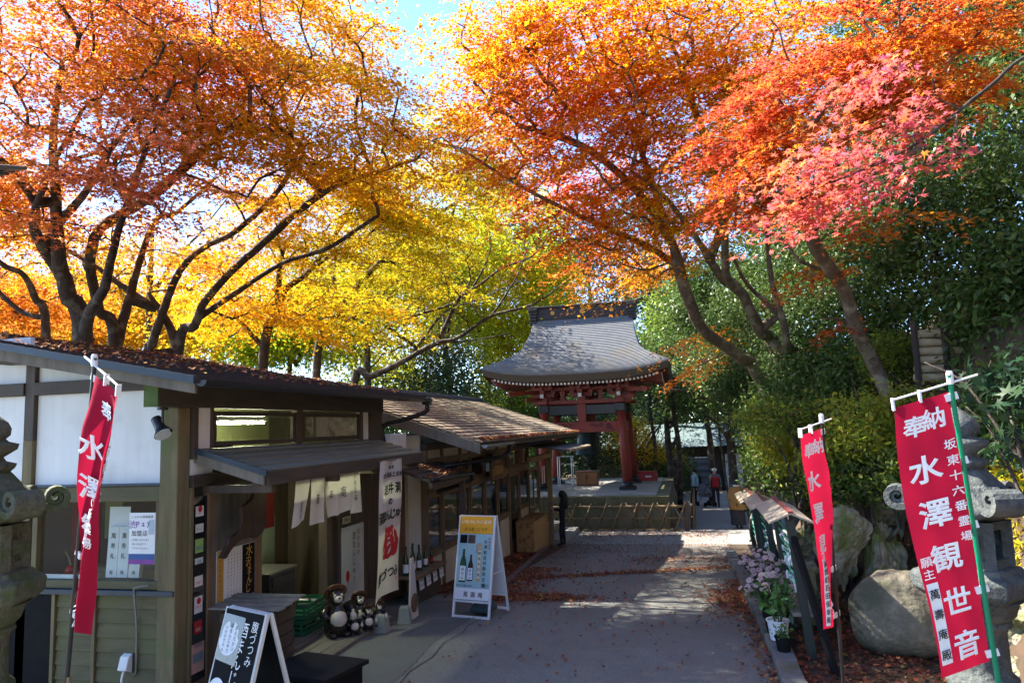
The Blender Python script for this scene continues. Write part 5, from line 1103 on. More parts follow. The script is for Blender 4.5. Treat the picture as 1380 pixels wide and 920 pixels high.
# roof: s runs from eave (0) to ridge (1)
EH = 4.42; RH = 6.95
def halfx(s): return float(np.interp(s, [0, 0.06, 0.12, 0.25, 0.4, 0.7, 1], [3.45, 3.25, 3.02, 2.55, 2.26, 2.08, 2.0]))
def halfy(s): return float(np.interp(s, [0, 0.06, 0.12, 0.25, 0.4, 0.7, 1], [3.45, 3.15, 2.85, 2.22, 1.62, 0.78, 0.12]))
def rise(s, u): return 0.34*abs(u)**3.5*(1-s)**2
def rz_(s): return EH+(RH-EH)*s
fr = MB(); nc = 38; nu = 18
def rowpts(s, drop, sy):
    return [(TX+halfx(s)*(2*i/nu-1), TY+sy*halfy(s), rz_(s)+rise(s, 2*i/nu-1)+drop) for i in range(nu+1)]
ss = np.linspace(0, 1, nc+1)**1.25
for sy in (-1, 1):
    for k in range(nc):     # stepped courses
        A = rowpts(ss[k], 0.032, sy); Bp = rowpts(ss[k+1], 0.0, sy); A0 = rowpts(ss[k], -0.004, sy)
        fr.add(A+Bp+A0, [(i, i+1, nu+1+i+1, nu+1+i) for i in range(nu)]+[(2*(nu+1)+i, 2*(nu+1)+i+1, i+1, i) for i in range(nu)])
for sx in (-1, 1):
    ks = [k for k in range(nc) if ss[k] < 0.42]
    for k in ks:
        def sp(s, drop): return [(TX+sx*halfx(s), TY+halfy(s)*(2*i/nu-1), rz_(s)+rise(s, 2*i/nu-1)+drop) for i in range(nu+1)]
        A = sp(ss[k], 0.032); Bp = sp(ss[k+1], 0); A0 = sp(ss[k], -0.004)
        fr.add(A+Bp+A0, [(i, i+1, nu+1+i+1, nu+1+i) for i in range(nu)]+[(2*(nu+1)+i, 2*(nu+1)+i+1, i+1, i) for i in range(nu)])
M_shin = pm('grey_cypress_shingle', (0.155, 0.165, 0.18), (0.11, 0.118, 0.13), 7, 0.6, 0.15, (0.6, 1, 1), c3=(0.15, 0.135, 0.115), c3scale=0.7)
rfT = fr.build('roof_covering', M_shin, tw)
# thick shaped eave edge and soffit
ed_ = MB(); sf = MB()
def edge_loop(off, dz, inset):
    P = []
    for sgn, axis in ((-1, 'f'), (1, 'r'), (1, 'b'), (-1, 'l')):
        for i in range(nu):
            u = 2*i/nu-1
            if axis == 'f': P.append((TX+(3.45-inset)*u, TY-(3.45-inset), EH+rise(0, u)+dz))
            if axis == 'r': P.append((TX+(3.45-inset), TY+(3.45-inset)*u, EH+rise(0, u)+dz))
            if axis == 'b': P.append((TX-(3.45-inset)*u, TY+(3.45-inset), EH+rise(0, u)+dz))
            if axis == 'l': P.append((TX-(3.45-inset), TY-(3.45-inset)*u, EH+rise(0, u)+dz))
    return P
l0, l1, l2, l3 = edge_loop(0, -0.005, 0.002), edge_loop(0, -0.26, 0.10), edge_loop(0, -0.275, 0.55), edge_loop(0, 0.12, 1.9)
n = len(l0)
ed_.add(l0+l1, [(i, (i+1) % n, n+(i+1) % n, n+i) for i in range(n)]).build('eave_edge', pm('layered_bark_edge', (0.10, 0.082, 0.06), (0.06, 0.05, 0.038), 12, 0.85, 0.2, (0.2, 0.2, 8)), rfT)
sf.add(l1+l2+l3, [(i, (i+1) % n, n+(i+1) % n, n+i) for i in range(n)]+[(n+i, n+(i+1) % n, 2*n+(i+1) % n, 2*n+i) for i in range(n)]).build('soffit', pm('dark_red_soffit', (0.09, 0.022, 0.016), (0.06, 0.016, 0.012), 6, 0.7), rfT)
# rafters with white ends, one each
rme = MB(); rme.box(-0.035, 0.035, 0, 1.7, -0.05, 0.03); rme.cur = 1; rme.box(-0.036, 0.036, -0.012, 0.0, -0.051, 0.031)
rme = rme.mesh('rafter', [M_ver, M_white]); bt_ = Vector((TX, TY, PZ))
for i in range(44):
    u = -0.93+1.86*i/43
    for sy in (-1, 1):
        o = bpy.data.objects.new('rafter', rme); C.objects.link(o); o.parent = rfT
        o.location = Vector((TX+3.2*u, TY+sy*3.12, EH-0.315+rise(0, u)*0.9))-bt_; o.rotation_euler = (radians(9), 0, 0 if sy < 0 else pi)
    for sx in (-1, 1):
        o = bpy.data.objects.new('rafter', rme); C.objects.link(o); o.parent = rfT
        o.location = Vector((TX+sx*3.12, TY+3.2*u, EH-0.315+rise(0, u)*0.9))-bt_; o.rotation_euler = (radians(9), 0, pi/2 if sx > 0 else -pi/2)
# gables and ridge
for sx in (-1, 1):
    g_ = MB(); pts = [(TX+sx*(1.78), TY-halfy(s)+0.05, rz_(s)-0.02) for s in np.linspace(0.36, 1, 9)]+[(TX+sx*1.78, TY+halfy(s)-0.05, rz_(s)-0.02) for s in np.linspace(1, 0.36, 9)]
    g_.add(pts, [tuple(range(len(pts)))]).build('gable_wall', M_blackm, rfT)
    for sy in (-1, 1):
        v = MB()
        a = [(TX+sx*(halfx(s)-0.0), TY+sy*halfy(s), rz_(s)) for s in np.linspace(0.4, 1, 12)]; b = [(p[0]-sx*0.02, p[1]-sy*0.05, p[2]-0.26) for p in a]
        v.add(a+b, [(i, i+1, 12+i+1, 12+i) for i in range(11)]).build('verge_board', M_blackm, rfT)
bx('ridge', M_roofd, rfT, TX-1.98, TX+1.98, TY-0.24, TY+0.24, RH-0.06, RH+0.42, 0.02)
bx('ridge_cap', M_roofd, rfT, TX-2.25, TX+2.25, TY-0.32, TY+0.32, RH+0.421, RH+0.50, 0.025)
for sx in (-1, 1):
    mb = MB()
    for k in range(5): mb.box(TX+sx*2.0-0.13-0.015*k, TX+sx*2.0+0.13+0.015*k, TY-0.34-0.01*k, TY+0.34+0.01*k, RH-0.20+k*0.125, RH-0.09+k*0.125)
    mb.build('ridge_end', M_roofd, rfT, bevel=0.015)
    MB().cyl((TX+sx*2.1, TY, RH+0.53), (TX+sx*2.4, TY, RH+0.60), 0.05, n=10).build('ridge_finial', M_roofd, rfT)
for x in (-1.2, 0, 1.2): MB().tube([(TX+x, TY-0.262, RH+0.2), (TX+x, TY-0.235, RH+0.2)], 0.085, 16).build('gold_crest', pm('gold_leaf', (0.5, 0.3, 0.08), None, 5, 0.4, metal=0.6), rfT)
# the bell
be = thing('temple_bell', 'large dark bronze temple bell hanging in the tower', 'bell', (TX, TY, PZ+1.25))
MB().lathe([(0.47, 0), (0.50, 0.0), (0.51, 0.06), (0.485, 0.09), (0.47, 0.30), (0.455, 0.34), (0.465, 0.37), (0.45, 0.40), (0.44, 0.85), (0.445, 0.88), (0.43, 0.92), (0.40, 1.12), (0.32, 1.24), (0.16, 1.30), (0.02, 1.32)], (TX, TY, PZ+1.25), 32).build('bell_body', M_bronze, be, smooth=True)
MB().tube([(TX-0.1, TY, PZ+2.55), (TX-0.1, TY, PZ+2.68), (TX+0.1, TY, PZ+2.68), (TX+0.1, TY, PZ+2.55)], 0.035, 8).build('loop', M_bronze, be)
MB().cyl((TX, TY, PZ+2.66), (TX, TY, PZ+3.3), 0.03, n=8).build('hanger', M_blackm, be)
for k in range(4):
    mb = MB()
    for r_ in range(4):
        for q in range(4):
            a = k*pi/2+pi/4+(q-1.5)*0.16; z = PZ+1.25+0.93+r_*0.055; rr_ = 0.43-0.012*r_
            mb.ell((TX+rr_*cos(a), TY+rr_*sin(a), z), (0.018, 0.018, 0.018), 6, 4)
    mb.build('boss_group', M_bronze, be)
bx('bell_beam', M_ver, tw, TX-0.16, TX+0.16, TY-hd_, TY+hd_, PZ+PH-0.05, PZ+PH+0.16, 0.01)
# things on the platform
cbx = thing('offering_cabinet', 'brown wooden offering cabinet on the platform under the bell', 'cabinet', (-4.05, 30.3, PZ))
M_ob = pm('orange_brown_wood', (0.23, 0.105, 0.04), (0.17, 0.075, 0.03), 5, 0.5, 0.1, (1, 1, 0.3))
bx('cabinet_body', M_ob, cbx, -4.48, -3.62, 30.06, 30.6, PZ+0.04, PZ+0.55, 0.01)
bx('cabinet_top', M_ob, cbx, -4.52, -3.58, 30.02, 30.64, PZ+0.551, PZ+0.59, 0.006)
for x in (-4.475, -4.045): bx('cabinet_door', M_ob, cbx, x, x+0.42, 30.04, 30.058, PZ+0.07, PZ+0.53, 0.006)
for x in (-4.09, -4.01): bx('door_handle', M_blackm, cbx, x-0.012, x+0.012, 30.022, 30.039, PZ+0.25, PZ+0.42, 0)
bx('plinth', M_dark, cbx, -4.46, -3.64, 30.08, 30.58, PZ, PZ+0.039, 0)
tb_ = thing('metal_stand', 'thin silver metal stand on the platform beside the cabinet', 'stand', (-4.95, 30.5, PZ))
M_al = pm('dull_aluminium', (0.5, 0.52, 0.53), (0.4, 0.42, 0.43), 6, 0.35, metal=0.7)
for x in (-5.25, -4.68):
    for y in (30.3, 30.75): MB().cyl((x, y, PZ), (x, y, PZ+1.15), 0.018, n=8).build('leg', M_al, tb_)
bx('top', M_al, tb_, -5.29, -4.64, 30.26, 30.79, PZ+1.15, PZ+1.18, 0.004)
bx('rail', M_al, tb_, -5.24, -4.69, 30.29, 30.31, PZ+0.86, PZ+0.89, 0)
rb = thing('red_case', 'small red case at the back of the platform', 'case', (-1.75, 32.4, PZ))
M_rc = pm('red_case_paint', (0.35, 0.012, 0.015), (0.28, 0.01, 0.012), 4, 0.4)
bx('case_body', M_rc, rb, -2.15, -1.35, 32.2, 32.6, PZ, PZ+0.36, 0.01); bx('case_lid', M_rc, rb, -2.17, -1.33, 32.18, 32.62, PZ+0.361, PZ+0.40, 0.006)
bx('case_plate', M_white, rb, -1.85, -1.6, 32.185, 32.199, PZ+0.16, PZ+0.22, 0)
# ------------------------------------------------------------------ bamboo fences
def bamboo(name, par, p, q, r):
    P, Q = Vector(p), Vector(q); n = max(2, int((Q-P).length/0.35)); pts = []; rr = []
    for i in range(n+1):
        c = P.lerp(Q, i/n)
        if 0 < i < n: pts += [P.lerp(Q, (i-0.03)/n), c, P.lerp(Q, (i+0.03)/n)]; rr += [r, r*1.14, r]
        else: pts.append(c); rr.append(r)
    return MB().tube(pts, rr, 8).build(name, M_bamboo, par, smooth=True)
def fence(label, p, q, nx_, posts_):
    P, Q = Vector(p), Vector(q); t = thing('bamboo_fence', label, 'fence', tuple((P+Q)/2), 0, 'low bamboo fences round the platform')
    d = (Q-P); up = Vector((0, 0, 1)); nrm = d.cross(up).normalized()
    z = lambda c: Vector((c.x, c.y, zgf(c.y)))
    for h, r in ((0.06, 0.022), (0.42, 0.026), (0.80, 0.045)): bamboo('rail', t, z(P)+up*h, z(Q)+up*h, r)
    for i in range(nx_):
        a = P.lerp(Q, (i+0.05)/nx_); b = P.lerp(Q, (i+0.95)/nx_); hw_ = 0.20
        c = P.lerp(Q, (i+0.5)/nx_); u = d.normalized()
        bamboo('cross_pole', t, z(c-u*hw_)+nrm*0.05+up*0.0, z(c+u*hw_)+nrm*0.05+up*0.92, 0.028)
        bamboo('cross_pole', t, z(c+u*hw_)-nrm*0.05+up*0.0, z(c-u*hw_)-nrm*0.05+up*0.92, 0.022)
        MB().cyl(tuple(z(c+u*0.15)+up*0.76-nrm*0.01), tuple(z(c+u*0.15)+up*0.90-nrm*0.01), 0.06, 0.03, 8).build('rope_knot', M_black, t)
        MB().ell(tuple(z(c)+up*0.42), (0.05, 0.06, 0.045), 8, 6).build('rope_knot', M_black, t)
    for k in posts_:
        c = P.lerp(Q, k); MB().tube([tuple(z(c)-up*0.1), tuple(z(c)+up*0.95)], 0.07, 10).build('post', M_dark, t)
fence('low bamboo fence of crossed poles along the platform front', (-4.75, 25.2, 0), (-0.15, 25.2, 0), 9, (0.99,))
fence('short bamboo fence running back along the platform side', (-0.02, 25.5, 0), (0.05, 32.0, 0), 10, (0.99,))
# ================================================================== flags
def nobori(label, base, top, lean_to, w, h, tx_fn, cloth_mat, pole_mat, arm_dir, text, wind=0.0, furl=0.0, tie_side=1):
    """pole from base to top; the cloth hangs on an arm pointing arm_dir (unit, horizontal-ish) and is tied along the pole"""
    t = thing('nobori_flag', label, 'flag', tuple(base), 0, 'red votive banners')
    Bp, Tp = Vector(base), Vector(top); ax = (Tp-Bp).normalized(); L = (Tp-Bp).length
    MB().tube([Bp, Tp], [0.017, 0.014], 10).build('pole', pole_mat, t)
    MB().lathe([(0.019, 0), (0.021, 0.01), (0.021, 0.07), (0.015, 0.085)], tuple(Tp-ax*0.06), 10).build('pole_cap', M_tie, t)
    A = Vector(arm_dir).normalized(); a0 = Tp-ax*0.05
    MB().tube([a0-A*0.16, a0+A*(w+0.03)], 0.007, 6).build('arm', M_tie, t)
    top0 = a0-ax*0.05
    nrm = A.cross(ax).normalized()
    if nrm.dot(Vector(CAM)-Bp) < 0: nrm = -nrm
    def f(u, v):
        wv = w*(1-furl*min(1, v*1.5)*(1-0.25*sin(v*5)))
        fold = (0.012+0.09*furl)*sin(u*(4+6*furl)+v*5)*min(1, v*4+0.2)+0.03*v*sin(v*4.2+u*1.5)+0.005*sin(v*19+u*6)*sin(u*7-v*9)
        sag = wind*v*v*u
        p = top0-ax*(h*v)+A*(0.02+wv*u+sag+0.03*sin(v*5.2)*u)+nrm*fold+Vector((0, 0, -0.0))-Vector((0, 0, 1))*0.02*u*v
        return p
    MB().grid(lambda u, v: tuple(f(u, v)), 14, 44).build('flag_cloth', cloth_mat, t, smooth=True)
    for k in range(5):
        c = top0-ax*(h*(0.02+0.235*k)); MB().bar(c-A*0.03, c+A*0.045, 0.012, 0.045, up=tuple(ax)).build('cloth_tie', M_tie, t)
    for k in range(2):
        c = a0+A*(0.05+w*(0.42+0.5*k)); MB().bar(c+Vector((0, 0, 0.012)), c-ax*0.065, 0.035, 0.012, up=tuple(A)).build('cloth_tie', M_tie, t)
    rightdir = 1 if A.dot(Vector(CR)) > 0 else -1     # does u run to the right as seen
    def s(a, b, d=0.013):
        u = a if rightdir > 0 else 1-a
        e = 1e-3; p = f(u, b); du = f(u+e, b)-p; dv = f(u, b+e)-p; nn = du.cross(dv).normalized()
        if nn.dot(Vector(CAM)-p) < 0: nn = -nn
        return tuple(p+nn*d)
    def put(items, mat, bold, d=0.013):
        mb = MB()
        for ch, a, b, sz in items:
            v, ff, w2 = glyph(ch, bold)
            if sz > 0.1: mb = MB()
            mb.add([s(a+p[0]*sz/w, b-p[1]*sz/h, d+p[2]*sz*0.5) for p in v], ff)
            if sz > 0.1: mb.build('character', mat, t); mb = MB()
        if mb.v: mb.build('lettering', mat, t)['kind'] = 'stuff'
    big, small, sponsor, patch_ = text
    put(big, M_whiteink, 0.022); put(small, M_whiteink, 0.012)
    if patch_:
        a0_, a1_, b0_, b1_ = patch_
        MB().grid(lambda u, v: s(a0_+(a1_-a0_)*u, b0_+(b1_-b0_)*v, 0.009), 4, 12).build('name_patch', M_paper, t)
        put(sponsor, M_ink, 0.012, 0.016)
    return t
def vcol(txt, a, b, step, sz, sl=0.0): return [(c, a+sl*i, b+i*step, sz) for i, c in enumerate(txt)]
M_gp = pm('green_pole', (0.0, 0.22, 0.11), (0.0, 0.18, 0.09), 5, 0.35)
big = [('奉', 0.33, 0.085, 0.135), ('納', 0.66, 0.075, 0.135)]+vcol('水澤観世音', 0.42, 0.245, 0.165, 0.18, 0.045)
nobori('red votive flag on a green pole in front of the grey stone lantern', atD(1352, 960, 4.62), atD(1279, 505, 4.6), 0, 0.325, 1.72, None, M_red, M_gp, atD(1216, 527, 4.66)-atD(1279, 508, 4.6),
       (big, vcol('坂東十六番霊場', 0.87, 0.18, 0.056, 0.066, 0.006)+vcol('願主', 0.14, 0.575, 0.045, 0.07), vcol('萬壽庵殿', 0.15, 0.695, 0.075, 0.068), (0.04, 0.26, 0.655, 0.955)), wind=0.0)
nobori('red votive flag on a black pole beside the white topped racks', atD(1140, 960, 6.5), atD(1107, 561, 6.5), 0, 0.33, 1.70, None, M_red, M_blackm, atD(1066, 578, 6.2)-atD(1107, 564, 6.5),
       (big, vcol('願主', 0.22, 0.565, 0.05, 0.085), vcol('高岡町石田保幸殿', 0.22, 0.66, 0.042, 0.06), (0.12, 0.32, 0.63, 0.985)), wind=-0.05, furl=0.25)
bigL = [('奉', 0.6, 0.10, 0.13)]+vcol('水澤観世音', 0.28, 0.27, 0.165, 0.18)
nobori('loosely furled red votive flag before the white gable wall', atD(86, 960, 5.1), atD(128, 482, 5.1), 0, 0.36, 1.72, None, M_red, M_blackm, atD(158, 514, 4.9)-atD(128, 488, 5.1),
       (bigL, vcol('坂東十六番霊場', 0.78, 0.24, 0.062, 0.085)+vcol('願主', 0.2, 0.60, 0.05, 0.08), [], None), wind=0.0, furl=0.4)
bx('stake', M_bamboo, bpy.data.objects['nobori_flag.002'], -4.24, -4.215, 4.46, 4.485, 0, 1.0, 0.004)

# ================================================================== stone lanterns
def lantern(label, loc, rz, s, mat, name='stone_lantern'):
    t = thing(name, label, 'lantern', loc, rz, 'stone lanterns beside the path')
    k = lambda pr: [(r*s, z*s) for r, z in pr]
    MB().lathe(k([(0.50, 0), (0.50, 0.12), (0.46, 0.16), (0.40, 0.17), (0.36, 0.24), (0.30, 0.27)]), (0, 0, 0), 6).build('foot', mat, t, local=True, bevel=0.015)
    MB().lathe(k([(0.24, 0.26), (0.25, 0.30), (0.21, 0.34), (0.20, 0.55), (0.205, 0.60), (0.245, 0.63), (0.25, 0.69), (0.205, 0.73), (0.20, 0.78), (0.195, 1.02), (0.21, 1.06), (0.24, 1.08), (0.23, 1.12)]), (0, 0, 0), 28).build('shaft', mat, t, smooth=True, local=True)
    MB().lathe(k([(0.21, 1.10), (0.27, 1.16), (0.30, 1.25), (0.34, 1.28)]), (0, 0, 0), 24).build('lotus_seat', mat, t, smooth=True, local=True)
    MB().lathe(k([(0.33, 1.26), (0.42, 1.33), (0.43, 1.43), (0.40, 1.46), (0.36, 1.47), (0.34, 1.51), (0.30, 1.52)]), (0, 0, 0), 6).build('platform', mat, t, local=True, bevel=0.012)
    fb = MB(); R1 = 0.255*s; z0, z1 = 1.52*s, 1.86*s
    for q in range(6):     # fire box: six posts, openings between
        a = 2*pi*q/6; p = Vector((R1*cos(a), R1*sin(a), 0))
        fb.bar((p.x, p.y, z0), (p.x, p.y, z1), 0.075*s, 0.075*s)
        b = 2*pi*(q+1)/6; p2 = Vector((R1*cos(b), R1*sin(b), 0))
        for zz, hh in ((z0+0.03*s, 0.06*s), (z1-0.03*s, 0.06*s)): fb.bar((p.x, p.y, zz), (p2.x, p2.y, zz), 0.05*s, hh)
        if q % 2 == 0:
            m_ = (p+p2)/2; fb.bar((p.x*0.97, p.y*0.97, (z0+z1)/2), (p2.x*0.97, p2.y*0.97, (z0+z1)/2), 0.03*s, z1-z0-0.1*s)
            for rr_ in (0.075, 0.05, 0.025): fb.ell((m_.x*1.0, m_.y*1.0, (z0+z1)/2), (rr_*s, rr_*s, rr_*s), 10, 7)
    fb.build('fire_box', mat, t, local=True)
    cp = MB(); nr_ = 48; prof = [(0.20, 1.84, 0), (0.42, 1.90, 0.5), (0.50, 1.90, 1), (0.50, 1.95, 1), (0.40, 2.02, 0.7), (0.28, 2.14, 0.4), (0.20, 2.24, 0.1), (0.16, 2.26, 0)]
    vs = []
    for r, z, wgt in prof:
        for q in range(nr_):
            a = 2*pi*q/nr_; ph = (a*6/(2*pi)) % 1; e = abs(2*ph-1); hx = cos(pi/6)/cos((ph-0.5)*pi/3)
            rr_ = 0.82*r*(1+(hx-0.93)*wgt); zz = z+0.05*wgt*e**3
            vs.append((rr_*s*cos(a), rr_*s*sin(a), zz*s))
    m_ = len(prof)
    cp.add(vs, [(i*nr_+k_, i*nr_+(k_+1) % nr_, (i+1)*nr_+(k_+1) % nr_, (i+1)*nr_+k_) for i in range(m_-1) for k_ in range(nr_)]+[tuple(range(nr_-1, -1, -1)), tuple((m_-1)*nr_+k_ for k_ in range(nr_))])
    cp = cp.build('cap', mat, t, smooth=True, local=True)
    for q in range(6):     # curled corners
        a = 2*pi*q/6; er = Vector((cos(a), sin(a), 0)); et = Vector((-sin(a), cos(a), 0)); wd = 0.115*s
        pts = [(0.24, 2.10), (0.32, 2.02), (0.40, 1.96)]
        c0 = (0.462, 2.035); r0 = 0.088
        for j in range(26):
            th = -pi*0.62+j*(2*pi*1.75)/25; rr_ = r0*(1-0.82*j/25); pts.append((c0[0]+rr_*cos(th), c0[1]+rr_*sin(th)))
        v = []; n_ = len(pts)
        for j, (r, z) in enumerate(pts):
            th_ = (0.055 if j < 4 else 0.05*(1-0.6*(j-4)/25))*s
            j0, j1 = max(0, j-1), min(n_-1, j+1)
            tx_, tz_ = pts[j1][0]-pts[j0][0], pts[j1][1]-pts[j0][1]; ln_ = sqrt(tx_**2+tz_**2); nx_, nz_ = -tz_/ln_, tx_/ln_
            ww = wd*(1-0.25*max(0, j-4)/25)
            for sg, off in ((-1, -0.5), (1, -0.5), (1, 0.5), (-1, 0.5)):
                p = er*(r*s+nx_*off*th_)+et*(sg*ww)+Vector((0, 0, z*s+nz_*off*th_)); v.append(tuple(p))
        fs = [(4*j+i, 4*j+(i+1) % 4, 4*(j+1)+(i+1) % 4, 4*(j+1)+i) for j in range(n_-1) for i in range(4)]+[(0, 1, 2, 3), (4*n_-1, 4*n_-2, 4*n_-3, 4*n_-4)]
        MB().add(v, fs).build('curled_corner', mat, cp, bevel=0.006*s, local=True)
    MB().lathe(k([(0.15, 2.24), (0.19, 2.28), (0.20, 2.31), (0.13, 2.33), (0.11, 2.36), (0.20, 2.42), (0.21, 2.46), (0.14, 2.48), (0.12, 2.50), (0.15, 2.53), (0.155, 2.58), (0.13, 2.63), (0.07, 2.68), (0.035, 2.71), (0.008, 2.74)]), (0, 0, 0), 22).build('finial', mat, t, smooth=True, local=True)
    return t
lantern('grey stone lantern with curled cap corners behind the red flag', (2.03, 6.42, -0.03), radians(-17), 0.98, M_stone)
lantern('mossy stone lantern beside the white gable wall', (-5.38, 4.80, 0.06), radians(-12), 1.03, M_stonem)

# dark eave corner of the gate whose roof shows in the top left
gt = thing('gate_roof_corner', 'dark wooden roof corner jutting in above the maple trunks', 'roof', tuple(atD(-150, 225, 5)))
MB().hexa([atD(-420, 235, 4.0), atD(-420, 260, 6.2), atD(36, 229, 5.2), atD(34, 228, 5.0)], [atD(-420, 190, 4.0), atD(-420, 215, 6.2), atD(38, 225, 5.2), atD(36, 224, 5.0)]).build('eave', M_dark, gt, bevel=0.01)
MB().hexa([atD(-420, 268, 4.2), atD(-420, 280, 6.0), atD(12, 236, 5.2), atD(10, 236, 5.05)], [atD(-420, 240, 4.2), atD(-420, 262, 6.0), atD(14, 231, 5.2), atD(12, 231, 5.05)]).build('soffit', M_darkh, gt, bevel=0.01)
for k in range(2):
    c0 = atD(-380-25*k, 250, 4.6+k*0.9); MB().tube([(c0[0], c0[1], 0), (c0[0], c0[1], c0[2])], 0.12, 12).build('post', M_dark, gt)

# ================================================================== fortune-paper racks
RG = 'roofed racks of green rods for tied paper fortunes'
M_rodg = pm('green_rod', (0.08, 0.48, 0.32), (0.06, 0.40, 0.26), 5, 0.4)
M_rackroof = pm('pale_rack_roof', (0.42, 0.36, 0.27), (0.34, 0.29, 0.21), 5, 0.8, 0.1)
def rack(y, L, h, papers, label, xj=0.0):
    x = 1.10+xj; z = zgf(y)
    t = thing('paper_rack', label, 'rack', (x, y, z), 0, RG)
    for k, yy in enumerate((y, y+L)):
        MB().bar((x+0.08, yy, zgf(yy)-0.1), (x-0.06, yy, z+h-0.02), 0.09, 0.07).build('post', pm('dark_green_post', (0.016, 0.025, 0.022), (0.025, 0.033, 0.03), 7, 0.5), t)
    for k in range(7):
        zz = z+h-0.20-k*0.105; MB().cyl((x-0.04+0.012*k, y+0.03, zz), (x-0.04+0.012*k, y+L-0.03, zz), 0.014, n=8).build('rod', M_rodg, t)
    MB().hexa([(x-0.10, y-0.02, z+h-1.05), (x+0.16, y-0.02, z+h-1.05), (x+0.16, y+L+0.02, z+h-1.05), (x-0.10, y+L+0.02, z+h-1.05)], [(x-0.10, y-0.02, z+h-1.01), (x+0.16, y-0.02, z+h-1.01), (x+0.16, y+L+0.02, z+h-1.01), (x-0.10, y+L+0.02, z+h-1.01)]).build('shelf', M_grey, t, bevel=0.004)
    for sx in (-1, 1):
        for j in range(3):     # roof boards
            y0_ = y-0.12+(L+0.24)*j/3; y1_ = y-0.12+(L+0.24)*(j+1)/3-0.006
            xa, xb = x-0.06, x-0.06+sx*0.23; za, zb = z+h+0.07, z+h-0.03
            MB().hexa([(xa, y0_, za-0.02), (xb, y0_, zb-0.02), (xb, y1_, zb-0.02), (xa, y1_, za-0.02)], [(xa, y0_, za), (xb, y0_, zb), (xb, y1_, zb), (xa, y1_, za)]).build('roof_board', M_rackroof, t)
    MB().bar((x-0.06, y-0.13, z+h+0.075), (x-0.06, y+L+0.13, z+h+0.075), 0.05, 0.02).build('ridge_strip', pm('dull_red_strip', (0.25, 0.07, 0.06), None, 6, 0.6), t)
    for k in range(papers):
        yy = y+0.15+random.random()*(L-0.3); kk = random.randint(1, 6); zz = z+h-0.20-kk*0.105
        pts = [(x-0.04+0.012*kk+random.uniform(-.05, .05), yy+random.uniform(-.04, .04), zz+random.uniform(-.09, .03)) for _ in range(4)]
        MB().tube([pts[0], (x-0.055+0.012*kk, yy, zz+0.012), pts[1], pts[2]], [0.018, 0.022, 0.02, 0.008], 5).build('tied_paper', M_paper, t)
rack(8.85, 1.45, 1.50, 18, 'roofed paper rack next to the pink flowers')
rack(11.75, 1.35, 1.50, 5, 'roofed paper rack, middle of the three', 0.02)
rack(14.35, 1.5, 1.50, 4, 'roofed paper rack farthest along the kerb', 0.04)
MB().bar((1.32, 8.35, 0.0), (1.06, 8.83, 1.30), 0.06, 0.06).build('brace', M_black, bpy.data.objects['paper_rack'])

# ================================================================== potted flowers
def potplant(loc, label, potmat, pr, ph, nst, hgt, spread, leafcol, lsize, flower=None, nl=40, nf=0):
    t = thing('potted_plant', label, 'plant', loc)
    if pr: MB().lathe([(pr*0.72, 0), (pr*0.75, 0.01), (pr*0.95, ph*0.92), (pr*1.05, ph*0.93), (pr*1.05, ph), (pr*0.9, ph), (pr*0.88, ph*0.9), (0.01, ph*0.9)], (0, 0, 0), 24).build('pot', potmat, t, local=True)
    stm = MB(); P = []; Nn = []; tips = []
    for k in range(nst):
        a = random.uniform(0, 2*pi); r = spread*sqrt(random.random()); h = hgt*random.uniform(0.7, 1.05)*(1-0.35*(r/spread)**2)
        tip = np.array([r*cos(a), r*sin(a), ph+h]); mid = np.array([r*0.45*cos(a), r*0.45*sin(a), ph+h*0.6])
        pts = smooth_path([np.array([0.3*pr*cos(a) if pr else 0.15*spread*cos(a), 0.3*pr*sin(a) if pr else 0.15*spread*sin(a), ph*0.85]), mid, tip], 4)
        stm.tube(pts, [0.006]*len(pts), 5); tips.append(tip)
        for _ in range(nl):
            q = pts[random.randint(len(pts)//3, len(pts)-1)]; P.append(q+rng.normal(size=3)*0.05); Nn.append(rng.normal(size=3)*0.7+np.array([0, 0, 0.7]))
    stm.build('stems', pm('green_stem', (0.06, 0.10, 0.03), None, 5, 0.6), t, local=True)
    P = np.array(P); leaves('foliage', P, np.array(Nn), lsize*rng.uniform(0.6, 1.3, len(P)), palette(len(P), leafcol, [1]*len(leafcol)), 2, M_green, t)
    if flower:
        fm = MB()       # a daisy head: ring of petals
        for k in range(14):
            a = 2*pi*k/14; d = Vector((cos(a), sin(a), 0)); p = Vector((-sin(a), cos(a), 0))
            fm.add([d*0.006, d*0.028+p*0.007+Vector((0, 0, 0.006)), d*0.042, d*0.028-p*0.007+Vector((0, 0, 0.006))], [(0, 1, 2, 3)])
        fm.cur = 1; fm.ell((0, 0, 0.003), (0.010, 0.010, 0.005), 8, 4)
        me = fm.mesh('flower', [flower, pm('yellow_disc', (0.5, 0.36, 0.05), None, 5, 0.8)])
        for k in range(nf):
            o = bpy.data.objects.new('flower', me); C.objects.link(o); o.parent = t
            b_ = tips[k % len(tips)]; o.location = Vector(b_+rng.normal(size=3)*np.array([0.06, 0.06, 0.035])+np.array([0, 0, 0.03]))
            n3 = Vector((o.location.x*1.3+random.uniform(-.3, .3), o.location.y*1.3-0.35+random.uniform(-.3, .3), 0.6)).normalized()
            o.rotation_euler = n3.to_track_quat('Z', 'Y').to_euler(); s = random.uniform(0.75, 1.15); o.scale = (s, s, s)
    return t
GL = [(0.05, 0.10, 0.025), (0.08, 0.15, 0.035), (0.035, 0.07, 0.02)]
M_petal = leafmat('lilac_petal', 0.3, 0.6, 0.2)
mp_ = M_petal.node_tree; at_ = [n for n in mp_.nodes if n.type == 'ATTRIBUTE'][0]
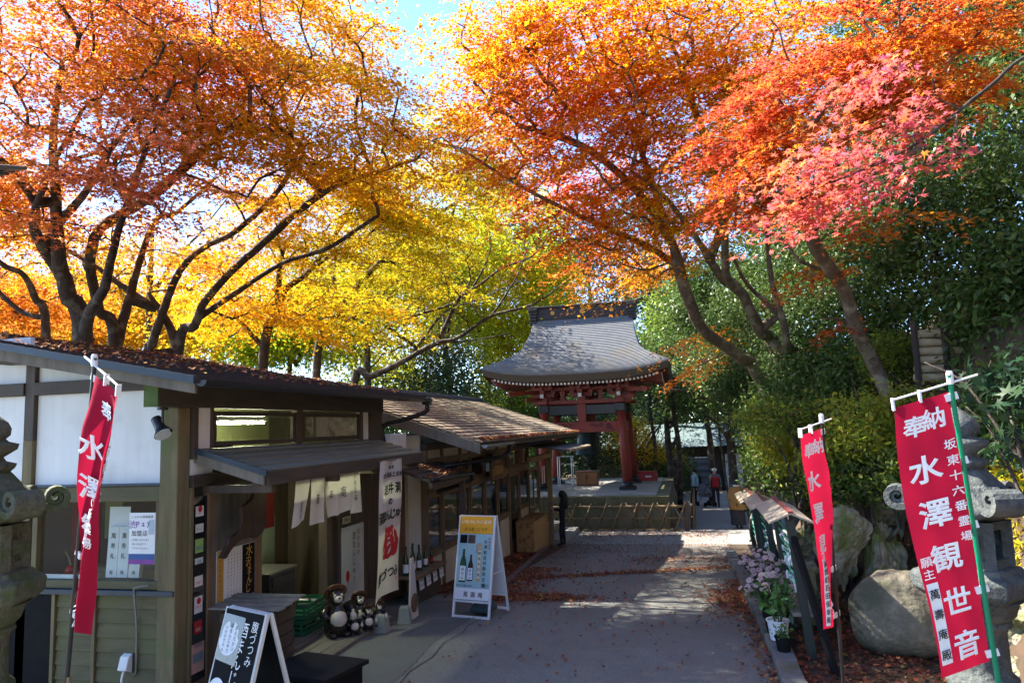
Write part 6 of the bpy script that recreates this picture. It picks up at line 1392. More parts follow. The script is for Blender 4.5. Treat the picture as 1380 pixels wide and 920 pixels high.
rgbn = nd(mp_, 'ShaderNodeTexNoise'); rgbn.inputs['Scale'].default_value = 3.0
oi_ = nd(mp_, 'ShaderNodeObjectInfo'); mxp = nd(mp_, 'ShaderNodeMix', data_type='RGBA'); mxp.inputs[6].default_value = (0.55, 0.36, 0.44, 1); mxp.inputs[7].default_value = (0.62, 0.48, 0.46, 1)
mp_.links.new(oi_.outputs['Random'], mxp.inputs[0])
for l in list(mp_.links):
    if l.from_node == at_: mp_.links.new(mxp.outputs[2], l.to_socket)
potplant((0.95, 10.55, zgf(10.5)+0.1), 'large pot of pale pink chrysanthemums on the kerb', M_black, 0.17, 0.26, 40, 0.56, 0.36, GL, 0.06, M_petal, 34, 150)
potplant((0.90, 9.65, zgf(9.65)+0.1), 'bushy potted chrysanthemum with pink flowers by the kerb', M_black, 0.15, 0.24, 26, 0.42, 0.30, GL, 0.06, M_petal, 30, 60)
potplant((0.87, 9.15, 0.12), 'green leafy plant in a white pot on the kerb', M_white, 0.125, 0.22, 9, 0.42, 0.26, [(0.10, 0.20, 0.05), (0.14, 0.25, 0.06), (0.07, 0.14, 0.04)], 0.10, None, 14)
potplant((0.87, 8.72, 0.12), 'small green seedling in a black nursery pot on the kerb', M_black, 0.09, 0.15, 8, 0.10, 0.08, [(0.10, 0.22, 0.05), (0.16, 0.26, 0.06)], 0.05, None, 8)

# ================================================================== boulders and rocks
def boulder(name, label, c, r, mat, seed, rough=0.14, freq=1.6, flatten=0.0, rz=0.0, group=None, sub=32):
    rg = np.random.default_rng(seed)
    craggy = rough > 0.1
    cuts = []
    if craggy:
        for _ in range(16):
            n_ = rg.normal(size=3)*np.array([1, 1, 0.8]); cuts.append((n_/np.linalg.norm(n_), rg.uniform(0.42, 0.8)))
    ks = [(rg.normal(size=3)*freq*2.0**o, rg.uniform(0, 6), rough*0.42*0.6**o) for o in range(5 if craggy else 3) for _ in range(4)]
    t = thing(name, label, 'rock', c, rz, group); mb = MB(); nu_, nv_ = sub, sub//2
    def f(u, v):
        th = 2*pi*u; p = -pi/2+pi*v; d = np.array([cos(p)*cos(th), cos(p)*sin(th), sin(p)]); d0 = d
        for n_, dd in cuts:
            q = d@n_
            if q > dd: d = d-n_*(q-dd)*0.97
        h = 1+sum(a_*np.sin(k_@d0+ph_) for k_, ph_, a_ in ks)
        return tuple(d*h*np.array(r))
    mb.grid(f, nu_, nv_).build('stone', mat, t, smooth=not craggy, local=True)
    return t
def on(x, y, dz=0): return (x, y, gz(x, y)+dz)
boulder('round_boulder', 'large smooth round boulder striped by rack shadows', tuple(atD(1214, 826, 8.3)), (0.53, 0.52, 0.53), M_boulder, 3, 0.085, 1.5, sub=72)
RKG = 'mossy rocks at the foot of the hillside'
rocks = [(1.80, 10.5, 0.85, 0.42, 0.42, 0.55), (2.30, 10.55, 0.60, 0.40, 0.42, 0.66), (1.50, 11.5, 0.15, 0.42, 0.4, 0.35), (3.2, 10.0, 0.75, 0.5, 0.5, 0.5), (2.95, 8.2, 0.12, 0.34, 0.4, 0.3), (3.35, 8.7, 0.55, 0.46, 0.5, 0.45),
         (3.05, 7.3, 0.05, 0.36, 0.36, 0.42), (3.6, 7.7, 0.65, 0.42, 0.42, 0.4), (3.9, 8.7, 1.45, 0.46, 0.5, 0.4), (2.75, 11.8, 1.35, 0.5, 0.5, 0.42), (1.95, 12.4, 0.5, 0.5, 0.6, 0.5), (1.75, 13.6, -0.05, 0.42, 0.5, 0.4), (2.1, 15.4, 0.15, 0.5, 0.7, 0.5), (3.5, 6.6, 0.25, 0.42, 0.4, 0.45), (2.6, 10.1, 0.15, 0.36, 0.34, 0.3), (1.38, 10.4, 0.0, 0.22, 0.24, 0.16)]
rl = ['tall split mossy rock behind the middle flag', 'tall upright sunlit rock behind the round boulder', 'low mossy rock behind the pink chrysanthemums', 'mossy rock high behind the grey lantern cap', 'small rock tucked between lantern shaft and boulder bank', 'blocky rock behind the grey lantern platform',
      'rock at the foot of the bank beside the green flag pole', 'lit rock beside the green flag pole, above the lower one', 'rock in the scrub above the lantern cap', 'rock half buried in scrub above the tall split rock', 'mossy rock behind the middle paper rack', 'low rock behind the farthest paper rack', 'long rock at the slope foot beyond the paper racks', 'rock right of the green flag pole foot', 'small rock squeezed between boulder and upright rock', 'fist high stone beside the paper rack brace']
for i, (x, y_, z_, rx_, ry_, rz__) in enumerate(rocks):
    boulder('mossy_rock', rl[i], (x, y_, z_), (rx_, ry_, rz__), M_rock, 20+i, 0.17, 2.4, group=RKG, sub=64)
# log retaining wall up the slope
LW = atD(1232, 500, 11.0); lw = thing('log_retaining_wall', 'stack of pale logs holding the slope above the right flag', 'retaining wall', tuple(LW))
for k in range(6):
    for j in range(2):
        x_ = LW[0]+j*0.42; MB().cyl((x_+0.02*k, LW[1]+0.1*j, LW[2]-0.1+k*0.13), (x_+0.4+0.02*k, LW[1]+0.06+0.1*j, LW[2]-0.1+k*0.13), 0.062, n=12).build('log', pm('pale_log', (0.38, 0.31, 0.2), (0.28, 0.22, 0.14), 7, 0.85, 0.3), lw, smooth=False)
for x_ in (LW[0]+0.03, LW[0]+0.43, LW[0]+0.8): MB().cyl((x_, LW[1]-0.1, LW[2]-1.1), (x_, LW[1]-0.06, LW[2]+0.75), 0.045, n=10).build('stake', M_bark, lw)

# ================================================================== people
def person(name, label, loc, rz, skel, rads, faces_mat, mats, head, extra=None):
    """one skinned body; faces_mat(x,y,z) returns the material slot of a face"""
    t = thing(name, label, 'person', loc, rz)
    me = bpy.data.meshes.new('body'); names = list(skel)
    me.from_pydata([skel[n_] for n_ in names], [(names.index(a), names.index(b)) for a, b in EDGES if a in skel and b in skel], [])
    o = bpy.data.objects.new('body', me); C.objects.link(o)
    sk_ = o.modifiers.new('skin', 'SKIN'); sk_.use_smooth_shade = True
    for i, n_ in enumerate(names):
        v = me.skin_vertices[0].data[i]; r = rads[n_]; v.radius = r if hasattr(r, '__len__') else (r, r)
        v.use_root = n_ == 'pelvis'
    s2 = o.modifiers.new('sub', 'SUBSURF'); s2.levels = 2; s2.render_levels = 2
    ev = bpy.data.meshes.new_from_object(o.evaluated_get(bpy.context.evaluated_depsgraph_get()))
    o.modifiers.clear(); o.data = ev; ev.name = 'body'; o.parent = t
    ev.materials.clear()
    for m in mats: ev.materials.append(m)
    for p in ev.polygons: p.material_index = faces_mat(*p.center); p.use_smooth = True
    # fingers of both hands, joined into the body surface
    bm = bmesh.new(); bm.from_mesh(ev)
    for sd_ in ('l', 'r'):
        if 'hand_'+sd_ not in skel: continue
        h = Vector(skel['hand_'+sd_]); w_ = Vector(skel['wrist_'+sd_]); d = (h-w_).normalized(); sx = Vector((0, 1, 0)) if abs(d.y) < 0.8 else Vector((1, 0, 0))
        for k in range(5):
            off = sx*(k-2)*0.018; ln_ = (0.055, 0.075, 0.08, 0.075, 0.06)[k]
            if k == 0: a_, b_ = w_.lerp(h, 0.5)+sx*-0.03, h+sx*-0.055+d*0.02
            else: a_, b_ = h+off-d*0.02, h+off+d*ln_+Vector((0, 0.0, 0))
            mb = MB().tube([a_, (a_+b_)/2+sx*0.002, b_], [0.010, 0.009, 0.006], 6)
            vs = [bm.verts.new(v_) for v_ in mb.v]
            for f_ in mb.f:
                try: fc = bm.faces.new([vs[i] for i in f_]); fc.material_index = len(mats)-1
                except ValueError: pass
    bm.to_mesh(ev); bm.free()
    WM[o.name] = WM[t.name]
    return t, o
EDGES = [('pelvis', 'waist'), ('waist', 'chest'), ('chest', 'neckb'), ('neckb', 'neck'), ('neck', 'headlo'), ('headlo', 'headhi'),
         ('chest', 'sh_l'), ('sh_l', 'el_l'), ('el_l', 'wrist_l'), ('wrist_l', 'hand_l'), ('chest', 'sh_r'), ('sh_r', 'el_r'), ('el_r', 'wrist_r'), ('wrist_r', 'hand_r'),
         ('pelvis', 'hip_l'), ('hip_l', 'knee_l'), ('knee_l', 'ank_l'), ('ank_l', 'toe_l'), ('pelvis', 'hip_r'), ('hip_r', 'knee_r'), ('knee_r', 'ank_r'), ('ank_r', 'toe_r'), ('headlo', 'nose')]
def human(h, step=0.0, arms='down'):
    k = h/1.7
    s = dict(pelvis=(0, 0, .93), waist=(0, 0.0, 1.08), chest=(0, 0.01, 1.30), neckb=(0, 0.01, 1.43), neck=(0, 0, 1.50), headlo=(0, -.01, 1.565), headhi=(0, 0, 1.62), nose=(0, -.095, 1.57),
             sh_l=(.17, .01, 1.38), el_l=(.235, .03, 1.10), wrist_l=(.235, -.03, .87), hand_l=(.23, -.05, .80), sh_r=(-.17, .01, 1.38), el_r=(-.235, .03, 1.10), wrist_r=(-.235, -.03, .87), hand_r=(-.23, -.05, .80),
             hip_l=(.09, 0, .86), knee_l=(.10, -step*.5-.02, .48), ank_l=(.10, -step*.5, .08), toe_l=(.11, -step*.5-.14, .035), hip_r=(-.09, 0, .86), knee_r=(-.10, step*.4-.02, .48), ank_r=(-.10, step*.6, .08), toe_r=(-.11, step*.6-.14, .035))
    if arms == 'phone':
        s.update(el_l=(.22, -.03, 1.12), wrist_l=(.12, -.24, 1.16), hand_l=(.08, -.29, 1.19), el_r=(-.22, -.03, 1.12), wrist_r=(-.12, -.24, 1.14), hand_r=(-.07, -.29, 1.18))
    r = dict(pelvis=(.155, .115), waist=(.14, .105), chest=(.165, .115), neckb=(.09, .075), neck=(.055, .055), headlo=(.075, .085), headhi=(.08, .092), nose=(.014, .014),
             sh_l=.068, el_l=.048, wrist_l=.034, hand_l=(.036, .025), sh_r=.068, el_r=.048, wrist_r=.034, hand_r=(.036, .025), hip_l=.095, knee_l=.062, ank_l=.045, toe_l=.035, hip_r=.095, knee_r=.062, ank_r=.045, toe_r=.035)
    return {a: tuple(x*k for x in b) for a, b in s.items()}, {a: (tuple(x*k for x in b) if hasattr(b, '__len__') else b*k) for a, b in r.items()}
M_skin = pm('skin', (0.50, 0.30, 0.21), (0.44, 0.25, 0.17), 8, 0.6)
M_cblack = pm('black_fabric', (0.012, 0.012, 0.015), (0.02, 0.02, 0.024), 20, 0.9, 0.2)
M_cnavy = pm('dark_trousers', (0.02, 0.022, 0.028), (0.03, 0.032, 0.04), 20, 0.9, 0.2)
M_cred = pm('red_jacket', (0.40, 0.02, 0.025), (0.32, 0.015, 0.02), 12, 0.8, 0.15)
M_cgrey = pm('grey_fabric', (0.14, 0.16, 0.18), (0.1, 0.115, 0.13), 15, 0.85, 0.15)
M_gold = pm('ochre_coat', (0.27, 0.15, 0.045), (0.21, 0.115, 0.035), 12, 0.85, 0.2)
M_hair = pm('black_hair', (0.008, 0.007, 0.007), (0.016, 0.014, 0.012), 30, 0.45, 0.3, (1, 1, 0.1))
# woman in black with a phone, facing the restaurant
s_, r_ = human(1.56, 0.1, 'phone')
wm, wo_ = person('person', 'person in black with long black hair looking at a phone', (-3.72, 21.9, zgf(21.9)), radians(-78), s_, r_, lambda x, y, z: 1 if (z > 1.37 and y < -0.02) or (z > 1.0 and y < -0.24) else 0, [M_cblack, M_skin], None)
MB().ell((0, 0.02, 1.475), (0.105, 0.115, 0.125)).add([], []).build('hair', M_hair, wm, smooth=True, local=True)
MB().tube([(0, 0.05, 1.50), (0, 0.09, 1.36), (0, 0.10, 1.18), (0, 0.09, 1.05)], [0.10, 0.11, 0.12, 0.06], 12).build('hair', M_hair, wm, smooth=True, local=True)
ph = thing('mobile_phone', 'mobile phone held by the person in black', 'phone', tuple(WM[wm.name] @ Vector((0, -0.33, 1.13))), radians(-78))
bx('phone_case', M_blackm, ph, -0.04, 0.04, -0.006, 0.006, -0.02, 0.13, 0.004, True)
# man in red walking away
s_, r_ = human(1.66, 0.22)
mn, mo = person('person', 'person in red and grey jacket and white cap walking away', (1.02, 33.6, zgf(33.6)), radians(180), s_, r_, lambda x, y, z: 0 if z < 0.86 else (3 if z > 1.46 and z < 1.7 else (2 if z > 1.30 or abs(x) > 0.165 and z > 0.92 else (3 if abs(x) > 0.17 else 1))), [M_cnavy, M_cred, M_cgrey, M_skin], None)
cp_ = MB().ell((0, 0.0, 1.595), (0.105, 0.115, 0.08)).build('cap', M_white, mn, smooth=True, local=True)
MB().ell((0, -0.11, 1.565), (0.07, 0.07, 0.012), 12, 6).build('cap_peak', M_white, cp_, smooth=True, local=True)
# person in the ochre coat
s_, r_ = human(1.58, 0.25)
gd, go = person('person', 'person in ochre coat, dark skirt and black hat', (1.46, 25.9, zgf(25.9)), radians(165), s_, r_, lambda x, y, z: 0 if z < 0.9 else (2 if z > 1.37 or z < 0.86 else 1), [M_cnavy, M_gold, M_skin], None)
def coatp(zs, rs): return [(r, z) for z, r in zip(zs, rs)]
MB().lathe(coatp((0.62, 0.64, 0.8, 0.98, 1.15, 1.28, 1.36, 1.39), (0.27, 0.285, 0.27, 0.235, 0.225, 0.22, 0.15, 0.07)), (0, 0.0, 0), 20, sy=0.72).build('coat', M_gold, gd, smooth=True, local=True)
MB().lathe(coatp((0.13, 0.15, 0.4, 0.7), (0.245, 0.25, 0.23, 0.21)), (0, 0.02, 0), 20, sy=0.75).build('skirt', M_cnavy, gd, smooth=True, local=True)
for sx in (-1, 1): MB().tube([(sx*0.15, 0.01, 1.31), (sx*0.245, 0.03, 1.05), (sx*0.235, -0.03, 0.84)], [0.085, 0.075, 0.06], 10).build('sleeve', M_gold, gd, smooth=True, local=True)
MB().ell((0, 0.01, 1.49), (0.11, 0.12, 0.11)).build('hat', M_cblack, gd, smooth=True, local=True)
MB().lathe([(0.09, 1.36), (0.115, 1.36), (0.11, 1.42), (0.08, 1.43)], (0, 0, 0), 14).build('scarf', pm('pale_scarf', (0.5, 0.5, 0.5), None, 9, 0.9), gd, smooth=True, local=True)
# person in pale blue beyond the fence with a pram
s_, r_ = human(1.6, 0.1)
pb, po = person('person', 'person in pale blue jacket with a dark backpack beyond the fence', (0.18, 34.5, zgf(34.5)), radians(-60), s_, r_, lambda x, y, z: 0 if z < 0.86 else (2 if z > 1.42 else 1), [M_cnavy, pm('pale_blue_jacket', (0.30, 0.42, 0.52), (0.24, 0.35, 0.45), 12, 0.8), M_skin], None)
MB().ell((0, 0.01, 1.535), (0.10, 0.115, 0.095)).build('hair', M_hair, pb, smooth=True, local=True)
MB().lathe([(0.12, 0.92), (0.17, 0.95), (0.17, 1.25), (0.10, 1.32)], (0, 0.20, 0), 12, sy=0.6).build('backpack', M_cblack, pb, smooth=True, local=True)
pr_ = thing('pram', 'grey pram pushed by the person in pale blue', 'pram', (0.62, 34.2, zgf(34.2)), radians(30))
MB().grid(lambda u, v: (0.26*cos(pi*u)*(0.9+0.1*v), -0.3+0.6*v, 0.75+0.22*sin(pi*u)*(0.5+0.5*v)-0.25*(1-v)), 10, 6).build('hood', M_cgrey, pr_, smooth=True, local=True)
bx('seat', M_cgrey, pr_, -0.24, 0.24, -0.3, 0.3, 0.42, 0.62, 0.04, True)
for sx in (-1, 1):
    MB().tube([(sx*0.22, 0.3, 0.12), (sx*0.22, -0.1, 0.5), (sx*0.22, -0.5, 1.0)], 0.014, 6).build('frame', M_blackm, pr_, local=True)
    for sy in (-1, 1): MB().tube([(sx*0.25-0.02, sy*0.3, 0.10), (sx*0.25+0.02, sy*0.3, 0.10)], 0.10, 16).build('wheel', M_black, pr_, local=True)
MB().cyl((-0.22, -0.5, 1.0), (0.22, -0.5, 1.0), 0.016).build('handle', M_black, pr_, local=True)

# ================================================================== small hall behind the trees
hl = thing('background_hall', 'dim hall with pale teal roof half hidden by trees', 'building', (0.8, 43, -1.2))
M_teal = pm('pale_teal_roof', (0.13, 0.18, 0.18), (0.10, 0.14, 0.145), 3, 0.6)
bx('wall', M_dark, hl, -5.5, 4.6, 43.0, 48, -1.3, 1.1, 0)
MB().hexa([(-6.3, 42.0, 1.15), (5.4, 42.0, 1.25), (4.4, 49, 1.15), (-5.4, 49, 1.15)], [(-4.6, 45.2, 2.4), (3.4, 45.2, 2.5), (3.0, 46.2, 2.4), (-4.2, 46.2, 2.4)]).build('roof', M_teal, hl)
for k in range(26): MB().bar((-6.1+k*0.45, 42.02, 1.2), (-4.4+k*0.315, 45.1, 2.42), 0.04, 0.05).build('roof_rib', M_teal, hl)
for x_ in (-5.2, -2.6, 0.1, 2.7, 4.4): bx('post', M_dark, hl, x_, x_+0.2, 42.7, 42.95, -1.2, 1.2, 0)
bx('white_door', M_white, hl, 1.9, 3.4, 42.55, 42.62, -1.15, 0.75, 0)
bx('grey_pillar', M_cgrey, hl, -3.4, -2.2, 42.6, 42.66, -1.15, 0.55, 0)
for k in range(5):
    tr_ = thing('stacked_trough', 'dark grey trough, %s of the stack against the background hall' % ('lowest', 'second from below', 'middle one', 'second from top', 'topmost')[k], 'trough', (0.55, 42.1, -1.15+k*0.36), 0, 'stacked troughs at the hall')
    bx('trough_body', M_cgrey, tr_, -0.55, 0.55, -0.3, 0.3, 0, 0.3, 0.05, True); bx('trough_rim', M_cgrey, tr_, -0.6, 0.6, -0.34, 0.34, 0.301, 0.34, 0.02, True)
bk = thing('wooden_crate_box', 'brown wooden box standing by the white hall door', 'box', (3.0, 39.5, -1.15))
bx('box_body', M_ob, bk, 2.65, 3.35, 39.3, 39.7, -1.15, -0.15, 0.01); bx('box_lid', M_ob, bk, 2.6, 3.4, 39.25, 39.75, -0.149, -0.1, 0.01)
bp = thing('utility_pole', 'dark iron pole with a slanting pale sign beside the hall door', 'pole', (3.6, 40.2, -1.15))
MB().cyl((3.6, 40.2, -1.15), (3.6, 40.2, 2.3), 0.09, n=12).build('pole', M_blackm, bp); MB().bar((3.5, 40.15, 2.15), (4.15, 40.0, 2.65), 0.05, 0.2).build('slanting_board', M_white, bp)
MB().bar((3.3, 40.1, 0.95), (4.6, 40.1, 0.9), 0.06, 0.14).build('orange_board', pm('orange_board_paint', (0.5, 0.2, 0.06), None, 5, 0.6), bp)
rj = thing('red_jizo_figure', 'small stone figure in a red bib among the shrubs', 'statue', (-0.62, 38.0, 0.1))
MB().lathe([(0.16, -1.3), (0.16, 0.1), (0.15, 0.3), (0.11, 0.55), (0.05, 0.6)], (-0.62, 38.0, 0.1), 14).build('figure', M_ver, rj, smooth=True)
MB().ell((-0.62, 38.0, 0.80), (0.11, 0.11, 0.13)).build('head', M_rock, rj, smooth=True)
# ================================================================== maples on the left, behind the shop
SAL = [(0.60, 0.20, 0.085), (0.62, 0.20, 0.055), (0.64, 0.25, 0.04), (0.66, 0.33, 0.025)]
ORG = [(0.62, 0.18, 0.035), (0.65, 0.25, 0.02), (0.68, 0.34, 0.015), (0.70, 0.42, 0.015)]
YEL = [(0.66, 0.24, 0.012), (0.72, 0.37, 0.012), (0.70, 0.46, 0.015), (0.56, 0.46, 0.02)]
YGR = [(0.62, 0.48, 0.018), (0.46, 0.45, 0.018), (0.34, 0.40, 0.02)]
RED = [(0.48, 0.07, 0.04), (0.58, 0.14, 0.035), (0.63, 0.21, 0.025), (0.67, 0.32, 0.015)]
PNK = [(0.46, 0.085, 0.14), (0.48, 0.10, 0.12), (0.52, 0.12, 0.07), (0.58, 0.17, 0.035)]
def brt(c, k): return [tuple(min(0.92, x*k) for x in q) for q in c]
SAL, ORG, YEL, RED, PNK = brt(SAL, 1.15), brt(ORG, 1.15), brt(YEL, 1.1), brt(RED, 1.25), brt(PNK, 1.1)
def gb(px, py, d): p = atD(px, py, d); return (p[0], p[1], zgf(p[1]))
MG = 'autumn maples behind the shop'
def root(base, first, d): return [np.array(base), (np.array(base)+np.array(first))/2+np.array([0.1, 0, 0])]
# 1: big dark trunk with two side stems, salmon crown
d = 13.5; b = gb(118, 560, d); A = PX([(112, 461), (91, 395), (80, 352), (77, 306), (74, 246), (72, 170), (85, 80)], d, -1.5)
make_tree('maple_tree', 'maple with thick dark trunk and salmon orange crown behind the shop', b,
          [([np.array(b)]+A, 0.21, 0.04), (PX([(86, 372), (66, 345), (50, 318), (46, 295), (52, 270), (70, 225), (110, 150)], d, -2.5), 0.13, 0.03), (PX([(78, 300), (90, 288), (116, 258), (150, 200), (190, 150)], d, -2), 0.10, 0.03),
           (PX([(112, 455), (122, 420), (140, 389), (149, 352), (161, 306), (190, 220), (230, 120)], d, -2.5), 0.12, 0.03), (PX([(50, 272), (30, 245), (0, 215), (-60, 180)], d-1, -2), 0.10, 0.03)],
          [B(60, 150, 11.5, 160, 85, 2.2), B(190, 210, 11, 130, 75, 1.8, 1.3), B(60, 40, 12.5, 180, 70, 2.2), B(210, 60, 12, 150, 75, 2.0), B(140, 275, 11, 170, 40, 1.4, 0.9), B(-90, 220, 12, 110, 130, 2)], 245, 215, 0.105, colfield(SAL), M_bark, M_leaf, seed=1, group=MG)
# 2: curved stem reaching right
d = 14.5; b = gb(158, 560, d)
make_tree('maple_tree', 'maple with a trunk curving over to one side behind the shop roof', b,
          [([np.array(b)]+PX([(155, 466), (134, 419), (123, 370), (122, 343), (134, 310), (164, 288), (204, 264), (260, 215), (330, 150)], d, -1.5), 0.135, 0.025), (PX([(156, 470), (166, 431), (179, 386), (189, 349), (210, 297), (240, 285), (290, 240)], d, 1), 0.12, 0.03),
           (PX([(210, 416), (170, 389), (131, 361), (91, 337), (40, 310)], d+0.5, 0.5), 0.08, 0.03)],
          [B(290, 130, 13, 130, 90, 2.0), B(250, 40, 14, 150, 70, 2.0), B(330, 220, 13.5, 110, 55, 1.6), B(215, 330, 15, 130, 50, 1.4, 0.35), B(40, 340, 16, 90, 60, 1.5, 0.4)], 210, 215, 0.105, colfield(ORG), M_bark, M_leaf, seed=2, group=MG)
# 3: leaning trunk with long rising limb
d = 16; b = gb(236, 560, d)
make_tree('maple_tree', 'maple with long limbs sweeping right and orange yellow crown', b,
          [([np.array(b)]+PX([(240, 474), (262, 440), (276, 407), (313, 365), (365, 318), (433, 261), (500, 235), (560, 215)], d, -1), 0.135, 0.025), (PX([(200, 478), (222, 413), (243, 364), (274, 334), (320, 310), (380, 250), (410, 180)], d, -1.5), 0.105, 0.025), (PX([(240, 470), (224, 430), (200, 395)], d, 0), 0.12, 0.05),
           (PX([(265, 430), (310, 400), (380, 355), (440, 335), (510, 290)], d, -0.5), 0.08, 0.02)],
          [B(430, 150, 14.5, 120, 85, 2.0), B(400, 50, 15.5, 130, 70, 2.2), B(510, 215, 15, 100, 60, 1.7), B(350, 260, 15.5, 110, 45, 1.5, 0.7), B(300, 390, 17, 120, 50, 1.5, 0.4)], 230, 215, 0.11, colfield(ORG[2:]+YEL[1:3]), M_bark, M_leaf, seed=3, group=MG)
# 4, 5: yellow maples farther along
d = 19; b = gb(352, 570, d)
make_tree('maple_tree', 'slim yellow maple with a straight forked stem above the roof ridge', b,
          [([np.array(b)]+PX([(355, 480), (375, 417), (385, 390), (417, 365), (454, 313), (490, 250)], d, 0), 0.16, 0.03), (PX([(377, 410), (376, 370), (385, 330), (420, 280)], d, 0), 0.10, 0.03), (PX([(356, 470), (330, 440), (305, 415)], d, 0), 0.08, 0.03)],
          [B(440, 300, 18, 110, 60, 2.0), B(380, 400, 19.5, 110, 50, 1.8, 0.55), B(530, 260, 18.5, 80, 50, 1.7), B(460, 420, 20, 80, 45, 1.5, 0.5), B(280, 440, 20, 80, 30, 1.5, 0.5)], 180, 260, 0.12, colfield(YEL[1:]+YGR[:1]), M_bark, M_leaf, seed=4, group=MG)
d = 22; b = gb(424, 580, d)
make_tree('maple_tree', 'yellow maple with one long slanting limb near the dark conifer', b,
          [([np.array(b)]+PX([(428, 477), (459, 417), (500, 365), (563, 308), (620, 270)], d, 0), 0.16, 0.03), (PX([(440, 455), (470, 430), (500, 420)], d, 0), 0.07, 0.03), (PX([(459, 417), (450, 370), (470, 330)], d, 0), 0.08, 0.03)],
          [B(580, 255, 21, 100, 55, 2.2), B(540, 330, 22, 90, 45, 2.0, 0.8), B(640, 200, 21.5, 80, 60, 2.0), B(520, 410, 23, 70, 50, 1.6, 0.55), B(590, 400, 23, 50, 40, 1.5, 0.35)], 180, 260, 0.125, colfield(YEL[2:]+YGR[:2]), M_bark, M_leaf, seed=5, group=MG)
d = 15; b = gb(70, 560, d)
make_tree('maple_tree', 'small leaning maple at the end of the shop ridge, bare lower limbs', b,
          [([np.array(b)]+PX([(62, 453), (47, 401), (31, 370), (0, 354), (-60, 300)], d, -0.5), 0.11, 0.03), (PX([(52, 428), (30, 420), (5, 400), (-5, 385), (0, 360)], d, 0), 0.05, 0.02)],
          [B(-60, 260, 14, 90, 60, 1.6), B(20, 400, 18, 60, 40, 1.6, 0.4), B(90, 420, 19, 80, 30, 1.6, 0.5)], 90, 380, 0.11, colfield(SAL+ORG[1:3]), M_bark, M_leaf, seed=6, group=MG)
# nearly bare limbs in front of the yellow tree
d = 24; b = gb(470, 585, d)
make_tree('bare_limbed_tree', 'nearly leafless tree with long dark limbs reaching toward the bell tower', b,
          [([np.array(b)]+PX([(478, 515), (500, 507), (539, 489), (586, 463), (617, 455), (662, 426), (722, 408), (774, 371)], d, -1), 0.16, 0.02), (PX([(590, 463), (604, 431), (620, 400), (646, 384), (677, 361), (717, 345), (745, 310)], d, -1), 0.08, 0.015),
           (PX([(553, 480), (575, 450), (600, 420), (640, 405), (710, 375)], d, 0.5), 0.06, 0.015), (PX([(520, 440), (560, 425), (625, 400), (660, 340), (657, 300)], d+0.3, 0), 0.07, 0.012), (PX([(662, 426), (680, 400), (700, 365), (715, 320)], d-0.5, 0), 0.05, 0.012), (PX([(586, 463), (640, 458), (690, 448)], d-0.5, 0), 0.04, 0.012)],
          [B(660, 350, 23, 90, 70, 1.6, 0.6), B(600, 380, 23, 70, 60, 1.6, 0.5)], 60, 6, 0.09, colfield(YGR), M_bark, M_leaf, seed=7, twig=0.010)
# ------------------------------------------------------------------ maples on the hillside, leaning over the path
HG = 'maples leaning out from the hillside'
def hb(px, py, d, dx=0): p = atD(px, py, d); return (p[0]+dx, p[1], gz(p[0]+dx, p[1]))
d = 16.5; b = hb(1062, 600, d, 0.5)
make_tree('hillside_maple', 'orange maple whose curved trunk leans over the path', b,
          [([np.array(b)]+PX([(1022, 508), (1000, 484), (979, 467), (957, 453), (941, 435), (930, 409), (920, 380), (905, 330), (860, 260), (790, 200), (700, 170)], d, -3), 0.16, 0.025), (PX([(908, 335), (880, 250), (850, 170), (800, 90)], d-1.5, -1), 0.09, 0.02), (PX([(915, 360), (870, 330), (800, 300), (700, 250), (620, 200)], d-1, -2), 0.08, 0.02)],
          [B(800, 210, 14, 130, 80, 2.2, 1.0), B(715, 110, 13.5, 95, 80, 2.0, 0.9), B(860, 330, 15, 90, 50, 1.6, 1.0), B(760, 330, 14.5, 50, 40, 1.2, 0.8), B(780, 60, 13.5, 140, 70, 2.0), B(620, 210, 13.5, 55, 45, 1.2, 0.6), B(930, 480, 19, 50, 45, 1.0, 0.5), B(820, 385, 18, 50, 22, 0.9, 1.0), B(680, 40, 13, 85, 50, 1.5, 0.9)], 310, 220, 0.105, colfield(RED[1:]+[(0.90, 0.48, 0.02)]), M_barkR, M_leaf, seed=11, group=HG, droop=0.4)
d = 15.5; b = hb(1075, 560, d, 0.7)
make_tree('hillside_maple', 'orange and yellow maple with a forked pale brown trunk on the slope', b,
          [([np.array(b)]+PX([(1048, 474), (1027, 448), (1014, 424), (1001, 398), (981, 377), (977, 346), (975, 300), (960, 220), (930, 130), (900, 40)], d, -3), 0.155, 0.03), (PX([(985, 380), (974, 376), (957, 351), (941, 325), (900, 270), (850, 230)], d-0.5, -2), 0.11, 0.03), (PX([(975, 300), (1000, 220), (1030, 130), (1060, 60)], d-1, -2), 0.09, 0.03),
           (PX([(1065, 470), (1060, 461), (1056, 432), (1043, 393), (1036, 346), (1035, 300), (1050, 220)], d-0.5, -1.5), 0.10, 0.025), (PX([(1050, 425), (1030, 405), (1005, 380), (985, 340)], d-0.5, 0), 0.06, 0.03)],
          [B(940, 160, 13, 110, 70, 2.0, 1.0), B(900, 270, 14, 110, 50, 1.8, 1.0), B(1000, 60, 12.5, 120, 70, 2.0), B(880, 60, 12.5, 110, 70, 2.0), B(980, 300, 14.5, 60, 40, 1.2, 0.6), B(1060, 110, 12, 80, 70, 1.6, 0.5)], 220, 225, 0.105, colfield(brt([(0.60, 0.13, 0.02), (0.66, 0.24, 0.012), (0.72, 0.40, 0.012), (0.70, 0.47, 0.015)], 1.35)), M_barkR, M_leaf, seed=12, group=HG, droop=0.4)
d = 11.5; b = hb(1200, 540, d, 0.2)
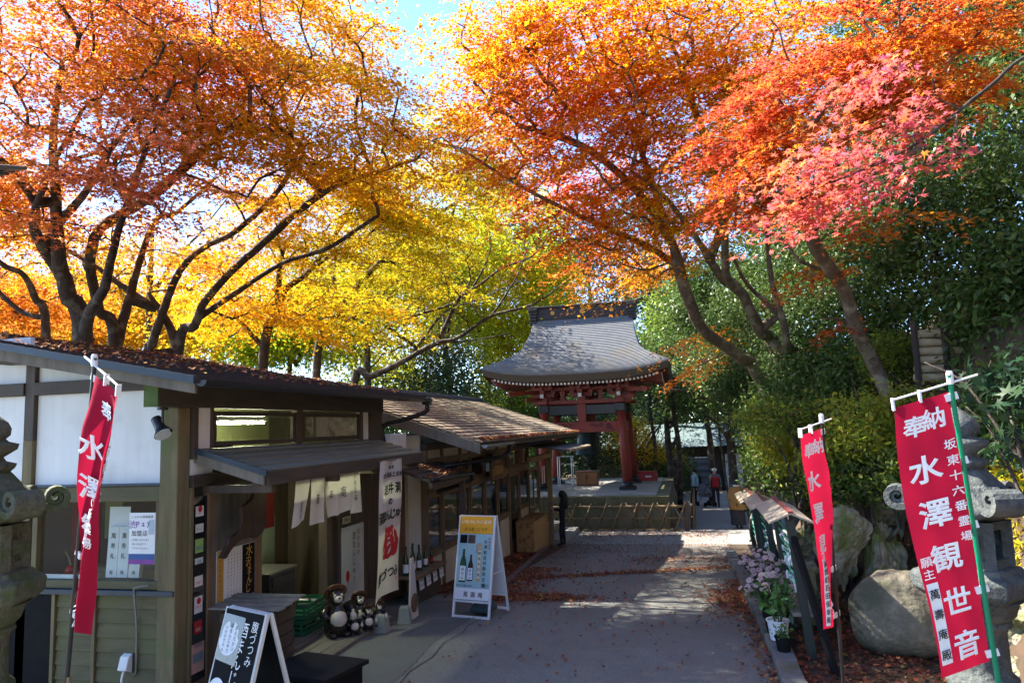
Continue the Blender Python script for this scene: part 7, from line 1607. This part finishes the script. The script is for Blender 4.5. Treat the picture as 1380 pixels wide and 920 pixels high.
make_tree('hillside_maple', 'red maple with slim leaning trunk above the round boulder', b,
          [([np.array(b)]+PX([(1183, 501), (1157, 452), (1137, 390), (1108, 348), (1088, 306), (1070, 250), (1080, 190), (1130, 120)], d, -3), 0.125, 0.03), (PX([(1092, 315), (1130, 270), (1180, 230), (1240, 200)], d-1.5, -1.5), 0.05, 0.015), (PX([(1140, 395), (1120, 370), (1085, 355), (1075, 350)], d-0.5, -0.5), 0.03, 0.012), (PX([(1150, 440), (1130, 430), (1105, 430)], d-0.3, -0.4), 0.025, 0.01)],
          [B(1060, 240, 9.5, 80, 55, 1.2), B(1130, 130, 8.8, 110, 60, 1.3), B(1190, 300, 9.5, 55, 25, 0.6, 1.2), B(1095, 365, 10.8, 35, 18, 0.4, 1.4), B(1120, 435, 11, 30, 22, 0.4, 1.3), B(1250, 90, 8.5, 110, 60, 1.2), B(1000, 290, 10.5, 60, 35, 0.8, 0.9), B(1020, 180, 10, 80, 60, 1.2, 0.8), B(1170, 40, 8.5, 150, 40, 1.2, 0.8)], 190, 240, 0.095, colfield(PNK[2:3]+RED+[(0.5, 0.16, 0.06)]), M_barkR, M_leaf, seed=13, group=HG, pad_r=(0.35, 0.65), kind=5, droop=0.5)
# near maple outside the frame on the right: its pink branch hangs into the picture
b = (5.2, 5.6, gz(5.2, 5.6))
nt_, cs_ = make_tree('overhanging_maple', 'pink red maple branch of broad star leaves hanging in from the slope', b,
          [([np.array(b), np.array(b)+np.array([-0.1, 0.1, 1.6]), np.array([4.7, 6.0, 5.6])]+PX([(1420, 60), (1330, 120), (1240, 190), (1160, 230), (1080, 260)], 6.4, -0.4), 0.03, 0.006), (PX([(1290, 155), (1285, 200), (1300, 215)], 6.1, -0.2), 0.008, 0.004)],
          [B(1130, 245, 6.0, 110, 50, 0.5, 1.0), B(1070, 285, 6.0, 45, 25, 0.3, 1.0), B(1275, 215, 6.1, 45, 20, 0.25, 1.1), B(1200, 205, 6.1, 70, 45, 0.45, 0.9), B(1180, 130, 6.3, 100, 40, 0.5, 0.6)], 72, 34, 0.095, colfield(PNK), M_bark, M_leaf, kind=10, pad_r=(0.18, 0.36), flat=0.10, droop=0.5, seed=14, twig=0.0025, tilt=0.35)
# the largest single leaves of that branch, each its own piece
V2, T2 = star(10); lm = []
for q, c_ in enumerate(PNK):
    me = bpy.data.meshes.new('leaf'); me.from_pydata([(v[0], v[1], -0.14*(abs(v[1])*1.2+max(0, v[0])**2*1.5)) for v in V2], [], [tuple(t_) for t_ in T2])
    a = me.color_attributes.new('Col', 'FLOAT_COLOR', 'POINT'); a.data.foreach_set('color', np.tile(np.array([*c_, 1.0]), len(V2)))
    me.materials.append(M_leaf); lm.append(me)
rg5 = np.random.default_rng(3)
for k in range(220):
    c_ = cs_[k % len(cs_)]; o = bpy.data.objects.new('leaf', lm[rg5.integers(0, 4)]); C.objects.link(o); o.parent = nt_
    p = c_+rg5.normal(size=3)*np.array([0.12, 0.12, 0.05])-np.array([0, 0.05, 0.02])-np.array(b); o.location = p
    o.rotation_euler = (rg5.normal()*0.45-0.35, rg5.normal()*0.45, rg5.uniform(0, 6.28)); s = 0.10*rg5.uniform(0.8, 1.25); o.scale = (s, s, s)
# ------------------------------------------------------------------ yellow-green trees behind
def lim(b, top, n=3, sp=1.5, r=0.2, seed=0):
    rg = np.random.default_rng(seed); b = np.array(b, float); top = np.array(top, float); out = [([b, (b+top)/2+rg.normal(size=3)*0.2, top], r, r*0.3)]
    for k in range(n):
        s_ = b+(top-b)*rg.uniform(0.35, 0.8); e = s_+np.array([rg.normal()*sp, rg.normal()*sp, abs(rg.normal())*sp*0.7+0.8]); out.append(([s_, (s_+e)/2+np.array([0, 0, 0.2]), e], r*0.45, r*0.12))
    return out
def bgtree(name, label, px, d, top_py, blobs, npads, nleaf, ls, cols, kind=1, bark=M_bark, lm_=None, group=None, seed=0, r=0.22, flat=0.5, pad_r=(0.8, 1.5), ground=None, up=0.6, tilt=0.9):
    p = atD(px, 560, d); g0 = (p[0], p[1], gz(p[0], p[1])); tp = atD(px, top_py, d)
    return make_tree(name, label, g0, lim(g0, (p[0], p[1], tp[2]), 4, 1.4, r, seed), [B(*q) for q in blobs], npads, nleaf, ls, colfield(cols), bark, lm_ or M_leaf, kind=kind, pad_r=pad_r, flat=flat, group=group, seed=seed, twig=0.012, up=up, tilt=tilt)
bgtree('ginkgo_tree', 'bright yellow green tree behind the bare limbs left of the tower roof', 655, 40, 330, [(660, 400, 40, 110, 80, 4), (600, 350, 41, 80, 70, 4, 0.8), (700, 460, 38, 55, 60, 3), (740, 390, 41, 40, 60, 3), (690, 300, 42, 70, 50, 3, 0.7), (640, 530, 38, 60, 25, 3)], 300, 300, 0.22, brt(YGR, 1.0), 1, seed=21)
bgtree('yellow_green_tree', 'green yellow tree low behind the shop ridge', 400, 34, 380, [(400, 440, 34, 100, 45, 3), (470, 390, 35, 70, 50, 3, 0.7), (330, 460, 33, 70, 30, 2.5)], 150, 230, 0.20, [(0.30, 0.40, 0.02), (0.22, 0.34, 0.02), (0.5, 0.42, 0.02)], 1, seed=22)
bgtree('yellow_green_tree', 'orange yellow tree glowing low behind the thick dark trunk', 120, 30, 350, [(60, 430, 30, 90, 30, 2.5), (170, 420, 31, 90, 35, 2.5), (250, 440, 31, 60, 25, 2)], 140, 230, 0.18, brt(YEL, 0.75), 1, seed=23)
bgtree('yellow_maple_tree', 'bright yellow maple filling the gap behind the long slanting limb', 500, 30, 330, [(500, 380, 30, 90, 60, 2.5), (560, 340, 31, 70, 50, 2.5), (430, 360, 31, 70, 50, 2.5), (540, 440, 30, 60, 45, 2)], 170, 200, 0.15, brt(YEL[2:]+YGR[:2], 0.72), 3, seed=34, flat=0.12, up=1.0, tilt=0.5)
bgtree('yellow_maple_tree', 'golden maple behind the thick dark trunk and its side stems', 200, 26, 300, [(200, 370, 26, 110, 45, 2.2), (60, 350, 27, 100, 50, 2.2), (320, 350, 27, 80, 55, 2.2), (-40, 400, 26, 70, 60, 2)], 170, 190, 0.14, brt(ORG[1:]+YEL[1:3], 0.72), 3, seed=35, flat=0.12, up=1.0, tilt=0.5)
bgtree('yellow_green_tree', 'lime green tree low behind the slim yellow maple', 300, 38, 400, [(300, 440, 38, 120, 40, 3), (180, 450, 38, 120, 30, 3), (60, 445, 38, 100, 30, 3), (520, 480, 38, 80, 30, 3)], 170, 170, 0.22, brt(YGR, 0.75), 1, seed=36)
GRN = [(0.04, 0.075, 0.018), (0.065, 0.11, 0.022), (0.09, 0.145, 0.03), (0.05, 0.085, 0.024)]
DGR = [(0.025, 0.048, 0.015), (0.04, 0.07, 0.02), (0.055, 0.09, 0.024)]
LGR = [(0.09, 0.16, 0.03), (0.15, 0.23, 0.035), (0.22, 0.28, 0.04)]
bgtree('dark_conifer', 'dark evergreen clump between the yellow trees and restaurant roof', 600, 33, 420, [(600, 490, 33, 45, 40, 2), (570, 520, 32, 60, 25, 2), (620, 540, 31, 40, 25, 2)], 80, 170, 0.15, DGR, 2, lm_=M_green, seed=24)
EG = 'tall evergreen trees behind the bell tower'
bgtree('cedar_tree', 'tall dark cedar rising behind the tower ridge', 880, 48, 330, [(875, 430, 48, 30, 90, 1.6), (890, 520, 47, 45, 60, 2)], 150, 170, 0.22, DGR, 2, lm_=M_green, group=EG, seed=25, r=0.3)
bgtree('cedar_tree', 'pale green feathery conifer right of the tower roof', 915, 44, 370, [(915, 420, 44, 40, 60, 1.8), (900, 470, 43, 40, 50, 1.8)], 120, 170, 0.20, LGR, 2, lm_=M_leaf, group=EG, seed=26, r=0.25)
bgtree('cedar_tree', 'dark evergreen behind the upper canopy right of the ridge', 800, 55, 330, [(790, 380, 55, 70, 60, 3), (740, 340, 57, 70, 60, 3), (850, 320, 56, 70, 60, 3)], 150, 160, 0.26, DGR, 2, lm_=M_green, group=EG, seed=27, r=0.3)
BG = 'evergreens round the platform and hall'
bgtree('camellia_tree', 'dense dark camellia beside the tower corner', 905, 34, 470, [(935, 525, 33, 50, 35, 1.8), (900, 490, 35, 40, 40, 2), (960, 510, 30, 45, 35, 1.8), (900, 630, 37, 35, 20, 1.2)], 170, 190, 0.13, GRN, 2, lm_=M_green, group=BG, seed=28, pad_r=(0.6, 1.0))
bgtree('camellia_tree', 'broad leaved evergreen hanging over the path before the hall', 985, 27, 470, [(985, 505, 26, 45, 35, 1.5), (1010, 480, 24, 50, 40, 1.8), (1025, 555, 27, 22, 20, 0.8, 0.7), (960, 480, 27, 40, 35, 1.5)], 170, 190, 0.12, GRN+LGR[:1], 2, lm_=M_green, group=BG, seed=29, pad_r=(0.5, 0.9))
bgtree('camellia_tree', 'low evergreen shrub mass behind the bell', 790, 39, 560, [(790, 600, 39, 80, 45, 2), (730, 600, 38, 50, 40, 2), (860, 620, 39, 50, 25, 1.5), (810, 540, 41, 70, 40, 2)], 170, 170, 0.15, DGR, 2, lm_=M_green, group=BG, seed=30)
bgtree('small_yellow_maple', 'small golden maple glowing behind the tower pillar', 855, 37, 575, [(850, 590, 37, 32, 28, 1.2), (880, 610, 36.5, 30, 14, 1), (830, 575, 37, 18, 16, 0.8)], 60, 190, 0.11, [(0.95, 0.55, 0.02), (0.85, 0.62, 0.03), (0.5, 0.52, 0.03)], 5, seed=31, flat=0.25, up=1.0, tilt=0.5, pad_r=(0.5, 0.9))
bgtree('camellia_tree', 'evergreen behind the hall on the right of the path', 1040, 40, 480, [(1030, 560, 40, 40, 60, 2.5), (1000, 500, 42, 60, 60, 3), (940, 440, 46, 60, 60, 3), (1080, 520, 36, 50, 60, 2.5)], 170, 160, 0.18, DGR, 2, lm_=M_green, group=BG, seed=32)
bgtree('camellia_tree', 'evergreen left of the tower behind the restaurant roof', 690, 36, 530, [(690, 555, 36, 40, 25, 1.8), (720, 580, 36, 40, 30, 1.5), (660, 540, 35, 40, 20, 1.5)], 90, 170, 0.14, LGR+[(0.3, 0.3, 0.03)], 2, lm_=M_leaf, group=BG, seed=33)
# slim dark trunks standing before the hall
for k, (px, d, w_) in enumerate(((912, 31, 0.10), (955, 33, 0.12), (880, 36, 0.09), (1000, 30, 0.08))):
    p = atD(px, 600, d); t = thing('slim_trunk', ['slim dark trunk beside the tower corner, before the hall', 'slim dark trunk beside the person in pale blue', 'thin trunk behind the red case on the platform', 'thin trunk leaning in before the white hall door'][k], 'tree', (p[0], p[1], zgf(p[1])), 0, 'slim trunks before the hall')
    MB().tube(smooth_path([(p[0], p[1], zgf(p[1])), (p[0]+0.08, p[1], 1.5), (p[0]-0.05, p[1], 3.2), (p[0]+0.1, p[1]+0.2, 5.0)], 4), [w_*1.2]*5+[w_]*8, 9).build('trunk', M_bark, t, smooth=True)
# ------------------------------------------------------------------ evergreen trees and shrubs over the slope
SG = 'glossy evergreens on the hillside'
def shrub(label, px, py, d, rx, ry, rd, npads, nleaf, ls, cols, seed, kind=2, lm_=None, name='hillside_shrub', pad_r=(0.35, 0.7), flat=0.5):
    c = atD(px, py, d); g0 = (c[0]+0.2, c[1], min(gz(c[0]+0.2, c[1]), c[2]-0.3)); top = (c[0], c[1], c[2])
    make_tree(name, label, g0, lim(g0, top, 2, 0.3, 0.045, seed), [B(px, py, d, rx, ry, rd)], npads, nleaf, ls, colfield(cols), M_bark, lm_ or M_green, kind=kind, pad_r=pad_r, flat=flat, group=SG, cat='shrub', seed=seed, twig=0.006, up=0.5, tilt=0.9)
L1 = ['glossy evergreen shrub right of the hall, under the leaning orange maple', 'glossy evergreen shrub on the slope above the middle flag', 'glossy evergreen behind the forked pale trunk', 'glossy evergreen shrub at the foot of the slim leaning red maple', 'glossy evergreen shrub above the paper racks', 'glossy evergreen round the base of the leaning orange maple', 'glossy evergreen behind the slim leaning red maple trunk', 'dark evergreen between the forked trunk and the red maple crown', 'dark evergreen under the pink overhanging branch', 'low glossy shrub behind the farthest paper rack']
for k, (px, py, d, rx, ry, rd) in enumerate(((1020, 520, 18, 60, 45, 1.2), (1080, 540, 15, 60, 45, 1.1), (1100, 450, 15.5, 60, 60, 1.2), (1140, 520, 13.5, 55, 45, 1.0), (1060, 610, 14.5, 40, 40, 0.9), (1010, 440, 20, 55, 55, 1.4), (1180, 420, 14, 55, 70, 1.1), (1100, 350, 18, 70, 70, 1.5), (1170, 320, 16, 60, 60, 1.4), (1045, 600, 19, 28, 26, 0.8))):
    shrub(L1[k], px, py, d, rx, ry, rd, 60, 190, 0.095, GRN, 40+k)
L2 = ['tall dark evergreen above the log retaining wall', 'dark evergreen right above the flag on the green pole', 'very tall evergreen behind the pink maple branch', 'dark evergreen with drooping leaves beside the pink branch tip', 'far evergreen showing through the red maple crown', 'topmost dark evergreen of the slope', 'far dark evergreen behind the orange and yellow maple crown', 'evergreen at the top of the slope behind the red crown', 'broad dark evergreen beside the grey lantern finial']
for k, (px, py, d, rx, ry, rd) in enumerate(((1260, 330, 12.5, 80, 110, 1.3), (1365, 400, 10.5, 60, 95, 1.0), (1300, 160, 14, 110, 110, 1.6), (1400, 200, 11.5, 90, 140, 1.4), (1200, 200, 17, 90, 110, 1.8), (1380, 40, 13, 120, 90, 1.6), (1090, 200, 22, 110, 110, 2.2), (1240, 40, 17, 120, 90, 2.0), (1385, 570, 8.6, 35, 70, 0.5))):
    shrub(L2[k], px, py, d, rx, ry, rd, 85, 200, 0.10, GRN, 60+k, name='hillside_evergreen')
shrub('dark evergreen closing the gap between the orange maple trunks', 1045, 350, 23, 70, 75, 1.8, 85, 200, 0.13, GRN, 97, name='hillside_evergreen', pad_r=(0.5, 0.9))
shrub('dark evergreen behind the forked pale trunk and tower eave', 960, 400, 27, 60, 60, 1.8, 80, 200, 0.14, GRN, 96, name='hillside_evergreen', pad_r=(0.5, 0.9))
L3 = ['bright yellow leafed branch spreading over the paper racks', 'yellow green scrub between the middle and right flags', 'yellow green scrub below the slim leaning trunk', 'scrub trailing over the tall split rock', 'green scrub left of the flag on the green pole', 'yellow green scrub behind the lantern scroll nearest the slope', 'creeping scrub above the upright sunlit rock', 'yellow scrub behind the middle flag top', 'low scrub among the rocks beside the green pole', 'scrub growing under the log retaining wall']
YS = [(0.5, 0.47, 0.05), (0.34, 0.38, 0.045), (0.22, 0.28, 0.04), (0.85, 0.66, 0.05)]
for k, (px, py, d, rx, ry, rd) in enumerate(((1060, 560, 11.5, 75, 16, 0.6), (1150, 610, 10.2, 60, 35, 0.6), (1160, 570, 10.6, 60, 30, 0.6), (1140, 640, 9.9, 40, 20, 0.4), (1230, 560, 10.5, 50, 40, 0.5), (1365, 660, 8.4, 30, 50, 0.4), (1195, 640, 9.6, 40, 16, 0.4), (1060, 600, 12.8, 40, 30, 0.5), (1370, 760, 8.0, 25, 40, 0.3), (1210, 480, 12, 50, 30, 0.5))):
    shrub(L3[k], px, py, d, rx, ry, rd, 40, 90, 0.075, YS if k % 3 else YS[1:3]+GRN[2:], 80+k, lm_=M_leaf, name='hillside_scrub', pad_r=(0.2, 0.4), flat=0.35)
shrub('shrub with very large dark palmate leaves beside the right flag', 1355, 530, 6.6, 30, 90, 0.3, 14, 14, 0.20, [(0.018, 0.045, 0.02), (0.028, 0.06, 0.028)], 99, kind=10, name='fatsia_shrub', pad_r=(0.12, 0.25))
shrub('leafy green sprig hanging beside the ochre coat', 1016, 672, 14.2, 7, 12, 0.12, 6, 16, 0.08, [(0.30, 0.42, 0.05), (0.20, 0.34, 0.04)], 98, lm_=M_leaf, name='hillside_scrub', pad_r=(0.06, 0.12))
# woods closing the view behind everything
def woods(name, x0, x1, y0, y1, h0, h1, n, ls, cols, seed):
    rg = np.random.default_rng(seed); P = np.stack([rg.uniform(x0, x1, n), rg.uniform(y0, y1, n), np.zeros(n)], 1)
    top = h0+(h1-h0)*(0.5+0.25*np.sin(P[:, 0]*0.45)+0.25*np.sin(P[:, 0]*0.17+P[:, 1]*0.3+1))
    P[:, 2] = zg(P[:, 1])+top*rg.uniform(0, 1, n)**0.8
    o = leaves(name, P, rg.normal(size=(n, 3))+np.array([0, -0.3, 0.5]), ls*rg.uniform(0.6, 1.4, n), colfield(cols)(P, np.zeros(n, int), rg), 2, M_green)
    o['kind'] = 'stuff'; tag(o, 'far off dark evergreen woods behind the temple grounds', 'woods'); return o
woods('far_woods', -30, 26, 60, 68, 5, 11, 42000, 0.55, DGR+GRN[1:3], 5)
# ------------------------------------------------------------------ fallen leaves
FL = [(0.20, 0.055, 0.03), (0.28, 0.085, 0.035), (0.16, 0.05, 0.03), (0.36, 0.16, 0.04), (0.42, 0.30, 0.08), (0.12, 0.05, 0.03)]
FW = [4, 4, 3, 2, 0.6, 2]
def litter(name, label, P, size, w=FW, lift=0.012, kind=5):
    n = len(P); nr = rng.normal(size=(n, 3))*0.35; nr[:, 2] += 1
    o = leaves(name, P+np.array([0, 0, lift])*1.0, nr, size*rng.uniform(0.6, 1.3, n), palette(n, FL, w), kind, M_litter, curl=-0.25)
    o['kind'] = 'stuff'; tag(o, label, 'fallen leaves'); return o
def onroad(x, y, up=0.02): return np.stack([x, y, zg(y)+up+rng.uniform(0, 0.015, len(x))], 1)
U = rng.uniform; N_ = rng.normal
xs_, ys_ = [], []
def scatter(n, fx, fy): xs_.append(fx(n)); ys_.append(fy(n))
scatter(700, lambda n: U(-3.2, 0.74, n), lambda n: U(6.5, 15, n))
scatter(1500, lambda n: U(-4.2, 1.0, n), lambda n: 14+9*np.sqrt(U(0, 1, n)))
scatter(900, lambda n: 0.74-np.abs(N_(0, 0.10, n)), lambda n: U(6.5, 15, n))
scatter(1500, lambda n: 0.70-np.abs(N_(0, 0.28, n)), lambda n: N_(12.6, 0.75, n))
t_ = U(0, 1, 1800); xs_.append(-3.2+4.0*t_+N_(0, 0.15, 1800)); ys_.append(14.75+2.2*t_+N_(0, 0.16, 1800))
scatter(2600, lambda n: N_(-2.75, 0.5, n), lambda n: N_(12.5, 0.2, n))
scatter(2800, lambda n: -3.6+np.abs(N_(0, 0.4, n)), lambda n: U(11.8, 16.5, n))
scatter(900, lambda n: U(-1.5, 2.2, n), lambda n: N_(18.4, 0.5, n))
scatter(1400, lambda n: U(-3.5, 1.0, n), lambda n: N_(24.2, 0.6, n))
xs_ = np.concatenate(xs_); ys_ = np.concatenate(ys_)
litter('fallen_leaves', 'dry red and yellow leaves scattered over the road', onroad(xs_, ys_), 0.068, lift=0.0)
n = 7500; x = U(-4.62, -3.52, n); y = 12.6+9.0*U(0, 1, n)**1.1; k = x < -3.40-0.082*(y-13.3)
litter('leaf_bed_litter', 'thick bed of brown leaves along the restaurant front', onroad(x[k], y[k], 0.025), 0.075, [5, 4, 4, 1, 0.2, 3], 0.0)
n = 7000; x = U(0.98, 3.4, n); y = U(5.5, 13, n)
litter('bank_litter', 'brown dead leaves covering the soil of the bank', np.stack([x, y, zg(y)+hillz(x, y)+0.02+U(0, .02, n)], 1), 0.075, [5, 3, 5, 1, 0.3, 5], 0.0)
n = 1700; x = RX1-0.02-(RX1-RX0)*U(0, 1, n)**0.8; y = U(RY0+0.03, RY1-0.05, n)
litter('roof_litter', 'orange brown leaves lying on the dark shop roof', np.stack([x, y, roofz(x)+0.022+U(0, 0.012, n)], 1), 0.075, [3, 5, 1, 4, 1, 1], 0.01)
n = 2600; x = EX+0.03-np.abs(N_(0, 0.055, n)); y = U(YA+0.1, YB, n); z = r2z(x)+0.05+U(0, 0.03, n)
litter('eave_litter', 'rusty leaves caught along the restaurant eave', np.stack([x, y, z], 1), 0.07, [4, 5, 1, 4, 0.4, 1], 0.0)
n = 900; x = -5.0+0.98*U(0, 1, n); y = 11.45+2.05*U(0, 1, n); k = (np.abs(x+4.10) < 0.09) | (np.abs(y-11.8-(x+5)*0.9) < 0.28)
litter('lean_to_litter', 'bright orange leaves on the lean to roof', np.stack([x[k], y[k], lz(x[k])+0.03+U(0, 0.02, k.sum())], 1), 0.075, [3, 6, 1, 5, 0.5, 1], 0.0)
